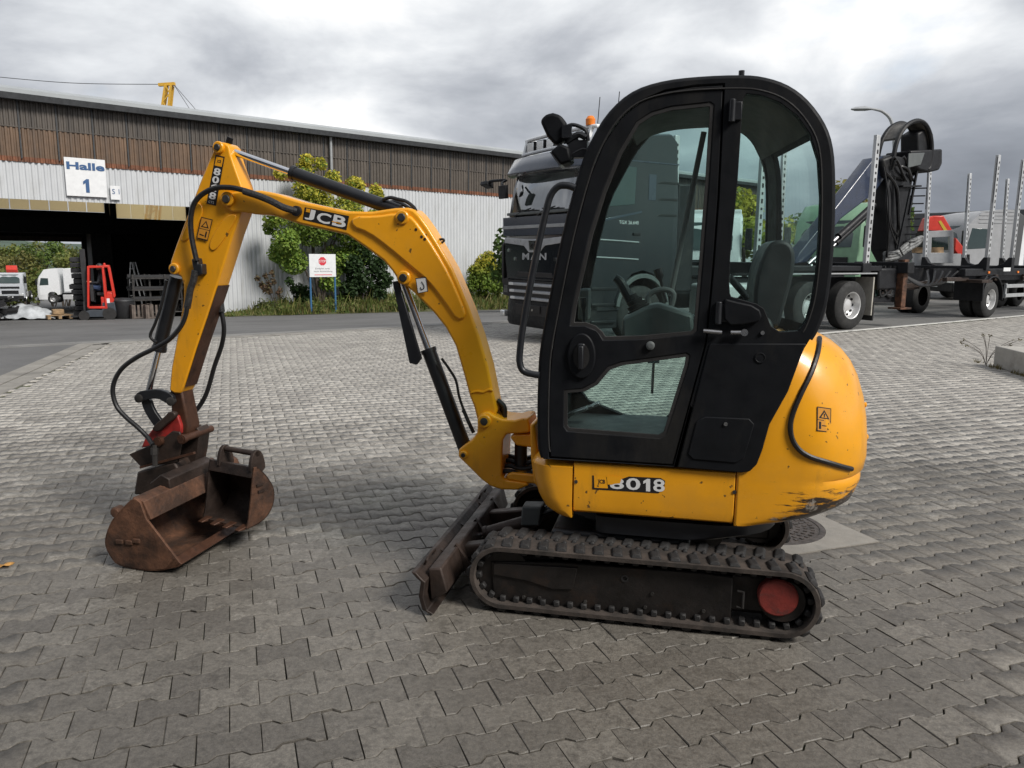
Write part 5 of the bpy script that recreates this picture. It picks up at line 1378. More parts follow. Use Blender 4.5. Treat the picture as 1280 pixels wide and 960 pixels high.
    b = B(); b.plate([(X0, -1.5), (X1, -1.5), (X1, ZE + .3), (X0, ZE + .3)], [[(GX0, -1.4), (GX1, -1.4), (GX1, GZ), (GX0, GZ)], [(-2, 4.95), (9.9, 4.95), (9.9, 6.6), (-2, 6.6)], [(10.6, 4.62), (15.2, 4.62), (15.2, 6.6), (10.6, 6.6)]], DEEP, DEEP + .15, lambda u, v, s: (u, s, v))
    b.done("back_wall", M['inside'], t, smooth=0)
    b = B(); b.box(((GX0 + GX1) / 2, DEEP - .1, GZ + .16), (GX1 - GX0, .2, .3)); b.done("gate_lintel", M['rust_beam'], t)
    n = 11
    for k in range(n):
        w = 11.9 / n; b = B(); b.box((-2 + w * (k + .5), DEEP + .05, 5.28), (w - .06, .03, .62)); b.done("rooflight_pane", M['rooflight'], t)
        b = B(); b.box((-2 + w * (k + .5), DEEP + .05, 6.12), (w - .06, .03, .94)); b.done("rooflight_pane", M['rooflight'], t)
    for k in range(5):
        b = B(); b.box((10.6 + .92 * (k + .5), DEEP + .05, 5.61), (.90, .03, 1.96)); b.done("rooflight_pane", M['rooflight'], t)
    for xx in (X0, X1): 
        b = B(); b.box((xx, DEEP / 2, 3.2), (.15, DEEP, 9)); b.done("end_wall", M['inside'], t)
    for xx in (-8, -1):
        b = B(); b.box((xx, DEEP - .6, 3), (.3, .3, 8)); b.done("column", M['beam'], t)
    b = B(); b.box((9.15, DEEP - 1.0, 1.4), (1.2, 1.2, 4.6)); b.done("concrete_column", M['inside_grey'], t)
    q = 9.9; b = B(); b.box((10.2, DEEP - .5, 3.2), (.28, .28, 9)); b.done("column", M['beam'], t)
    b = B(); b.box(((X0 + 30) / 2, DEEP - 2.0, 4.0), (30 - X0, .5, 1.0)); b.done("crane_beam", M['beam'], t)
    # a partition that closes the gateway side from the rest of the hall
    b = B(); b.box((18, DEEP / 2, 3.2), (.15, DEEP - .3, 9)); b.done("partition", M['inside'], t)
    # signs
    def board(p0, p1, y, name, label, cat):
        a, c = HF.py(*p0, y), HF.py(*p1, y); s = thing(name, label, cat, hw(0, 0), HA)
        b = B(); b.box(((a[0] + c[0]) / 2, y + .02, (a[2] + c[2]) / 2), (c[0] - a[0], .03, a[2] - c[2])); b.done("panel", M['white_paint'], s, bevel=.006)
        return s
    s = board((79.5, 196), (134.5, 247), -.10, "hall_sign", "white sign reading Halle 1 in blue above the gateway", "sign")
    blue = M['sign_blue']
    def word(par, body, p0, p1, y, bold=.02, m=blue):
        a, c = HF.py(*p0, y), HF.py(*p1, y); text("lettering", body, (a[0], y, c[2]), (c[0] - a[0], 0, 0), (0, 0, a[2] - c[2]), m, par, bold)
    word(s, "Halle", (82.5, 201.5), (131, 214.5), -.105, .035); word(s, "1", (103, 223.5), (113.5, 241), -.105, .05)
    s = board((137.5, 232), (151, 250), -.10, "bay_sign", "small white sign reading S1 beside the big hall sign", "sign")
    word(s, "S 1", (140, 236), (149.5, 243), -.105, .0)
M['rust_beam'] = mat("brown_lintel", (0.12, 0.095, 0.08), 0.7, var=0.2)
M['inside_grey'] = mat("inside_concrete", (0.10, 0.10, 0.10), 0.8, var=0.15)
M['sign_blue'] = flat("sign_blue", (0.03, 0.09, 0.22), 0.5)
build_hall()

# ------------------------------------------------------------------ things in the gateway
M['truck_red'] = mat("forklift_red", (0.55, 0.035, 0.02), 0.4, var=0.06)
M['dark_blue_grey'] = mat("dark_blue_grey_paint", (0.04, 0.048, 0.06), 0.5, var=0.1)
M['skin'] = flat("skin", (0.45, 0.24, 0.16), 0.6)
M['cloth_dark'] = flat("dark_cloth", (0.02, 0.022, 0.028), 0.9)
M['cloth_blue'] = flat("blue_cloth", (0.03, 0.05, 0.11), 0.9)
M['tarp'] = mat("silver_tarp", (0.42, 0.44, 0.46), 0.38, var=0.25, scale=3, bump=0.6, bscale=6)
M['wood'] = mat("raw_wood", (0.30, 0.20, 0.11), 0.75, var=0.25, scale=8)
M['aluminium'] = mat("aluminium", (0.42, 0.43, 0.44), 0.4, 0.7, var=0.1)
def build_forklift():
    p = onz(125, 399, -0.80); q = onz(143, 399, -.8)
    fr = Frame(p, R(206)); t = thing("forklift", "red cabbed forklift facing a dark stack in the gateway", "forklift", tuple(p), R(206))
    def P(px, py, y): return fr.py(px, py, y)
    W2 = .48
    def X(px): return P(px, 380, W2)[0]
    def Z(py): return P(125, py, W2)[2]
    b = B(); b.prism([(X(99), .12), (X(99), .28), (X(112), .36), (X(127), .36), (X(128), .62), (X(143), .62), (X(144.5), .30), (X(144), .10)], -.5, .5, XZ); b.done("chassis", M['dark_blue_grey'], t, bevel=.02)
    r = M['truck_red']
    for y in (W2, -W2):
        b = B()
        b.bar((X(110), y, Z(384)), (X(114), y, Z(334)), .07, .07); b.bar((X(114), y, Z(334)), (X(139), y, Z(333)), .07, .07)
        b.bar((X(132), y, Z(334)), (X(132.5), y, Z(384)), .10, .07); b.bar((X(139), y, Z(333)), (X(143.5), y, Z(372)), .08, .07); b.bar((X(110), y, Z(384)), (X(134), y, Z(384.5)), .07, .08)
        b.done("cab_frame", r, t, bevel=.012)
    b = B()
    for px, py in ((114, 334), (139, 333)): b.bar((X(px), -W2, Z(py)), (X(px), W2, Z(py)), .07, .07)
    b.box(((X(114) + X(139)) / 2, 0, Z(333)), (abs(X(139) - X(114)), .9, .04)); b.done("cab_roof", r, t, bevel=.01)
    b = B(); b.prism([(X(126.5), Z(371)), (X(126.5), Z(385)), (X(138), Z(384)), (X(143), Z(376)), (X(143), Z(366)), (X(134), Z(365)), (X(133), Z(372))], -.49, .49, XZ); b.done("rear_cover", r, t, bevel=.03)
    b = B(); b.box((X(135.5), .50, Z(376)), (.10, .006, .16)); b.done("label_plate", M['white_paint'], t)
    for x, rr in ((X(104), .17), (X(136), .22)):
        for y in (.42, -.42):
            b = B(); b.lathe([(-.09, rr * .5), (-.09, rr), (.09, rr), (.09, rr * .5)], (x, y, rr), (0, 1, 0), 20); b.done("wheel", M['rubber'], t)
    b = B(); b.box((X(116), 0, Z(366)), (.10, .9, .55)); b.done("dashboard", M['beam'], t)
    b = B(); b.box((X(128.5), 0, Z(368)), (.35, .5, .12)); b.box((X(131), 0, Z(358)), (.10, .5, .5)); b.done("seat", M['beam'], t, bevel=.03)
    # mast with carriage and forks
    b = B()
    for y in (.26, -.26): b.box((X(107), y, Z(353)), (.14, .09, Z(317) - .02))
    for z in (.4, 1.2, 2.0): b.box((X(107), 0, z), (.10, .5, .10))
    mst = b.done("mast", M['beam'], t, bevel=.01)
    b = B()
    for y in (.22, -.22): b.bar((X(105), y, .14), (X(86), y, .12), .1, .045)
    b.box((X(105), 0, .4), (.06, .9, .5)); b.done("forks", M['beam'], t)
    b = B(); b.lathe([(0, .04), (.06, .045), (.10, .02)], (X(134), .3, Z(332.5)), (0, 0, 1), 12); b.done("beacon", M['truck_red'], t)
    # driver
    dr = thing("person", "forklift driver in dark top and blue trousers sitting with one arm forward", "person", tuple(p), R(206))
    sx, sz = X(128), Z(365) + .03
    V, E, RAD = [], [], []
    def add(pv, r, par=None):
        V.append(pv); RAD.append(r)
        if par is not None: E.append((par, len(V) - 1))
        return len(V) - 1
    pel = add((sx, 0, sz + .08), .15); sp = add((sx - .01, 0, sz + .30), .15, pel); ch = add((sx - .01, 0, sz + .50), .17, sp); nk = add((sx + .01, 0, sz + .64), .06, ch)
    for s in (1, -1):
        sh = add((sx, .19 * s, sz + .54), .07, ch); el = add((sx + .10, .24 * s, sz + .27), .05, sh); wr = add((sx + .34, .20 * s, sz + .30), .035, el); add((sx + .44, .19 * s, sz + .31), .03, wr)
        hp = add((sx + .03, .10 * s, sz + .07), .10, pel); kn = add((sx + .42, .13 * s, sz + .10), .075, hp); an = add((sx + .48, .13 * s, sz - .32), .05, kn); add((sx + .60, .13 * s, sz - .36), .04, an)
    hd0 = add((sx + .02, 0, sz + .70), .065, nk); add((sx + .03, 0, sz + .82), .095, hd0)
    me = bpy.data.meshes.new("body"); me.from_pydata(V, E, []); me.materials.append(M['cloth_dark'])
    o = link("body", me, None, dr); sk = o.modifiers.new("skin", 'SKIN'); sk.use_smooth_shade = True
    for i, sv in enumerate(me.skin_vertices[0].data): sv.radius = (RAD[i], RAD[i]); sv.use_root = (i == 0)
    ss = o.modifiers.new("sub", 'SUBSURF'); ss.levels = ss.render_levels = 1
    b = B(); bmesh.ops.create_icosphere(b.bm, subdivisions=2, radius=.105, matrix=Matrix.Translation((sx + .035, 0, sz + .82)) @ Matrix.Diagonal((1, .82, 1.2, 1)))
    b.box((sx + .14, 0, sz + .81), (.03, .03, .04)); b.done("face", M['skin'], dr)
    b = B(); bmesh.ops.create_icosphere(b.bm, subdivisions=2, radius=.11, matrix=Matrix.Translation((sx + .015, 0, sz + .855)) @ Matrix.Diagonal((1, .85, 1.0, 1))); b.done("hair", M['beam'], dr)
    for s in (1, -1):
        b = B(); b.tube([(sx + .30, .20 * s, sz + .30), (sx + .40, .195 * s, sz + .31), (sx + .46, .19 * s, sz + .315)], lambda t: .04 - .012 * t, n=8)
        for k in range(4): b.tube([(sx + .45, (.17 + .013 * k) * s, sz + .32), (sx + .50, (.17 + .013 * k) * s, sz + .315), (sx + .52, (.17 + .013 * k) * s, sz + .29)], .008, n=5, k=2)
        b.tube([(sx + .43, .165 * s, sz + .31), (sx + .47, .15 * s, sz + .33)], .009, n=5, k=2); b.done("hand", M['skin'], dr)
        b = B(); b.tube([(sx + .02, .10 * s, sz + .08), (sx + .42, .13 * s, sz + .11), (sx + .475, .13 * s, sz - .30)], lambda t: .115 - .055 * t, n=10); b.done("trouser_leg", M['cloth_blue'], dr)
    # dark stack in front of the forks
    q = onz(99, 398, -.8)
    st = thing("coil_stack", "tall black stack of bundled parts on the forklift's forks", "stack", (q[0] - .05, q[1] + .3, -.8), R(206))
    for k in range(11):
        z = .18 + k * .19; j = random.uniform(-.05, .05); b = B(); b.box((j, random.uniform(-.05, .05), z), (.46 + random.uniform(-.06, .06), .9, .165), Matrix.Rotation(random.uniform(-.06, .06), 3, 'Z')); b.done("bundle", M['beam'], st, bevel=.02)
build_forklift()
def build_gateway_clutter():
    # step ladder
    q = onz(170, 386, -.8); s = 965 / q[1]
    t = thing("step_ladder", "aluminium step ladder standing open in the dark hall", "ladder", tuple(q), R(180))
    h = 1.95
    for k, (xa, xb) in enumerate(((.20, .02), (-.42, -.04))):
        b = B()
        for y in (.22, -.22): b.bar((xa, y, 0), (xb, y * .7, h), .05, .03)
        b.done("rail_pair", M['aluminium'], t)
        if k == 0:
            for i in range(6):
                f = (i + 1) / 7; b = B(); b.box((xa + (xb - xa) * f, 0, h * f), (.09, .42 - .12 * f, .03)); b.done("rung", M['aluminium'], t)
    for i, (px, py, lab) in enumerate(((186, 390, "steel shelf rack with long bars in the dark hall, nearer the ladder"), (206, 389, "steel shelf rack with long bars in the dark hall, behind the excavator arm"))):
        q = onz(px, py, -.8); t = thing("storage_rack", lab, "rack", tuple(q), HA)
        for x in (-.6, .6):
            for y in (-.3, .3): b = B(); b.box((x, y, .75), (.06, .06, 1.5)); b.done("upright", M['dark_steel'], t)
        for z in (.5, .9, 1.35):
            b = B(); b.box((0, 0, z), (1.3, .7, .06)); b.done("shelf", M['dark_steel'], t)
            for k in range(4): b = B(); b.box((random.uniform(-.1, .1), -.25 + .16 * k, z + .08), (1.25, .09, .09)); b.done("bar", M['beam'], t)
    for i, (px, lab) in enumerate(((176, "brown slatted crate by the foot of the ladder"), (193, "brown slatted crate under the storage rack"))):
        q = onz(px, 397.5, -.8); t = thing("slatted_crate", lab, "crate", tuple(q), HA)
        for x in (-.33, .33): b = B(); b.box((x, 0, .25), (.06, .6, .5)); b.done("end_board", M['rust_beam'], t)
        for k in range(5): b = B(); b.box((-.28 + .14 * k, -.3, .25), (.075, .03, .48)); b.done("slat", M['rust_beam'], t)
        b = B(); b.box((0, 0, .04), (.66, .6, .05)); b.done("base_board", M['rust_beam'], t)
    q = onz(155, 397.5, -.8); t = thing("waste_bin", "dark round topped bin standing behind the forklift", "bin", tuple(q), HA)
    b = B(); b.lathe([(0, .30), (.05, .34), (.6, .38), (.62, .36)], (0, 0, 0), (0, 0, 1), 20); b.done("tub", M['beam'], t)
    b = B(); b.lathe([(.62, .39), (.66, .38), (.72, .25), (.74, .01)], (0, 0, 0), (0, 0, 1), 20); b.done("lid", M['gutter'], t)
    # tarp covered pile at the left
    q = onz(42, 397.5, -.8); t = thing("tarp_bundle", "heap of crumpled silver tarpaulin in front of the open gateway", "tarp", tuple(q), R(10))
    b = B(); n, m_ = 22, 12; g = []
    for i in range(n + 1):
        row = []
        for j in range(m_ + 1):
            u, v = i / n, j / m_; x = -.85 + 1.7 * u; y = -.5 + v
            z = .58 * (1 - u * .55) * math.sin(math.pi * v) ** .45 * (math.sin(math.pi * min(1, max(0, u * .92 + .08))) ** .5) + .05 * math.sin(u * 19 + v * 5) * math.sin(v * 13 + u * 4) + .02
            row.append(b.v((x, y, max(z, 0.0))))
        g.append(row)
    for i in range(n):
        for j in range(m_): b.face((g[i][j], g[i + 1][j], g[i + 1][j + 1], g[i][j + 1]))
    b.done("cover", M['tarp'], t, smooth=60)
    q = onz(5, 399, -.8); t = thing("scrap_pile", "black scrap metal piled at the edge of the gateway", "scrap", tuple(q), 0)
    for k in range(16):
        b = B(); b.box((random.uniform(-.25, .3), random.uniform(-.3, .3), .06 + .045 * k), (random.uniform(.15, .4), random.uniform(.1, .4), random.uniform(.05, .12)), Euler((random.uniform(-.5, .5), random.uniform(-.5, .5), random.uniform(0, 3))).to_matrix()); b.done("scrap_piece", M['beam'], t)
    q = onz(73, 398, -.8); t = thing("loaded_pallet", "low wooden pallet with a brown block lying by the forks", "pallet", tuple(q), HA)
    for k in range(4): b = B(); b.box((0, -.3 + .2 * k, .13), (.8, .12, .025)); b.done("board", M['wood'], t)
    for x in (-.34, 0, .34): b = B(); b.box((x, 0, .06), (.1, .7, .11)); b.done("bearer", M['wood'], t)
    b = B(); b.box((.0, 0, .24), (.35, .3, .18)); b.done("block", M['wood'], t, bevel=.02)
build_gateway_clutter()

# ------------------------------------------------------------------ yellow tower crane tip behind the roof
def build_crane_tip():
    Y = 70.0
    a, c = ony(203, 175, Y), ony(211.5, 107, Y)
    t = thing("lattice_crane", "yellow lattice crane jib with steel ropes rising behind the hall roof", "crane", (0, 0, 0))
    m = mat("crane_yellow", (0.62, 0.36, 0.04), 0.5, var=0.1); w = .45
    a, c = Vector(a), Vector(c); u = Vector((1, 0, 0)); base = a - (c - a) * 3.0
    ch = []
    for dx, dy in ((-w, -w), (w, -w), (w, w), (-w, w)):
        b = B(); b.bar(base + Vector((dx * 1.2, dy, 0)), c + Vector((dx * .55, dy * .5, 0)), .16, .16); b.done("chord", m, t)
    for k in range(26):
        f0, f1 = k / 26, (k + 1) / 26; s = 1 if k % 2 else -1; b = B()
        p, q = base.lerp(c, f0), base.lerp(c, f1); w0, w1 = w * (1.2 - .65 * f0), w * (1.2 - .65 * f1)
        b.bar(p + Vector((s * w0, -w0, 0)), q + Vector((-s * w1, -w1, 0)), .09, .09); b.done("brace", m, t)
    b = B(); b.bar(c + Vector((-.9, 0, .05)), c + Vector((.5, 0, .15)), .3, .25); b.done("head", m, t)
    for tgt in ((-40, 92.5), ):
        e = Vector(ony(*tgt, Y)); b = B(); b.tube([c + Vector((-.5, 0, .1)), (c + e) / 2 - Vector((0, 0, .25)), e], .028, n=5, k=8); b.done("rope", M['dark_steel'], t)
    for tgt in ((256, 150), (246, 150)):
        e = Vector(ony(*tgt, Y)); b = B(); b.cyl(c + Vector((.4, 0, .1)), e, .022, n=5); b.done("rope", M['dark_steel'], t)
build_crane_tip()
def build_unseen_building():  # unseen block added to dim reflections and the near paving
    """added building close behind the camera, out of view"""
    t = thing("added_dark_building", "dark grey workshop wall with a roller gate behind the photographer", "building", (-9, -5.2, 0), R(3))
    m = mat("dark_grey_cladding", (0.075, 0.078, 0.082), 0.7, var=0.12, scale=0.5)
    b = B(); b.box((0, -4, 3.9), (30, 8, 8.0)); b.done("wall", m, t)
    b = B(); b.box((0, -4, 8.0), (31, 9, .4)); b.done("roof", M['gutter'], t)
    for x in (-8, 2, 10): b = B(); b.box((x, .02, 2.1), (4.2, .1, 4.2)); b.done("roller_gate", M['grey_paint'], t)
build_unseen_building()

# ------------------------------------------------------------------ trucks
M['truck_black'] = mat("black_truck_paint", (0.011, 0.013, 0.017), 0.16, var=0.08, coat=0.5, rvar=0.03, scale=0.5)
M['truck_visor'] = mat("blue_black_visor", (0.036, 0.045, 0.066), 0.25, var=0.06, coat=0.5, scale=0.5, rvar=0.03)
M['truck_plastic'] = mat("dark_grey_bumper_plastic", (0.0105, 0.011, 0.013), 0.5, var=0.25, spec=0.3, dirt=(0.03, 0.028, 0.025), dirt_amt=0.22, dscale=1.5)
M['screen'] = glass("truck_glass", (0.80, 0.88, 0.85), 3.6, 0.01)
M['tyre'] = mat("tyre_rubber", (0.018, 0.018, 0.018), 0.8, var=0.2, dirt=(0.04, 0.038, 0.035), dirt_amt=0.3)
M['alu_rim'] = mat("alloy_rim", (0.62, 0.62, 0.62), 0.34, 0.45, var=0.04, rvar=0.04)
M['orange_lamp'] = flat("orange_lamp", (0.75, 0.2, 0.02), 0.3)
M['stake_alu'] = mat("aluminium_stake", (0.52, 0.53, 0.54), 0.42, 0.4, var=0.08, scale=2)
M['crane_blue'] = mat("crane_boom_blue", (0.016, 0.026, 0.056), 0.35, var=0.15, coat=0.3)
M['lamp_glass'] = flat("lamp_glass", (0.92, 0.93, 0.93), 0.18, 0.7)
M['mud'] = mat("mudflap_beige", (0.38, 0.36, 0.32), 0.6, var=0.1)
def wheel(parent, x, y, r, w=.30, out=1, twin=False, rim=True):
    """tyre with an alloy rim; out = the side that is seen"""
    b = B(); h = w / 2
    def tyre(yc): b.lathe([(-h, r * .56), (-h * 1.02, r * .75), (-h * .9, r * .94), (-h * .7, r), (h * .7, r), (h * .9, r * .94), (h * 1.02, r * .75), (h, r * .56)], (x, yc, r), (0, out, 0), 40, cap=False)
    tyre(y)
    if twin: tyre(y - out * (w + .04))
    o = b.done("wheel", M['tyre'], parent)
    if rim:
        b = B(); b.lathe([(h * .72, r * .575), (h * 1.0, r * .56), (h * .95, r * .53), (h * .2, r * .47), (-h * .15, r * .34), (-h * .05, r * .30), (h * .35, r * .24), (h * .45, r * .12), (h * .45, .001)], (x, y, r), (0, out, 0), 36, cap=False); rm = b.done("rim", M['alu_rim'], o)
        b = B()
        for i in range(10):
            a = 2 * math.pi * i / 10; c = Vector((x + r * .40 * math.cos(a), y, r + r * .40 * math.sin(a)))
            b.cyl(c + Vector((0, out * h * .02, 0)), c + Vector((0, out * h * .16, 0)), r * .055, n=10)
        b.done("rim_holes", M['tyre'], rm)
    return o
W1 = onz(1062, 412); _h = np.array([-math.cos(R(31)), -math.sin(R(31))]); _p = np.array([-math.sin(R(31)), math.cos(R(31))])
MO = W1[:2] + 7.5 * _h + 1.25 * _p
MFr = Frame((MO[0], MO[1], 0), R(211))
def stake(parent, x, y, z0, z1, lean, ly):
    """upright alloy stake with a row of dark holes"""
    b = B(); top = Vector((x + lean, y + ly, z1)); bot = Vector((x, y, z0))
    d = (top - bot).normalized()
    b.bar(bot, top, .13, .085, up=(0, 1, 0)); s = b.done("stake", M['stake_alu'], parent, bevel=.01)
    b = B(); sg = 1
    for sg in (1, -1):
        b.bar(bot + d * .0 + Vector((-.036, .052 * sg, 0)) * 0 + Vector((.045, 0, 0)), bot.lerp(top, .55) + Vector((.045, 0, 0)), .004, .07, up=(0, 1, 0))
        n = 17
        for i in range(n):
            f = .57 + .42 * i / n; c = bot.lerp(top, f) + Vector((.045, 0, 0)); b.box(c, (.006, .075, .06 if i % 3 else .10), d.to_track_quat('Z', 'Y').to_matrix())
    for i in range(18):
        f = .04 + .94 * i / 18; c = bot.lerp(top, f); b.box(c + Vector((0, .0435, 0)), (.05, .004, .05 if i % 2 else .085))
        b.box(c - Vector((0, .0435, 0)), (.05, .004, .05 if i % 2 else .085))
    b.done("stake_holes", M['letter_black'], s); return s
def build_log_truck():
    t = thing("log_truck", "black log truck with wide windscreen, roof lamps and alloy stakes behind the excavator", "truck", (MO[0], MO[1], 0), R(211))
    m = MFr
    # cab body: profile in x-z, rounded plan by three rings across
    prof = [(-.10, .62), (-.02, 1.0), (-.0, 1.4), (-.02, 1.9), (-.06, 2.25), (-.16, 2.8), (-.26, 3.12), (-.42, 3.34), (-.8, 3.5), (-1.4, 3.68), (-2.05, 3.74), (-2.18, 3.62), (-2.26, 2.6), (-2.28, 1.3), (-2.2, .95), (-1.95, .90)] 
    arch = [(-1.95 + .0, .90), (-1.90, 1.10), (-1.72, 1.26), (-1.48, 1.32), (-1.24, 1.26), (-1.06, 1.10), (-1.0, .90), (-.98, .62)]
    pr = prof + arch
    cxz = (-1.1, 2.1)
    rg = []
    for y, k, fx in ((-1.25, .975, .16), (-1.17, 1.0, .05), (-.8, 1, .012), (0, 1, 0), (.8, 1, .012), (1.17, 1.0, .05), (1.25, .975, .16)):
        rg.append([(min(x, -0.0) - (fx if x > -.5 else 0) * 1.0, y, cxz[1] + (z - cxz[1]) * (k if z > 2 else 1)) for x, z in pr])
    b = B(); b.rings(rg); cab = b.done("cab", M['truck_black'], t, smooth=38)
    def fq(pts, name, mm, dx=.02, par=t, t_=.03, bevel=.006):
        """piece traced on the front: (y, z) outline, set dx proud of the nose"""
        b = B(); b.prism(pts, dx - t_, dx, lambda u, v, s: (s, u, v)); return b.done(name, mm, par, bevel=bevel)
    # windscreen: tilted sheet just proud of the cab shell
    ws = []
    for z, x, w in ((2.30, -.05, 1.06), (2.6, -.10, 1.09), (2.9, -.17, 1.10), (3.10, -.235, 1.10)):
        ws.append([(x + .035 - .10 * abs(f) ** 4, w * f, z) for f in np.linspace(-1, 1, 15)])
    b = B(); b.rings(ws, cap=False, closed=False); b.done("windscreen", M['screen'], t, smooth=60)
    b = B(); b.rings([[(x + .020 - .10 * abs(f) ** 4, .98 * f, z) for f in np.linspace(-1, 1, 15)] for z, x in ((2.40, -.07), (2.6, -.10), (2.9, -.17), (3.02, -.21))], cap=False, closed=False); b.done("screen_light_sheet", M['cab_pale'], t, smooth=60)  # pale sheet behind the glass; reflected sky brightness painted into its colour
    # dark cab interior behind the glass is the shell itself: a pale dash line and headlining
    b = B(); b.box((-.01, 0, 2.335), (.10, 2.0, .05)); b.done("dash_top", M['grey_trim'], t, bevel=.01)
    # wipers
    for y0 in (-.75, .05):
        b = B(); b.tube([(.03, y0, 2.28), (.03, y0 + .25, 2.36), (.0, y0 + .55, 2.42)], .012, n=6); b.bar((.012, y0 + .15, 2.40), (.012, y0 + .85, 2.37), .015, .02); b.done("wiper", M['truck_plastic'], t)
    # sun visor
    vs = []
    for f in np.linspace(-1, 1, 13):
        y = 1.24 * f; dx = -.22 * abs(f) ** 5
        vs.append([(-.02 + dx, y, 3.03), (.10 + dx, y, 3.06), (.10 + dx, y, 3.10), (-.06 + dx, y, 3.36), (-.20 + dx, y, 3.40), (-.2 + dx, y, 3.1)])
    b = B(); b.rings(vs); b.done("sun_visor", M['truck_visor'], t, smooth=50)
    # roof lamp bar
    b = B(); 
    for z, x in ((3.47, -.36), (3.74, -.44)):
        pts = [(x - .5, -1.12, z - .02), (x - .1, -1.10, z), (x, -1.0, z), (x, 0, z + .02), (x, 1.0, z), (x - .1, 1.10, z), (x - .5, 1.12, z - .02)]
        b.tube(pts, .035, n=10, k=4)
    for y in (-1.02, 1.02): b.bar((-.36, y, 3.47), (-.44, y, 3.74), .06, .06)
    lb = b.done("lamp_bar", M['white_paint'], t)
    for i in range(6):
        y = -.84 + i * .336; b = B(); b.box((-.44, y, 3.59), (.12, .26, .21)); lm = b.done("roof_lamp", M['truck_plastic'], lb, bevel=.02)
        b = B(); b.box((-.375, y, 3.59), (.012, .22, .17)); b.done("lens", M['lamp_glass'], lm, bevel=.01)
    for y in (-.18, .95):
        b = B(); b.lathe([(0, .08), (.10, .085), (.15, .05), (.16, .01)], (-.46, y, 3.77), (0, 0, 1), 14); b.done("beacon", M['orange_lamp'], t)
    for y in (.55, 1.1):
        b = B(); b.cyl((-.9, y, 3.7), (-.95, y, 4.35), .008, n=5); b.done("aerial", M['truck_plastic'], t)
    # nose: upper strip, wing trim, badge field, grille, bumper
    fq([(-1.2, 2.06), (1.2, 2.06), (1.2, 2.12), (-1.2, 2.12)], "nose_strip", M['grey_paint'], .02)
    fq([(-1.18, 1.93), (1.18, 1.93), (1.20, 2.28), (-1.20, 2.28)], "wiper_panel", M['truck_visor'], .008)
    fp = fq([(-.96, 1.12), (.96, 1.12), (1.06, 1.5), (1.08, 1.86), (-1.08, 1.86), (-1.06, 1.5)], "nose_flap", M['truck_black'], .035, bevel=.015)
    wing = [(-1.06, 1.90), (-1.06, 1.80), (-.35, 1.74), (-.18, 1.62), (.18, 1.62), (.35, 1.74), (1.06, 1.80), (1.06, 1.90), (.3, 1.86), (-.3, 1.86)]
    fq(wing, "wing_trim", M['silver_trim'], .05, bevel=.008)
    fq([(-.14, 1.66), (.14, 1.66), (.18, 1.84), (-.18, 1.84)], "badge_shield", M['chrome'], .06, fp)
    b = B(); b.tube([(.066, -.09, 1.72), (.066, -.02, 1.78), (.066, .05, 1.75), (.066, .09, 1.80)], .014, n=6); b.tube([(.066, -.06, 1.70), (.066, .02, 1.73), (.066, .06, 1.70)], .010, n=6); b.done("badge_lion", M['truck_plastic'], fp)
    for i, ch in enumerate("MAN"):
        y = -.42 + i * .29; text("maker_lettering", ch, (.037, y, 1.485), (0, .24, 0), (0, 0, .125), M['silver_trim'], fp, .03)
    for y, z in ((-.92, 1.66), (.92, 1.66), (-.68, 1.50), (.68, 1.50)):
        b = B(); b.cyl((.03, y, z), (.05, y, z), .035, n=12); b.done("stud", M['chrome'], fp)
    fq([(-.62, 1.17), (.62, 1.17), (.58, 1.26), (-.58, 1.26)], "air_slot", M['letter_black'], .04, fp)
    fq([(-.86, .70), (.86, .70), (.92, 1.10), (-.92, 1.10)], "grille_field", M['letter_black'], .03)
    for k in range(3):
        z = 1.06 - .13 * k; w = .86 - .03 * k
        b = B(); b.prism([(.03, z), (.075, z - .02), (.075, z - .055), (.03, z - .065)], -w, w, XZ); g = b.done("grille_bar", M['silver_trim'], t, bevel=.005)
        for s in (-1, 1): b = B(); b.box((.078, s * (w - .10), z - .03), (.01, .16, .05)); b.done("bar_tip", M['letter_white'], g, bevel=.004)
    bp = [(-1.24, .26), (1.24, .26), (1.25, .68), (.9, .72), (-.9, .72), (-1.25, .68)]
    bb = []
    for f in np.linspace(-1, 1, 13):
        y = 1.25 * f; dx = -.22 * abs(f) ** 5
        bb.append([(-.25 + dx, y, .24), (.03 + dx, y, .24), (.07 + dx, y, .30), (.07 + dx, y, .46), (.05 + dx, y, .72), (-.25 + dx, y, .72)])
    b = B(); b.rings(bb); bump = b.done("bumper", M['truck_plastic'], t, smooth=45)
    fq([(-.55, .46), (.55, .46), (.6, .66), (-.6, .66)], "lower_intake", M['letter_black'], .074, bump)
    b = B(); b.box((.085, .02, .585), (.02, .54, .13)); b.done("number_plate_holder", M['letter_black'], bump, bevel=.004)
    b = B(); b.cyl((.09, .05, .57), (.11, .05, .57), .02, n=10); b.done("tow_plug", M['mud'], bump)
    for s in (1, -1):
        fq([(s * .72, .76), (s * 1.16, .80), (s * 1.17, 1.10), (s * .98, 1.14)][:: s], "headlamp", M['letter_black'], .02)
        b = B(); b.box((-.03, s * 1.06, .92), (.10, .20, .20)); hl = b.done("lamp_unit", M['lamp_glass'], t, bevel=.03)
        b = B(); b.box((-.0, s * 1.12, .44), (.14, .16, .12)); b.done("fog_lamp", M['lamp_glass'], bump, bevel=.02)
        b = B(); b.prism([(-.28, .98), (-.02, 1.02), (-.01, 1.75), (-.12, 1.95), (-.3, 1.95)], s * 1.215, s * 1.285, XZ); b.done("corner_deflector", M['letter_black'], t, bevel=.02)
    # near-side face: door, window, lines, deflectors, steps, lettering
    Y = 1.25
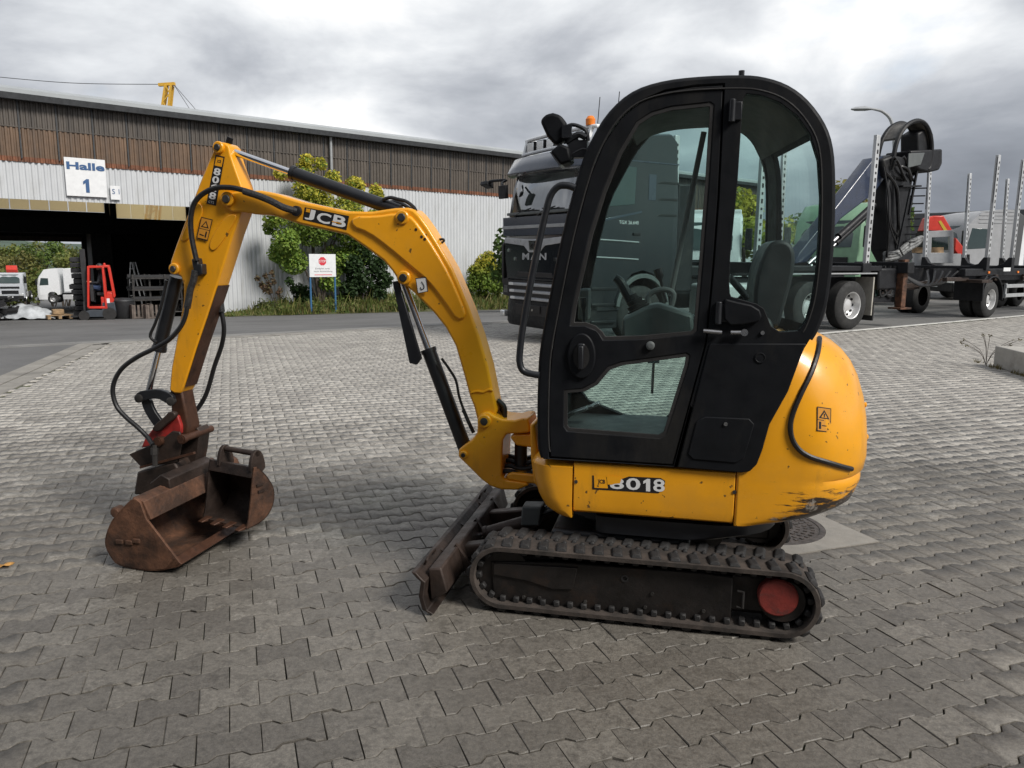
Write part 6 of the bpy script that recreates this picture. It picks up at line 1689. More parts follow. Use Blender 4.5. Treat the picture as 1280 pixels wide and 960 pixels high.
    def sq(pts, name, mm, dy=.012, par=t, y=Y, tt=.03, bevel=.004):
        b = B(); b.prism(pts, y + dy - tt, y + dy, XZ); return b.done(name, mm, par, bevel=bevel)
    dr = sq([(-.32, 1.0), (-.98, 1.0), (-1.04, 1.25), (-1.40, 1.42), (-1.40, 3.20), (-.55, 3.2), (-.33, 2.6), (-.26, 2.1)], "door", M['truck_black'], .008)
    sq([(-.48, 2.28), (-.62, 2.40), (-1.24, 2.46), (-1.26, 3.10), (-.62, 3.12), (-.50, 2.8)], "side_window", M['window_dark'], .014, dr, bevel=.01)
    sq([(-.40, 2.12), (-1.40, 2.32), (-1.40, 2.36), (-.42, 2.17)], "door_crease", M['truck_visor'], .016, dr)
    text("model_lettering", "TGX 26.640", (-.90, Y + .0105, 2.12), (-.44, 0, 0), (0, 0, .06), M['letter_white'], dr, .0)
    b = B(); b.box((-1.30, Y + .02, 1.95), (.16, .03, .05)); b.done("door_handle", M['truck_plastic'], dr, bevel=.01)
    for z in (1.55, 1.85):
        b = B(); b.tube([(-.30, Y + .02, z), (-.9, Y + .02, z - .02), (-1.35, Y + .02, z - .04)], .014, n=6); b.done("trim_line", M['grey_paint'], dr)
    for z in (2.28, 2.56, 2.85): sq([(-1.75, z), (-2.24, z), (-2.24, z + .04), (-1.85, z + .04)], "deflector_slot", M['letter_black'], .012)
    sq([(-1.55, 2.55), (-1.72, 2.55), (-1.72, 3.0), (-1.55, 3.0)], "bunk_panel", M['truck_visor'], .006)
    sq([(-.5, 3.19), (-2.24, 3.19), (-2.24, 3.215), (-.5, 3.215)], "roof_crease", M['truck_visor'], .012)
    b = B(); b.cyl((-.55, Y - .15, 3.46), (-1.1, Y - .1, 3.50), .035, n=12); b.lathe([(0, .035), (.12, .09), (.14, .09)], (-.50, Y - .15, 3.46), (1, 0, 0), 14); b.done("air_horn", M['chrome'], t)
    for k, z in enumerate((.42, .72, 1.0)):
        b = B(); b.box((-.62, Y - .06, z), (.55, .16, .05)); b.done("step", M['truck_plastic'], t, bevel=.01)
    b = B(); b.prism([(-.3, .3), (-.95, .3), (-.95, .95), (-.3, .98)], Y - .16, Y - .03, XZ); b.done("step_box", M['truck_plastic'], t, bevel=.01)
    arc = [(-1.48 + .62 * math.cos(a), .62 + .64 * math.sin(a)) for a in np.linspace(.1, math.pi - .1, 16)]; arc2 = [(-1.48 + .54 * math.cos(a), .62 + .56 * math.sin(a)) for a in np.linspace(math.pi - .1, .1, 16)]
    b = B(); b.prism(arc + arc2, Y - .02, Y + .05, XZ); b.done("wheel_arch", M['grey_trim'], t, bevel=.008)
    # mirrors: far-side arm seen past the windscreen, near side housing
    for s in (-1,):
        b = B(); b.tube([(-.05, -1.2, 3.0), (.12, -1.45, 2.99), (.15, -1.62, 2.95)], .03, n=8); b.prism([(.05, 2.86), (.22, 2.93), (.20, 3.0), (.06, 2.98)], -1.76, -1.50, XZ); b.done("side_mirror", M['truck_plastic'], t, bevel=.015)
    b = B(); b.tube([(.02, -1.05, 2.98), (.16, -.98, 2.92), (.20, -.88, 2.86)], .025, n=8); b.prism([(.16, 2.62), (.23, 2.62), (.24, 2.86), (.17, 2.87)], -.99, -.74, XZ); b.done("front_mirror", M['truck_plastic'], t, bevel=.03)
    b = B(); b.box((-.08, 1.42, 2.55), (.16, .22, .7)); b.tube([(-.12, 1.2, 2.95), (-.08, 1.42, 2.95)], .025, n=6, smooth=False); b.done("side_mirror", M['truck_plastic'], t, bevel=.04)
    # chassis, tanks, wheels, bunks
    for y in (.42, -.42):
        b = B(); b.box((-5.6, y, .98), (7.6, .10, .30)); b.done("chassis_rail", M['truck_plastic'], t)
    b = B(); b.box((-2.62, 0, 1.9), (.45, 2.2, 2.0)); b.done("exhaust_tower", M['truck_plastic'], t, bevel=.04)
    b = B(); b.box((-3.9, .98, .75), (1.6, .5, .62)); b.done("fuel_tank", M['alu_rim'], t, bevel=.08, seg=3)
    b = B(); b.box((-3.9, -.98, .75), (1.6, .5, .62)); b.done("battery_box", M['truck_plastic'], t, bevel=.04)
    wheel(t, -1.48, 1.09, .52); wheel(t, -1.48, -1.09, .52, out=-1)
    for x in (-6.15, -7.5):
        wheel(t, x, 1.10, .535, w=.33); wheel(t, x, -1.10, .535, w=.33, out=-1)
    for x in (-4.45, -7.95):
        for s in (1, -1):
            stake(t, x, s * 1.20, 1.35, 4.2, .02, s * .04)
        b = B(); b.box((x, 0, 1.36), (.30, 2.5, .22)); b.done("bunk", M['truck_plastic'], t, bevel=.02)
    b = B(); b.box((-5.9, 0, 1.28), (5.6, 1.1, .20)); b.done("deck_beam", M['truck_plastic'], t, bevel=.02)
    b = B(); b.box((-6.9, .96, 1.34), (3.3, .5, .12)); b.done("mudguard", M['truck_plastic'], t, bevel=.02)
    b = B(); b.box((-8.26, 1.0, .72), (.04, .46, .86)); b.done("mudflap", M['mud'], t); b = B(); b.box((-8.30, 1.0, .38), (.03, .5, .42)); b.done("flap_rubber", M['tyre'], t)
    b = B(); b.box((-6.83, 1.25, 1.235), (2.95, .03, .03)); b.done("guard_edge", M['grey_paint'], t)
    # outrigger and dark gear at the rear
    b = B(); b.box((-8.9, .9, 1.1), (.7, .5, .5)); b.box((-8.6, .5, .85), (.5, .8, .5)); b.done("valve_gear", M['truck_plastic'], t, bevel=.05)
    q = m.py(1128, 345, 1.2); x = float(q[0]); zf = float(m.py(1128, 386, 1.2)[2])
    b = B(); b.box((x, 1.2, (zf + 1.55) / 2 + .02), (.17, .17, 1.5 - zf)); lg = b.done("outrigger_leg", M['rust'], t, bevel=.01)
    b = B(); b.box((x, 1.2, zf + .02), (.42, .32, .04)); b.done("foot_plate", M['rust'], lg)
    b = B(); b.box((x, .7, 1.36), (.26, 1.4, .26)); b.done("outrigger_beam", M['truck_plastic'], t, bevel=.02)
    for k in range(7):
        b = B(); y = 1.0 + .05 * (k % 3); xx = x + .25 + .05 * k
        b.tube([(xx + .2, y, 1.4), (xx + .15, y, 1.0 - .05 * k), (xx - .1, y, .62 + .03 * k), (xx - .3, y, .95), (xx - .35, y, 1.4)], .03, n=6); b.done("hose", M['hose'], t)
    b = B(); b.box((-8.65, .95, .85), (.34, .1, .30)); b.done("rear_lamp_board", M['green_board'], t); b = B(); b.tube([(-8.5, 1.02, .95), (-8.5, 1.04, .7), (-8.56, 1.04, .62)], .03, n=6); b.done("tow_hook", M['hook_yellow'], t)
    # underrun and spare gear
    for y in (1.02, -1.02): b = B(); b.box((-8.9, y, .62), (.9, .10, .12)); b.done("under_bar", M['truck_plastic'], t)
    # timber crane on the rear
    def C(px, py, y=0.0):
        q = m.py(px, py, y); return Vector((float(q[0]), y, float(q[2])))
    b = B(); b.prism(chaikin([(q.x, q.z) for q in (C(1099, 330), C(1098, 262), C(1101, 212), C(1112, 196), C(1124, 205), C(1128, 250), C(1127, 300), C(1132, 330))], 1), -.24, .24, XZ); col = b.done("crane_column", M['truck_plastic'], t, bevel=.03)
    b = B(); b.prism([(q.x, q.z) for q in (C(1094, 200, .1), C(1108, 194, .1), C(1126, 199, .1), C(1130, 212, .1), C(1118, 226, .1), C(1098, 222, .1))], -.30, .30, XZ); b.done("crane_knuckle", M['truck_plastic'], t, bevel=.06)
    a, c = C(1103, 207), C(905, 345)
    bo = B(); bo.prism([(q.x, q.z) for q in (C(1097, 196), C(1085, 198), C(1044, 251), C(992, 316), C(986, 330), C(1002, 328), C(1044, 274), C(1085, 243), C(1100, 222))], -.16, .16, XZ); bm_ = bo.done("crane_boom", M['crane_blue'], t, bevel=.03)
    a, c = C(1092, 256, .28), C(1010, 330, .28); cylinder("boom_ram", a, c, .55, .075, .04, M['truck_plastic'], M['steel'], parent=t)
    a, c = C(1092, 262, -.1), C(1012, 334, -.1); cylinder("boom_ram", a, c, .6, .06, .035, M['truck_plastic'], M['steel'], parent=t)
    for k in range(14):
        y = random.uniform(-.3, .42); x0, y0 = 1096 + random.uniform(0, 22), 200 + random.uniform(0, 22); x1, y1 = 1104 + random.uniform(0, 26), 290 + random.uniform(0, 40)
        mx, my = (x0 + x1) / 2 + random.uniform(-10, 14), (y0 + y1) / 2
        b = B(); b.tube([C(x0, y0, y), C(mx, my - 18, y + .05), C(mx + 2, my + 20, y + .08), C(x1, y1, y)], random.uniform(.02, .035), n=6); b.done("hose", M['hose'], t)
    for k in range(9):
        y = random.uniform(-.2, .4); b = B(); x0 = 1100 + 3 * k; b.tube([C(x0, 204 + (k % 3) * 4, y), C(x0 + 6, 196 + (k % 4) * 4, y + .1), C(x0 + 14, 206 + (k % 3) * 6, y + .1), C(x0 + 18, 226, y)], .03, n=6); b.done("hose", M['hose'], t)
    for k in range(3):
        b = B(); b.tube([C(1105, 325 - 4 * k, .2), C(1120, 322 - 3 * k, .3), C(1135, 312 - 4 * k, .3), C(1148, 304 - 3 * k, .25), C(1152, 297, .2)], .055, n=8); b.done("hose_wrap", M['grey_wrap'], t)
    # high seat with its hooded back
    hood_o = [C(1116, 206, .3), C(1118, 190, .3), C(1123, 172, .3), C(1132, 158, .3), C(1143, 151.5, .3), C(1152, 152, .3), C(1159, 159, .3), C(1163.5, 172, .3), C(1164.5, 190, .3), C(1162, 208, .3), C(1159, 212, .3)]
    b = B()
    b.tube(hood_o, .055, n=8, k=4); b.tube([q - Vector((0, .42, 0)) for q in hood_o], .055, n=8, k=4)
    hd = b.done("hood_frame", M['truck_plastic'], t)
    top = [(q.x, q.z) for q in catmull_v(hood_o[2:9], 3)]
    b = B(); b.rings([[(x, -.14, z), (x, .32, z), (x * .985 + top[len(top) // 2][0] * .015, .32, z - .05), (x * .985 + top[len(top) // 2][0] * .015, -.14, z - .05)] for x, z in top]); b.done("hood_shell", M['hood_grey'], t)
    b = B(); b.prism([(q.x, q.z) for q in (C(1136, 205), C(1136, 168), C(1147, 161), C(1156, 168), C(1156, 205))], -.24, .24, XZ); b.done("seat_back", M['truck_plastic'], t, bevel=.05)
    b = B(); b.prism([(q.x, q.z) for q in (C(1122, 190), C(1162, 188), C(1162, 206), C(1158, 214), C(1146, 217), C(1134, 214), C(1124, 206))], -.34, .34, XZ); b.done("seat_pan", M['truck_plastic'], t, bevel=.04)
    b = B(); b.prism([(q.x, q.z) for q in (C(1135, 192, .35), C(1155, 191, .35), C(1150, 206, .35), C(1134, 210, .35))], .345, .375, XZ); b.done("console_panel", M['grey_trim'], t, bevel=.01)
    b = B(); b.tube([C(1126, 214), C(1133, 228), C(1136, 238), C(1140, 220), C(1146, 216)], .04, n=6); b.bar(C(1122, 233, .2), C(1145, 233, .2), .3, .04); b.bar(C(1146, 214, .25), C(1136, 268, .25), .05, .05); b.done("seat_stay", M['truck_plastic'], t)
    # ladder
    for y in (.1, .45):
        b = B(); b.bar(C(1138, 236, y), C(1122, 312, y), .04, .04); b.done("ladder_rail", M['truck_plastic'], t)
    for k in range(8):
        f = k / 8; p0 = C(1138, 236, .1).lerp(C(1122, 312, .1), f); b = B(); b.bar(p0 + Vector((.12, 0, 0)), p0 + Vector((-.12, .36, 0)), .04, .03); b.done("ladder_rung", M['truck_plastic'], t)
    return t
def catmull_v(pts, k): return [Vector(q) for q in catmull(pts, k)]
M['cab_pale'] = mat('painted_screen_light', (0.62, 0.66, 0.64), 0.8, var=0.25, scale=1.5)
M['silver_trim'] = mat('silver_trim', (0.42, 0.43, 0.45), 0.35, 0.2, var=0.08)
M['gutter_grey'] = mat("dark_grey_roof", (0.085, 0.088, 0.092), 0.6, var=0.1, scale=0.4)
M['window_dark'] = mat("side_window_glass", (0.03, 0.05, 0.05), 0.06, var=0.05, rvar=0.01, coat=0.5)
M['green_board'] = mat("teal_board", (0.05, 0.11, 0.10), 0.6)
M['hook_yellow'] = flat("hook_yellow", (0.5, 0.35, 0.03), 0.5)
M['grey_wrap'] = mat("grey_hose_wrap", (0.16, 0.165, 0.165), 0.6, var=0.5, scale=9, dirt=(0.02, 0.02, 0.02), dirt_amt=0.5, dscale=6)
M['hood_grey'] = mat("weathered_hood", (0.085, 0.08, 0.072), 0.6, var=0.5, scale=4)
build_log_truck()

def build_trailer():
    o = onz(1237, 397); a = math.atan2(*(onz(1237, 397) - onz(1062, 412))[[1, 0]]) + math.pi
    m = Frame((o[0], o[1], 0), a)
    t = thing("log_trailer", "black log trailer with tall alloy stakes and mudguard behind the crane", "trailer", (o[0], o[1], 0), a)
    wr = .49
    # wheels: near side at y = -.15
    wheel(t, 0.0, -.16, wr, w=.30, twin=True); wheel(t, 0, -2.34, wr, w=.30, out=-1, twin=True)
    for x in (-5.2, -6.5): wheel(t, x, -.16, wr, w=.3, twin=True); wheel(t, x, -2.34, wr, w=.3, out=-1, twin=True)
    arc = [(.62 * math.cos(q), wr + .64 * math.sin(q)) for q in np.linspace(-.05, math.pi + .05, 18)]; arc2 = [(.58 * math.cos(q), wr + .60 * math.sin(q)) for q in np.linspace(math.pi + .05, -.05, 18)]
    b = B(); b.prism(arc + arc2, -.72, .03, XZ); b.prism([(.56, .48), (.62, .48), (.66, 1.0), (.45, 1.16), (.40, 1.1), (.58, .9)], -.72, .03, XZ); b.done("mudguard", M['truck_plastic'], t, bevel=.01)
    for y in (-.8, -1.7):
        b = B(); b.box((-2.8, y, 1.14), (9.2, .12, .34)); b.done("chassis_rail", M['truck_plastic'], t)
    b = B(); b.box((-2.6, -.15, 1.22), (8.2, .16, .20)); b.done("side_beam", M['truck_plastic'], t, bevel=.02)
    b = B(); b.box((-2.6, -2.35, 1.22), (8.2, .16, .20)); b.done("side_beam", M['truck_plastic'], t, bevel=.02)
    b = B(); b.bar((1.6, -1.25, .85), (4.6, -1.25, .62), .16, .16); b.bar((1.3, -.7, 1.0), (3.0, -1.2, .8), .1, .12); b.bar((1.3, -1.8, 1.0), (3.0, -1.3, .8), .1, .12); b.done("drawbar", M['rust_dark'], t)
    for x in (.42, -1.08, -3.6, -6.3):
        b = B(); b.prism([(0.0, 1.28), (-.0, 1.62), (-.10, 1.62), (-.22, 1.45), (-.45, 1.38), (-2.05, 1.38), (-2.28, 1.45), (-2.40, 1.62), (-2.5, 1.62), (-2.5, 1.28)], x - .09, x + .09, lambda u, v, s: (s, u, v)); b.done("bunk", M['truck_plastic'], t, bevel=.01)
        for y, s in ((-.05, 1), (-2.45, -1)): stake(t, x, y, 1.55, 4.25, .10, s * .05)
    for z in (.58, .84): b = B(); b.box((-2.55, .0, z), (3.5, .04, .10)); b.done("side_guard_rail", M['grey_paint'], t, bevel=.008)
    for x in (-.85, -2.5, -4.2): b = B(); b.box((x, -.03, .71), (.08, .05, .40)); b.done("guard_post", M['grey_paint'], t)
    b = B(); b.box((.95, .0, 1.0), (.6, .5, .08)); b.box((1.7, -.2, 1.05), (1.2, .12, .1)); b.done("front_gear", M['rust_dark'], t, bevel=.01)
    b = B(); b.box((-.6, .055, 1.30), (.42, .01, .10)); b.done("number_plate", M['white_paint'], t)
    for x in (.2, -1.6, -3.1, -4.7): b = B(); b.box((x, -.06, 1.22), (.10, .03, .06)); b.done('marker_lamp', M['orange_lamp'], t, bevel=.008)
    for x in (-.2, -2.0, -2.9, -4.4): b = B(); b.box((x, -.06, 1.08), (.16, .10, .16)); b.cyl((x - .12, -.05, 1.06), (x + .12, -.05, 1.06), .05, n=10); b.done('strap_winch', M['rust_dark'], t, bevel=.01)
    for k in range(5):
        b = B(); b.tube([(1.2 + .2 * k, -.4 - .1 * k, 1.25), (1.7 + .2 * k, -.5, .95), (2.4 + .1 * k, -.6, .9), (3.2, -.9, 1.2)], .025, n=6); b.done("hose", M['hose'], t)
build_trailer()

# ------------------------------------------------------------------ simpler lorries farther off
M['lorry_white'] = mat("white_lorry_paint", (0.74, 0.75, 0.76), 0.35, var=0.03, coat=0.3)
M['lorry_silver'] = mat("silver_lorry_paint", (0.36, 0.365, 0.375), 0.4, 0.0, var=0.05)
M['lorry_green'] = mat("pale_green_lorry_paint", (0.17, 0.30, 0.19), 0.4, var=0.06)
M['lorry_grey'] = mat("grey_lorry_paint", (0.45, 0.47, 0.50), 0.35, var=0.05)
M['box_white'] = mat("white_box_body", (0.70, 0.71, 0.72), 0.5, var=0.04)
def lorry(name, label, loc, yaw, paint, h=3.6, body=None, W2=1.22, group=None, deflect=True, nowheel=False):
    t = thing(name, label, "truck", loc, yaw, group)
    prof = [(-.05, .45), (.0, 1.0), (-.02, 1.9), (-.14, 2.7), (-.3, 3.0), (-.8, h - .12), (-1.5, h), (-2.1, h), (-2.2, 2.4), (-2.2, 1.0), (-1.95, .95), (-1.86, 1.15), (-1.62, 1.28), (-1.3, 1.28), (-1.06, 1.15), (-.98, .9), (-.95, .45)]
    rg = [[(x - (f if x > -.5 else 0), y, z) for x, z in prof] for y, f in ((-W2, .14), (-W2 + .08, .03), (0, 0), (W2 - .08, .03), (W2, .14))]
    b = B(); b.rings(rg); b.done("cab", paint, t, smooth=38)
    b = B(); b.rings([[(x + .02 - .09 * abs(f) ** 4, 1.08 * f, z) for f in np.linspace(-1, 1, 9)] for z, x in ((1.95, -.02), (2.4, -.085), (2.85, -.22))], cap=False, closed=False); b.done("windscreen", M['window_dark'], t)
    for s in (1, -1):
        b = B(); b.prism([(-.28, 1.95), (-1.15, 2.0), (-1.15, 2.72), (-.45, 2.75)], s * (W2 + .01), s * (W2 - .02), XZ); b.done("side_window", M['window_dark'], t, bevel=.01)
        b = B(); b.prism([(-.28, .95), (-.95, .95), (-1.25, 1.35), (-1.25, 2.9), (-.30, 2.9)], s * (W2 + .004), s * (W2 - .02), XZ); b.done("door", paint, t, bevel=.004)
        b = B(); b.box((-.05, s * (W2 + .2), 2.3), (.14, .22, .7)); b.done("side_mirror", M['truck_plastic'], t, bevel=.03)
        b = B(); b.box((-.0, s * (W2 - .28), .78), (.08, .36, .22)); b.done("headlamp", M['lamp_glass'], t, bevel=.02)
    b = B(); b.box((.005, 0, 1.05), (.05, 1.5, .34)); b.done("grille", M['truck_plastic'], t, bevel=.02); b = B(); b.box((.005, 0, 1.52), (.04, 1.7, .2)); b.done("grille", M['truck_plastic'], t, bevel=.02)
    b = B(); b.box((-.06, 0, .5), (.22, 2 * W2 - .1, .36)); b.done("bumper", M['truck_plastic'], t, bevel=.04)
    b = B(); b.box((.058, 0, .55), (.01, .5, .11)); b.done("number_plate", M['white_paint'], t)
    for x in ([-1.46] + ([-5.2, -6.5] if body else [-5.0])):
        wheel(t, x, 1.05, .5); wheel(t, x, -1.05, .5, out=-1)
    for y in (.42, -.42): b = B(); b.box((-4.6, y, .95), (5.2, .1, .26)); b.done("chassis_rail", M['truck_plastic'], t)
    b = B(); b.box((-2.9, .9, .7), (1.0, .5, .55)); b.done("fuel_tank", M['alu_rim'], t, bevel=.06)
    if body: body(t)
    return t
def box_body(L, h, paint, x0=-2.6, red=False):
    def f(t):
        b = B(); b.box((x0 - L / 2, 0, 1.15 + (h - 1.15) / 2), (L, 2.5, h - 1.15)); o = b.done("box_body", paint, t, bevel=.03)
        for s in (1, -1): b = B(); b.box((x0 - L / 2, s * 1.253, 1.25), (L - .1, .02, .12)); b.done("side_rail", M['grey_paint'], o)
    return f
def build_lorries():
    # through the far gate
    p = ony(52, 379, 84.0)
    lorry("white_lorry", "white lorry with a white box body seen through the far gate", (p[0] - .0, p[1], p[2]), R(196), M['lorry_white'], 3.75, box_body(8, 3.75, M['box_white']))
    p = ony(14, 378, 80.0)
    t = lorry("grey_lorry", "pale grey lorry nose with a red crane folded above its cab beyond the gate", (p[0], p[1], p[2]), R(-66), M['lorry_grey'], 3.0)
    b = B(); b.prism([(-2.6, 3.0), (-2.3, 3.7), (-2.0, 3.75), (-1.9, 3.3), (-2.2, 2.9)], -.5, .5, XZ); b.done("loading_crane", M['truck_red'], t, bevel=.05)
    # behind the log truck and trailer
    def at(px, py, y): return ony(px, py, y)
    def place(px, dist):
        d = ray(px, 380); d = d / d[1]; q = CO + d * dist; return (q[0], q[1], ground_z(q[0], q[1]))
    q = place(876, 26); lorry("box_lorry", "white box lorry standing behind the black cab", (q[0], q[1], q[2]), R(256), M['lorry_white'], 3.2, box_body(5, 3.4, M['box_white']))
    q = place(1043, 27); lorry("green_lorry", "pale green lorry cab beyond the log truck's crane", (q[0] - .5, q[1], q[2]), R(222), M['lorry_green'], 3.5)
    def side_fin(t):
        for s_ in (1, -1): b = B(); b.prism([(-2.2, 1.2), (-2.55, 1.2), (-2.6, 3.2), (-2.2, 3.45)], s_ * 1.2, s_ * 1.05, XZ); b.done("side_deflector", M['gutter_grey'], t, bevel=.03)
        b = B(); b.box((-6.2, 0, 1.15), (6.0, 2.3, .16)); b.done("flatbed", M['grey_paint'], t)
        for k in range(4): b = B(); b.box((-1.4, 1.228, 2.95 + .14 * k), (1.4, .012, .03)); b.done("roof_crease", M['grey_paint'], t)
    q = place(1166, 31); lorry("silver_lorry", "silver lorry cab with a ribbed roof behind the trailer stakes", (q[0], q[1], q[2]), R(186), M['lorry_silver'], 3.45, side_fin)
    def flatp(Y, pts, y0, y1):
        o_ = np.array(ony(1175, 300, Y)); return [(tuple(np.array(ony(px, py, Y)) - o_)[0], tuple(np.array(ony(px, py, Y)) - o_)[2]) for px, py in pts], o_
    Y = 27.5
    p1, o_ = flatp(Y, [(1150, 289), (1156, 273), (1164, 270), (1176, 270), (1187, 289)], 0, 0)
    t = thing("loading_crane", "red folded loading crane with a yellow stripe between the trailer stakes", "crane", tuple(o_))
    b = B(); b.prism(p1, -.2, .2, XZ); b.done("boom", M['truck_red'], t, bevel=.03)
    b = B(); b.prism(flatp(Y, [(1191, 297), (1203, 312), (1205, 319), (1201, 322), (1194, 320), (1189, 312)], 0, 0)[0], -.2, .2, XZ); b.done("jib", M['truck_red'], t, bevel=.03)
    b = B(); b.prism(flatp(Y, [(1169, 277), (1172, 276), (1180, 288), (1176, 289)], 0, 0)[0], -.21, -.19, XZ); b.done("yellow_stripe", M['hook_yellow'], t)
    b = B(); b.prism(flatp(Y, [(1152, 288), (1158, 288), (1160, 345), (1150, 345)], 0, 0)[0], -.3, .3, XZ); b.prism(flatp(Y, [(1190, 318), (1206, 318), (1206, 345), (1190, 345)], 0, 0)[0], -.3, .3, XZ); b.prism(flatp(Y, [(1150, 335), (1206, 335), (1206, 350), (1150, 350)], 0, 0)[0], -.3, .3, XZ); b.done("base", M['truck_plastic'], t)
    Y = 25.5
    t = thing("headboard", "grey steel headboard frame with a window opening in front of the red crane", "headboard", tuple(o_))
    ou, o2 = flatp(Y, [(1158, 289), (1191, 287.5), (1191, 329), (1156, 329)], 0, 0); ho = flatp(Y, [(1164, 297), (1186, 296), (1186, 316), (1163, 316)], 0, 0)[0]
    t.location = tuple(o2)
    b = B(); b.plate(ou, [ho], -.05, .05, XZ); b.done("frame", M['grey_paint'], t, bevel=.01)
    b = B(); b.prism(flatp(Y, [(1146, 309), (1186, 309), (1186, 316), (1146, 316)], 0, 0)[0], .3, 1.2, XZ); b.done("timber_load", M['wood'], t)
    b = B(); b.prism(flatp(Y, [(1144, 317), (1206, 317), (1206, 352), (1144, 352)], 0, 0)[0], .2, 1.3, XZ); b.done("bed", M['grey_paint'], t)
    q = place(1250, 33); lorry("white_box_lorry", "white box lorry behind the rearmost trailer stakes", (q[0] - 1.6, q[1], q[2]), R(190), M['lorry_white'], 2.9, box_body(4.5, 2.95, M['box_white'], -1.6))
build_lorries()
def build_back_building():
    t = thing("dark_roofed_building", "long low building with a dark grey roof behind the parked lorries", "building", (0, 0, 0))
    A, C = np.array(ony(1040, 276, 62)), np.array(ony(1300, 257, 50)); A[2] = C[2] = (A[2] + C[2]) / 2
    d = C - A; L = np.linalg.norm(d[:2]); a = math.atan2(d[1], d[0]); A = A - d * .1
    t.location = (A[0], A[1], 0); t.rotation_euler = (0, 0, a)
    H_ = A[2]
    b = B(); b.box((L * .8, 6, H_ / 2 - 1.2), (L * 1.6, 12, H_ + .4)); b.done("wall", M['grey_paint'], t)
    b = B(); b.prism([(-.6, H_ - 1.05), (-.6, H_ - .9), (6, H_ + .0 + .0), (12.6, H_ - .9), (12.6, H_ - 1.05), (6, H_ - .2)], -1, L * 1.6 + 1, lambda u, v, s: (s, u, v)); b.prism([(-.62, H_ - 1.6), (-.62, H_), (-.3, H_ + .05), (-.3, H_ - 1.6)], -1, L * 1.6 + 1, lambda u, v, s: (s, u, v)); b.done("roof", M['gutter_grey'], t)
    for k in range(10): b = B(); b.box((2 + k * L * .15, -.05, 1.0), (2.2, .1, 1.2)); b.done("window", M['window_dark'], t)
build_back_building()
def build_lamp_post():
    q = ony(1119, 330, 30); t = thing("street_lamp", "grey street lamp with a curved arm behind the crane hood", "street lamp", (q[0], q[1], ground_z(q[0], q[1])))
    z0 = ground_z(q[0], q[1])
    T = lambda px, py: tuple(np.array(ony(px, py, 30)) - np.array([q[0], q[1], z0]))
    pts = [(0, 0, 0), (0, 0, 3.0), T(1118.5, 190), T(1117.5, 166), T(1113, 149), T(1104, 140), T(1095, 137), T(1088, 136)]
    b = B(); b.tube(pts, lambda f: .085 - .045 * f, n=10, k=5); b.done("pole", M['grey_paint'], t)
    a, c = Vector(T(1089, 136.2)), Vector(T(1064, 136.5)); b = B(); b.rings([[a + Vector((0, y, z)) for y, z in ((-.06, 0), (0, .05), (.06, 0), (0, -.04))], [a.lerp(c, .3) + Vector((0, y, z)) for y, z in ((-.13, 0), (0, .11), (.13, 0), (0, -.07))], [a.lerp(c, .8) + Vector((0, y, z)) for y, z in ((-.13, 0), (0, .08), (.13, 0), (0, -.07))], [c + Vector((0, y, z)) for y, z in ((-.06, 0), (0, .03), (.06, 0), (0, -.03))]]); b.done("lamp_head", M['grey_paint'], t)
build_lamp_post()

# ------------------------------------------------------------------ planting
def leaf_mat(name, rough=0.6):
    m, nt, N, K = _nt(name)
    out = N.new("ShaderNodeOutputMaterial"); b = N.new("ShaderNodeBsdfPrincipled"); t = N.new("ShaderNodeBsdfTranslucent"); a = N.new("ShaderNodeAttribute"); a.attribute_name = "leaf"
    b.inputs['Roughness'].default_value = rough; b.inputs['Specular IOR Level'].default_value = 0.3
    K.new(a.outputs['Color'], b.inputs['Base Color']); K.new(a.outputs['Color'], t.inputs[0])
    mx = N.new("ShaderNodeMixShader"); mx.inputs[0].default_value = 0.35; K.new(b.outputs[0], mx.inputs[1]); K.new(t.outputs[0], mx.inputs[2]); K.new(mx.outputs[0], out.inputs[0]); return m
M['leaf'] = leaf_mat("leaves")
M['bark'] = mat("bark", (0.06, 0.048, 0.038), 0.9, var=0.3, scale=6, bump=0.5)
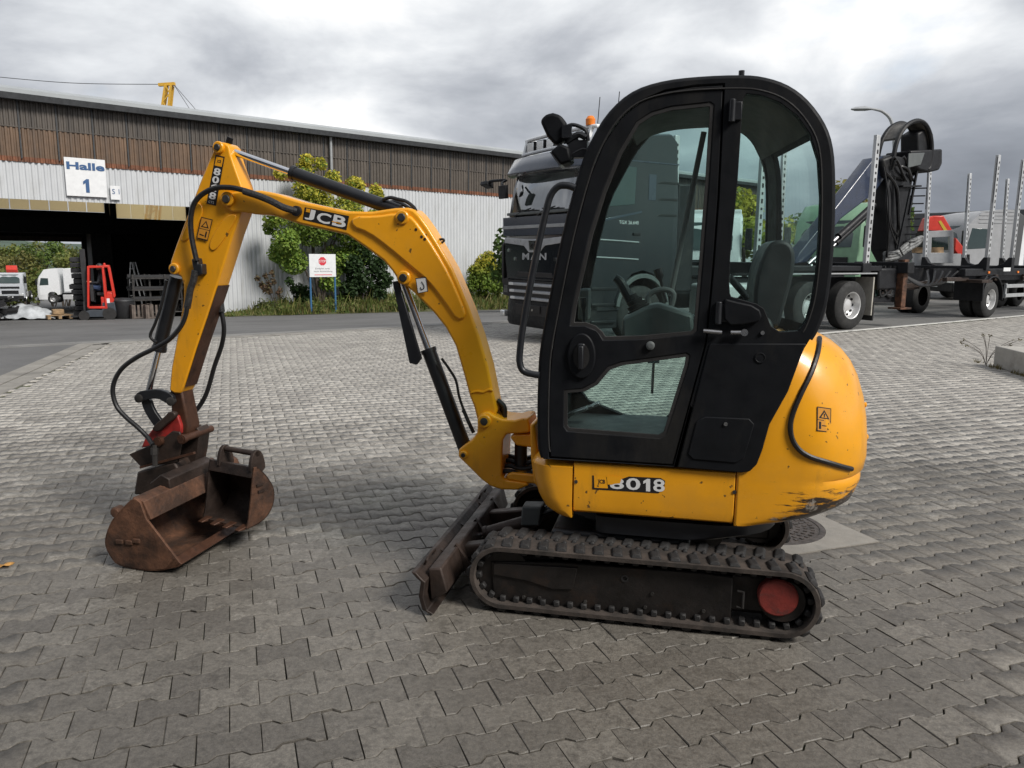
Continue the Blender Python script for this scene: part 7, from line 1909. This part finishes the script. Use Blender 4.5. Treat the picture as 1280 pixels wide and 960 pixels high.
def leaves(name, clumps, n, size, cols, parent, rng=RNG, flat_=0.6, tipcol=None, aspect=.62, kind=None):
    """clumps: (centre, radii); small diamond leaves through each clump's volume, denser to its shell; cols: leaf colours of the kind"""
    w = np.array([r[0] * r[1] * r[2] for _, r in clumps]) ** .72; w /= w.sum(); idx = rng.choice(len(clumps), n, p=w)
    C = np.array([c for c, _ in clumps])[idx]; Rr = np.array([r for _, r in clumps])[idx]
    d = rng.normal(size=(n, 3)); d /= np.linalg.norm(d, axis=1)[:, None]; rad = rng.random(n) ** .45
    p = C + d * Rr * rad[:, None]
    nrm = d * .5 + rng.normal(size=(n, 3)) * .7 + np.array([0, 0, flat_]); nrm /= np.linalg.norm(nrm, axis=1)[:, None]
    u = np.cross(nrm, rng.normal(size=(n, 3))); u /= np.linalg.norm(u, axis=1)[:, None]; v = np.cross(nrm, u)
    s = size * (.6 + .8 * rng.random(n))[:, None]
    q = np.stack([p - u * s, p - v * s * aspect + nrm * s * .12, p + u * s, p + v * s * aspect + nrm * s * .12], 1)
    me = rawmesh(name, q.reshape(-1, 3), np.arange(4 * n).reshape(-1, 4), 4)
    cols = np.array(cols); ci = rng.random((n, len(cols))); ci = ci / ci.sum(1)[:, None]; ci = ci ** 2; ci /= ci.sum(1)[:, None]
    col = ci @ cols * (.75 + .5 * rng.random(n))[:, None]
    cl = (.82 + .36 * rng.random(len(clumps)))[idx]; col *= cl[:, None]
    if tipcol is not None:
        zt = (p[:, 2] - p[:, 2].min()) / (np.ptp(p[:, 2]) + 1e-6); f = np.clip((zt - tipcol[1]) / .35, 0, 1) * np.clip(rad * 1.4 - .3, 0, 1); f *= rng.random(n) < .85
        col = col * (1 - f[:, None]) + np.array(tipcol[0]) * f[:, None] * (.8 + .4 * rng.random(n))[:, None]
    at = me.color_attributes.new("leaf", 'FLOAT_COLOR', 'POINT'); c4 = np.ones((4 * n, 4), np.float32); c4[:, :3] = np.repeat(col, 4, 0); at.data.foreach_set('color', c4.ravel())
    return link(name, me, M['leaf'], parent, kind=kind)
def branches(t, base, tips, r0, name="trunk"):
    b = B()
    for i, tp in enumerate(tips):
        base_, tp = Vector(base), Vector(tp); mid = base_.lerp(tp, .5) + Vector((random.uniform(-.1, .1), random.uniform(-.1, .1), .12)) * (tp - base_).length
        k = r0 if i == 0 else r0 * .5
        b.tube([base_, mid, tp], lambda f, k=k: k * (1 - .8 * f), n=7, k=4)
    return b.done(name, M['bark'], t)
GREEN = [(0.055, 0.105, 0.022), (0.085, 0.15, 0.03), (0.035, 0.075, 0.018), (0.12, 0.17, 0.035)]
DARKG = [(0.028, 0.055, 0.018), (0.04, 0.075, 0.022), (0.02, 0.042, 0.014)]
def hall_at(px, py, y):
    q = HF.py(px, py, y); return hw(q[0], q[1], q[2])
def build_verge():
    # raised planted bank along the wall
    q0, q1 = HF.py(268, 390, -1.2)[0], 58.0
    b = B(); n = 70; g = []
    for i in range(n + 1):
        x = q0 + (q1 - q0) * i / n; e = min(1, i / 10); row = []
        for j, (y, z) in enumerate(((-2.9, 0.0), (-2.7, .06), (-2.0, .34), (-1.2, .55), (-.4, .66), (.02, .66))):
            w = hw(x, y); gz = ground_z(w[0], w[1]) - .02
            row.append(b.v((w[0], w[1], gz + z * e + (random.uniform(-.04, .04) if 0 < j < 5 else 0))))
        g.append(row)
    for i in range(n):
        for j in range(5): b.face((g[i][j], g[i + 1][j], g[i + 1][j + 1], g[i][j + 1]))
    b.done("verge", M['soil'], smooth=60, kind="structure")
    # grass: blades as joined tufts
    N_ = 20000; xs = q0 + (q1 - q0) * RNG.random(N_) ** 1.3; ys = -2.85 + 2.5 * RNG.random(N_); 
    hgt = (.08 + .30 * RNG.random(N_) ** 1.5) * (1 + .9 * (RNG.random(N_) < .12)) * np.clip((xs - q0) / 3, .35, 1)
    P = np.array([hw(x, y) for x, y in zip(xs, ys)]); prof = np.interp(ys, [-2.9, -2.7, -2.0, -1.2, -.4], [0, .06, .34, .55, .66]) * np.clip((xs - q0) / ((q1 - q0) / 7), 0, 1)
    gz = np.array([ground_z(x, y) for x, y in P[:, :2]]); P[:, 2] = gz + prof - .03
    a = RNG.random(N_) * 2 * math.pi; w = .02 + .03 * RNG.random(N_); u = np.stack([np.cos(a) * w, np.sin(a) * w, 0 * a], 1); lean = np.stack([RNG.normal(0, .3, N_), RNG.normal(0, .3, N_), np.ones(N_)], 1) * hgt[:, None]
    q = np.stack([P - u, P + u, P + lean + u * .2, P + lean - u * .2], 1).reshape(-1, 3)
    me = rawmesh("grass", q, np.arange(4 * N_).reshape(-1, 4), 4)
    cols = np.array([(0.12, 0.15, 0.035), (0.19, 0.19, 0.06), (0.24, 0.21, 0.09), (0.08, 0.13, 0.03)]); col = cols[RNG.integers(0, 4, N_)] * (.7 + .6 * RNG.random(N_))[:, None]
    at = me.color_attributes.new("leaf", 'FLOAT_COLOR', 'POINT'); c4 = np.ones((4 * N_, 4), np.float32); c4[:, :3] = np.repeat(col, 4, 0); at.data.foreach_set('color', c4.ravel())
    link("verge_grass", me, M['leaf'], None, kind="stuff")
    # broad-leaved weeds between the grass
    cl = []
    for k in range(210):
        x = q0 + 2 + (q1 - q0 - 2) * RNG.random() ** 1.4; y = -2.6 + 2.2 * RNG.random(); w = hw(x, y); e = np.interp(y, [-2.9, -2.7, -2.0, -1.2, -.4], [0, .06, .34, .55, .66]) * min(1, (x - q0) / ((q1 - q0) / 7)); r = .14 + .2 * RNG.random()
        cl.append(((w[0], w[1], ground_z(w[0], w[1]) + e + r * .6), (r * 1.2, r * 1.2, r)))
    leaves("verge_weeds", cl, 13000, .052, [(0.11, 0.17, 0.035), (0.16, 0.19, 0.05), (0.07, 0.11, 0.03), (0.22, 0.2, 0.07)], None, kind="stuff")
M['soil'] = mat("verge_soil", (0.075, 0.075, 0.035), 0.95, var=0.3, scale=1.5, dirt=(0.06, 0.085, 0.025), dirt_amt=0.5, dscale=2)
build_verge()
def build_trees():
    Yd = -1.3
    def at(px, py, y=Yd): return np.array(hall_at(px, py, y))
    s = 965 / at(400, 300)[1]
    # maple behind the stop sign
    base = at(402, 384); t = thing("maple_tree", "young maple tree with yellow green shoots standing behind the white sign", "tree", tuple(base))
    cl = []
    for px, py, r in ((360, 212, 9), (384, 196, 9), (386, 215, 14), (372, 236, 18), (425, 225, 10), (440, 234, 13), (470, 238, 9), (473, 246, 10), (405, 250, 24), (440, 258, 20), (345, 270, 15), (352, 300, 17), (385, 280, 28), (425, 285, 26), (455, 290, 18), (335, 285, 9), (345, 318, 13), (370, 325, 18), (410, 325, 22), (445, 320, 20), (468, 270, 12), (400, 205, 9), (410, 350, 14)):
        c = at(px, py) - base; k = r / s; cl.append((tuple(c + RNG.normal(0, .15, 3) * np.array([1, 2.4, .4])), (k, k * 1.1, k * .95)))
    branches(t, (0, 0, -.2), [tuple(at(400, 240) - base), tuple(at(360, 250) - base), tuple(at(445, 255) - base), tuple(at(384, 200) - base), tuple(at(420, 290) - base)], .11)
    leaves("crown", cl, 26000, .066, [(0.15, 0.27, 0.045), (0.23, 0.34, 0.06), (0.09, 0.18, 0.035), (0.31, 0.37, 0.07)], t, tipcol=((0.55, 0.48, 0.06), .45))
    # dark conifer-like bush at its foot
    base = at(455, 382, -1.6); t = thing("dark_bush", "dark green bush growing to the right of the stop sign", "bush", tuple(base)); cl = []
    for px, py, r in ((440, 330, 14), (455, 315, 14), (470, 335, 15), (480, 350, 12), (450, 350, 18), (470, 366, 14), (436, 362, 12), (476, 322, 9), (462, 300, 9)):
        c = at(px, py, -1.6) - base; k = r / s; cl.append((tuple(c), (k, k, k)))
    branches(t, (0, 0, -.2), [tuple(at(455, 330, -1.6) - base), tuple(at(470, 340, -1.6) - base)], .06, "stem"); leaves("foliage", cl, 5000, .085, DARKG, t)
    # thin half dry shrub on the left
    base = at(345, 383, -1.6); t = thing("dry_shrub", "thin half dried brown shrub at the left end of the verge", "shrub", tuple(base)); b = B(); cl = []
    for px, py in ((332, 345), (322, 348), (340, 342), (335, 356), (350, 362), (327, 356)):
        e = at(px, py, -1.6) - base; b.tube([(0, 0, -.1), tuple(e * .5 + np.array([.05, 0, .1])), tuple(e)], .012, n=5, k=3); cl += [(tuple(e), (.12, .12, .14)), (tuple(e * .75), (.14, .14, .16))]
    b.done("stem", M['bark'], t); leaves("foliage", cl, 520, .06, [(0.12, 0.08, 0.045), (0.10, 0.10, 0.04), (0.17, 0.10, 0.07)], t)
    base = at(372, 383, -1.4); t = thing("low_bush", "low green bush at the left post of the stop sign", "bush", tuple(base)); cl = []
    for px, py, r in ((372, 362, 9), (362, 352, 6), (382, 366, 9), (376, 375, 10)): cl.append((tuple(at(px, py, -1.4) - base), (r / s,) * 3))
    branches(t, (0, 0, -.1), [tuple(at(372, 360, -1.4) - base)], .03, "stem"); leaves("foliage", cl, 1100, .07, DARKG + GREEN[:1], t)
    # rounded golden shrub by the lorry
    base = at(606, 378, -1.6); s2 = 965 / base[1]; t = thing("golden_shrub", "rounded yellow green shrub beside the front of the black truck", "shrub", tuple(base)); cl = []
    for px, py, r in ((606, 330, 13), (596, 342, 13), (616, 340, 14), (606, 352, 18), (590, 356, 9), (622, 356, 12), (612, 322, 9)): cl.append((tuple(at(px, py, -1.6) - base), (r / s2,) * 3))
    branches(t, (0, 0, -.2), [tuple(at(606, 340, -1.6) - base)], .05, "stem"); leaves("foliage", cl, 7500, .07, [(0.13, 0.21, 0.03), (0.20, 0.26, 0.04), (0.09, 0.15, 0.025)], t, tipcol=((0.46, 0.40, 0.045), .45))
    # shrubs further along, seen through the cab glass and between the lorries
    for i, (px, py, Y, hh, lab, cols, tip) in enumerate(((942, 262, 34, 4.0, "yellow green tree seen through the excavator's rear side window", [(0.18, 0.26, 0.04), (0.28, 0.30, 0.05)], ((.5, .44, .06), .35)), (1050, 250, 36, 5.2, "dark green tree top rising behind the green lorry cab", GREEN, ((.25, .22, .04), .6)), (1084, 262, 38, 4.6, "olive tree behind the timber crane column", GREEN, ((.3, .22, .05), .5)), (700, 330, 30, 3.0, "low green tree hidden mostly by the black truck", GREEN, None))):
        q = ony(px, py, Y); gz = ground_z(q[0], q[1]); base = np.array([q[0], q[1], gz]); t = thing("broadleaf_tree", lab, "tree", tuple(base)); top = q[2] - gz + 1.0; cl = []
        for k in range(12): cl.append(((RNG.normal(0, .9), RNG.normal(0, .9), top * (.45 + .5 * RNG.random())), (.8, .8, .75)))
        branches(t, (0, 0, -.2), [(0, 0, top * .8), (.6, .2, top * .7), (-.5, .3, top * .75)], .12); leaves("crown", cl, 4200, .12, cols, t, tipcol=tip)
    # tree belt beyond the far gate
    k = 0
    for px, Y, top, lab in ((-20, 112, 301, "olive tree at the left edge of the belt beyond the far gate"), (4, 118, 303, "green tree over the grey lorry's red crane beyond the gate"), (22, 108, 300, "bright green bushy tree just right of the grey lorry"), (40, 122, 298, "olive tree above the nose of the white lorry"),
                        (60, 110, 297, "tall green tree above the white lorry's cab roof"), (78, 116, 298, "yellowish tree above the white lorry's box"), (96, 109, 299, "green tree at the right jamb of the far gate"), (116, 120, 300, "olive tree half behind the inner concrete column"), (14, 101, 334, "low bush between the two lorries beyond the gate"), (30, 100, 338, "small rounded bush at the white lorry's front"), (76, 99, 336, "low bush behind the white lorry's box")):
        q = ony(px, top, Y); gz = ground_z(q[0], q[1]); base = np.array([q[0], q[1], gz]); hh = q[2] - gz
        cols = [[(0.15, 0.18, 0.045), (0.10, 0.13, 0.035), (0.19, 0.19, 0.05)], [(0.09, 0.14, 0.03), (0.14, 0.20, 0.045)], [(0.20, 0.18, 0.055), (0.13, 0.14, 0.045)]][k % 3]
        t = thing("broadleaf_tree", lab, "tree", tuple(base), group="trees beyond the far gate"); cl = []
        for j in range(14): cl.append(((RNG.normal(0, 1.2), RNG.normal(0, 1.2), hh * (.25 + .65 * RNG.random())), (1.3, 1.3, 1.1)))
        branches(t, (0, 0, -.2), [(0, 0, hh * .7), (.8, 0, hh * .6)], .18); leaves("crown", cl, 2200, .22, cols, t); k += 1
    # far wooded hill
    b = B(); n = 60; g = []
    for j, (r, h0) in enumerate(((260, 0), (320, 14), (420, 26), (560, 40), (700, 20))):
        g.append([b.v((r * math.sin(a), r * math.cos(a), -14 + h0 * (.65 + .35 * math.sin(a * 3.1 + 1.0) * math.cos(a * 7.3 + j)) * (1 if a < .1 else max(0.15, 1 - (a - .1) * 1.6)))) for a in np.linspace(-1.35, 1.2, n)])
    for j in range(4):
        for i in range(n - 1): b.face((g[j][i], g[j][i + 1], g[j + 1][i + 1], g[j + 1][i]))
    b.done("hill", M['hill'], smooth=80, kind="structure")
M['hill'] = mat("wooded_hill", (0.055, 0.085, 0.06), 0.95, var=0.3, scale=0.06, bump=0.8, bscale=0.15)
build_trees()
def build_stop_sign():
    y = -2.7; a, c, bt = HF.py(386, 317.5, y), HF.py(420, 346, y), HF.py(403, 384, y)
    t = thing("notice_sign", "white notice board with a red STOP octagon on two blue posts", "sign", hw(0, 0), HA)
    x0, x1, z0, z1 = a[0], c[0], c[2], a[2]
    b = B(); b.box(((x0 + x1) / 2, y, (z0 + z1) / 2), (x1 - x0, .03, z1 - z0)); bd = b.done("board", M['white_paint'], t, bevel=.006)
    for x in (x0 + .05, x1 - .03): b = B(); b.cyl((x, y + .05, bt[2] - .6), (x, y + .05, z1 - .05), .04, n=10); b.done("post", M['post_blue'], t)
    cx, cz, r = x0 + (x1 - x0) * .49, z1 - (z1 - z0) * .31, (z1 - z0) * .195
    b = B(); b.poly([(cx + r * math.cos(q), y - .018, cz + r * math.sin(q)) for q in np.linspace(math.pi / 8, 2 * math.pi + math.pi / 8, 8, endpoint=False)]); oc = b.done("octagon", M['stop_red'], bd, smooth=0)
    text("lettering", "STOP", (cx - r * .8, y - .020, cz - r * .28), (r * 1.6, 0, 0), (0, 0, r * .56), M['letter_white'], oc, .01)
    dk = M['letter_grey']
    text("lettering", "Einfahrt erst", (x0 + (x1 - x0) * .22, y - .018, z1 - (z1 - z0) * .665), ((x1 - x0) * .54, 0, 0), (0, 0, (z1 - z0) * .075), dk, bd, .0)
    text("lettering", "nach Anmeldung", (x0 + (x1 - x0) * .16, y - .018, z1 - (z1 - z0) * .80), ((x1 - x0) * .70, 0, 0), (0, 0, (z1 - z0) * .085), dk, bd, .0)
    b = B(); b.box((x0 + (x1 - x0) * .51, y - .017, z1 - (z1 - z0) * .905), ((x1 - x0) * .66, .004, (z1 - z0) * .03)); b.done("red_line", M['stop_red'], bd)
M['post_blue'] = flat("post_blue", (0.04, 0.13, 0.26), 0.5); M['stop_red'] = flat("stop_red", (0.6, 0.04, 0.06), 0.5); M['letter_grey'] = flat("letter_grey", (0.12, 0.11, 0.12), 0.6)
build_stop_sign()
M['pale_concrete'] = mat('pale_concrete', (0.40, 0.38, 0.345), 0.8, var=0.08, scale=5, bump=0.4, bscale=80, dirt=(0.29, 0.27, 0.24), dirt_amt=0.45, dscale=3)
def build_concrete_block():
    p0 = onz(1241, 458); p1 = onz(1282, 470)
    fr_ = Frame(p0, math.atan2(p1[1] - p0[1], p1[0] - p0[0])); h = fr_.py(1241, 431.5, 0)[2]
    t = thing("concrete_block", "pale concrete block with a flat top at the right edge of the yard", "block", tuple(p0), fr_.a)
    b = B(); b.box((1.1, .45, h / 2), (2.2, .9, h)); b.done("block", M['pale_concrete'], t, bevel=.012)
    w = thing("weed", "thin dry weed sprouting beside the concrete block", "weed", (p0[0] - .03, p0[1] + .12, 0)); b = B(); cl = []
    for k in range(9):
        a = random.uniform(-1.1, 1.1); L = random.uniform(.25, .62); e = (math.sin(a) * L, random.uniform(-.1, .1), math.cos(a) * L + .12); b.tube([(0, 0, 0), (e[0] * .3, e[1] * .3, e[2] * .6), e], .0035, n=4, k=3); cl.append((e, (.03, .03, .03)))
    b.done("stem", M['bark'], w); leaves("seed_heads", cl, 90, .014, [(0.14, 0.11, 0.06), (0.10, 0.10, 0.04)], w, kind="stuff")
    # tufts in the joints along the block
    n = 500; xs = RNG.random(n) * 2.4 - .5; P = np.array([fr_.o + fr_.x * x + fr_.y * (-.04 + RNG.normal(0, .03)) for x in xs]); P = P[RNG.random(n) < .6 * (np.sin(xs * 9) > -.2)]; n = len(P)
    a = RNG.random(n) * 6.28; u = np.stack([np.cos(a), np.sin(a), 0 * a], 1) * .006; l = np.stack([RNG.normal(0, .02, n), RNG.normal(0, .02, n), .03 + .05 * RNG.random(n)], 1)
    me = rawmesh("joint_weeds", np.stack([P - u, P + u, P + l], 1).reshape(-1, 3), np.arange(3 * n).reshape(-1, 3), 3)
    at = me.color_attributes.new("leaf", 'FLOAT_COLOR', 'POINT'); c4 = np.ones((3 * n, 4), np.float32); c4[:, :3] = np.repeat(np.array([(.16, .13, .05)]) * (.6 + .8 * RNG.random((n, 1))), 3, 0); at.data.foreach_set('color', c4.ravel()); link("joint_weeds", me, M['leaf'], None, kind="stuff")
build_concrete_block()

def build_fallen_leaf():
    p = onz(5, 708); t = thing("fallen_leaf", "single yellow brown fallen leaf lying on the paving at the left edge", "leaf", (p[0], p[1], .004), .7)
    b = B(); c = b.v((0, 0, .006)); r = [b.v((.035 * math.cos(a) * (1 + .35 * math.cos(5 * a)), .028 * math.sin(a) * (1 + .35 * math.cos(5 * a)), .004 + .006 * math.sin(3 * a))) for a in np.linspace(0, 2 * math.pi, 25)[:-1]]
    for i in range(24): b.face((c, r[i], r[(i + 1) % 24]))
    lf = b.done("blade", mat("dry_leaf", (0.42, 0.22, 0.06), 0.7, var=0.2, scale=60), t); md = lf.modifiers.new("thick", 'SOLIDIFY'); md.thickness = .0008
build_fallen_leaf()
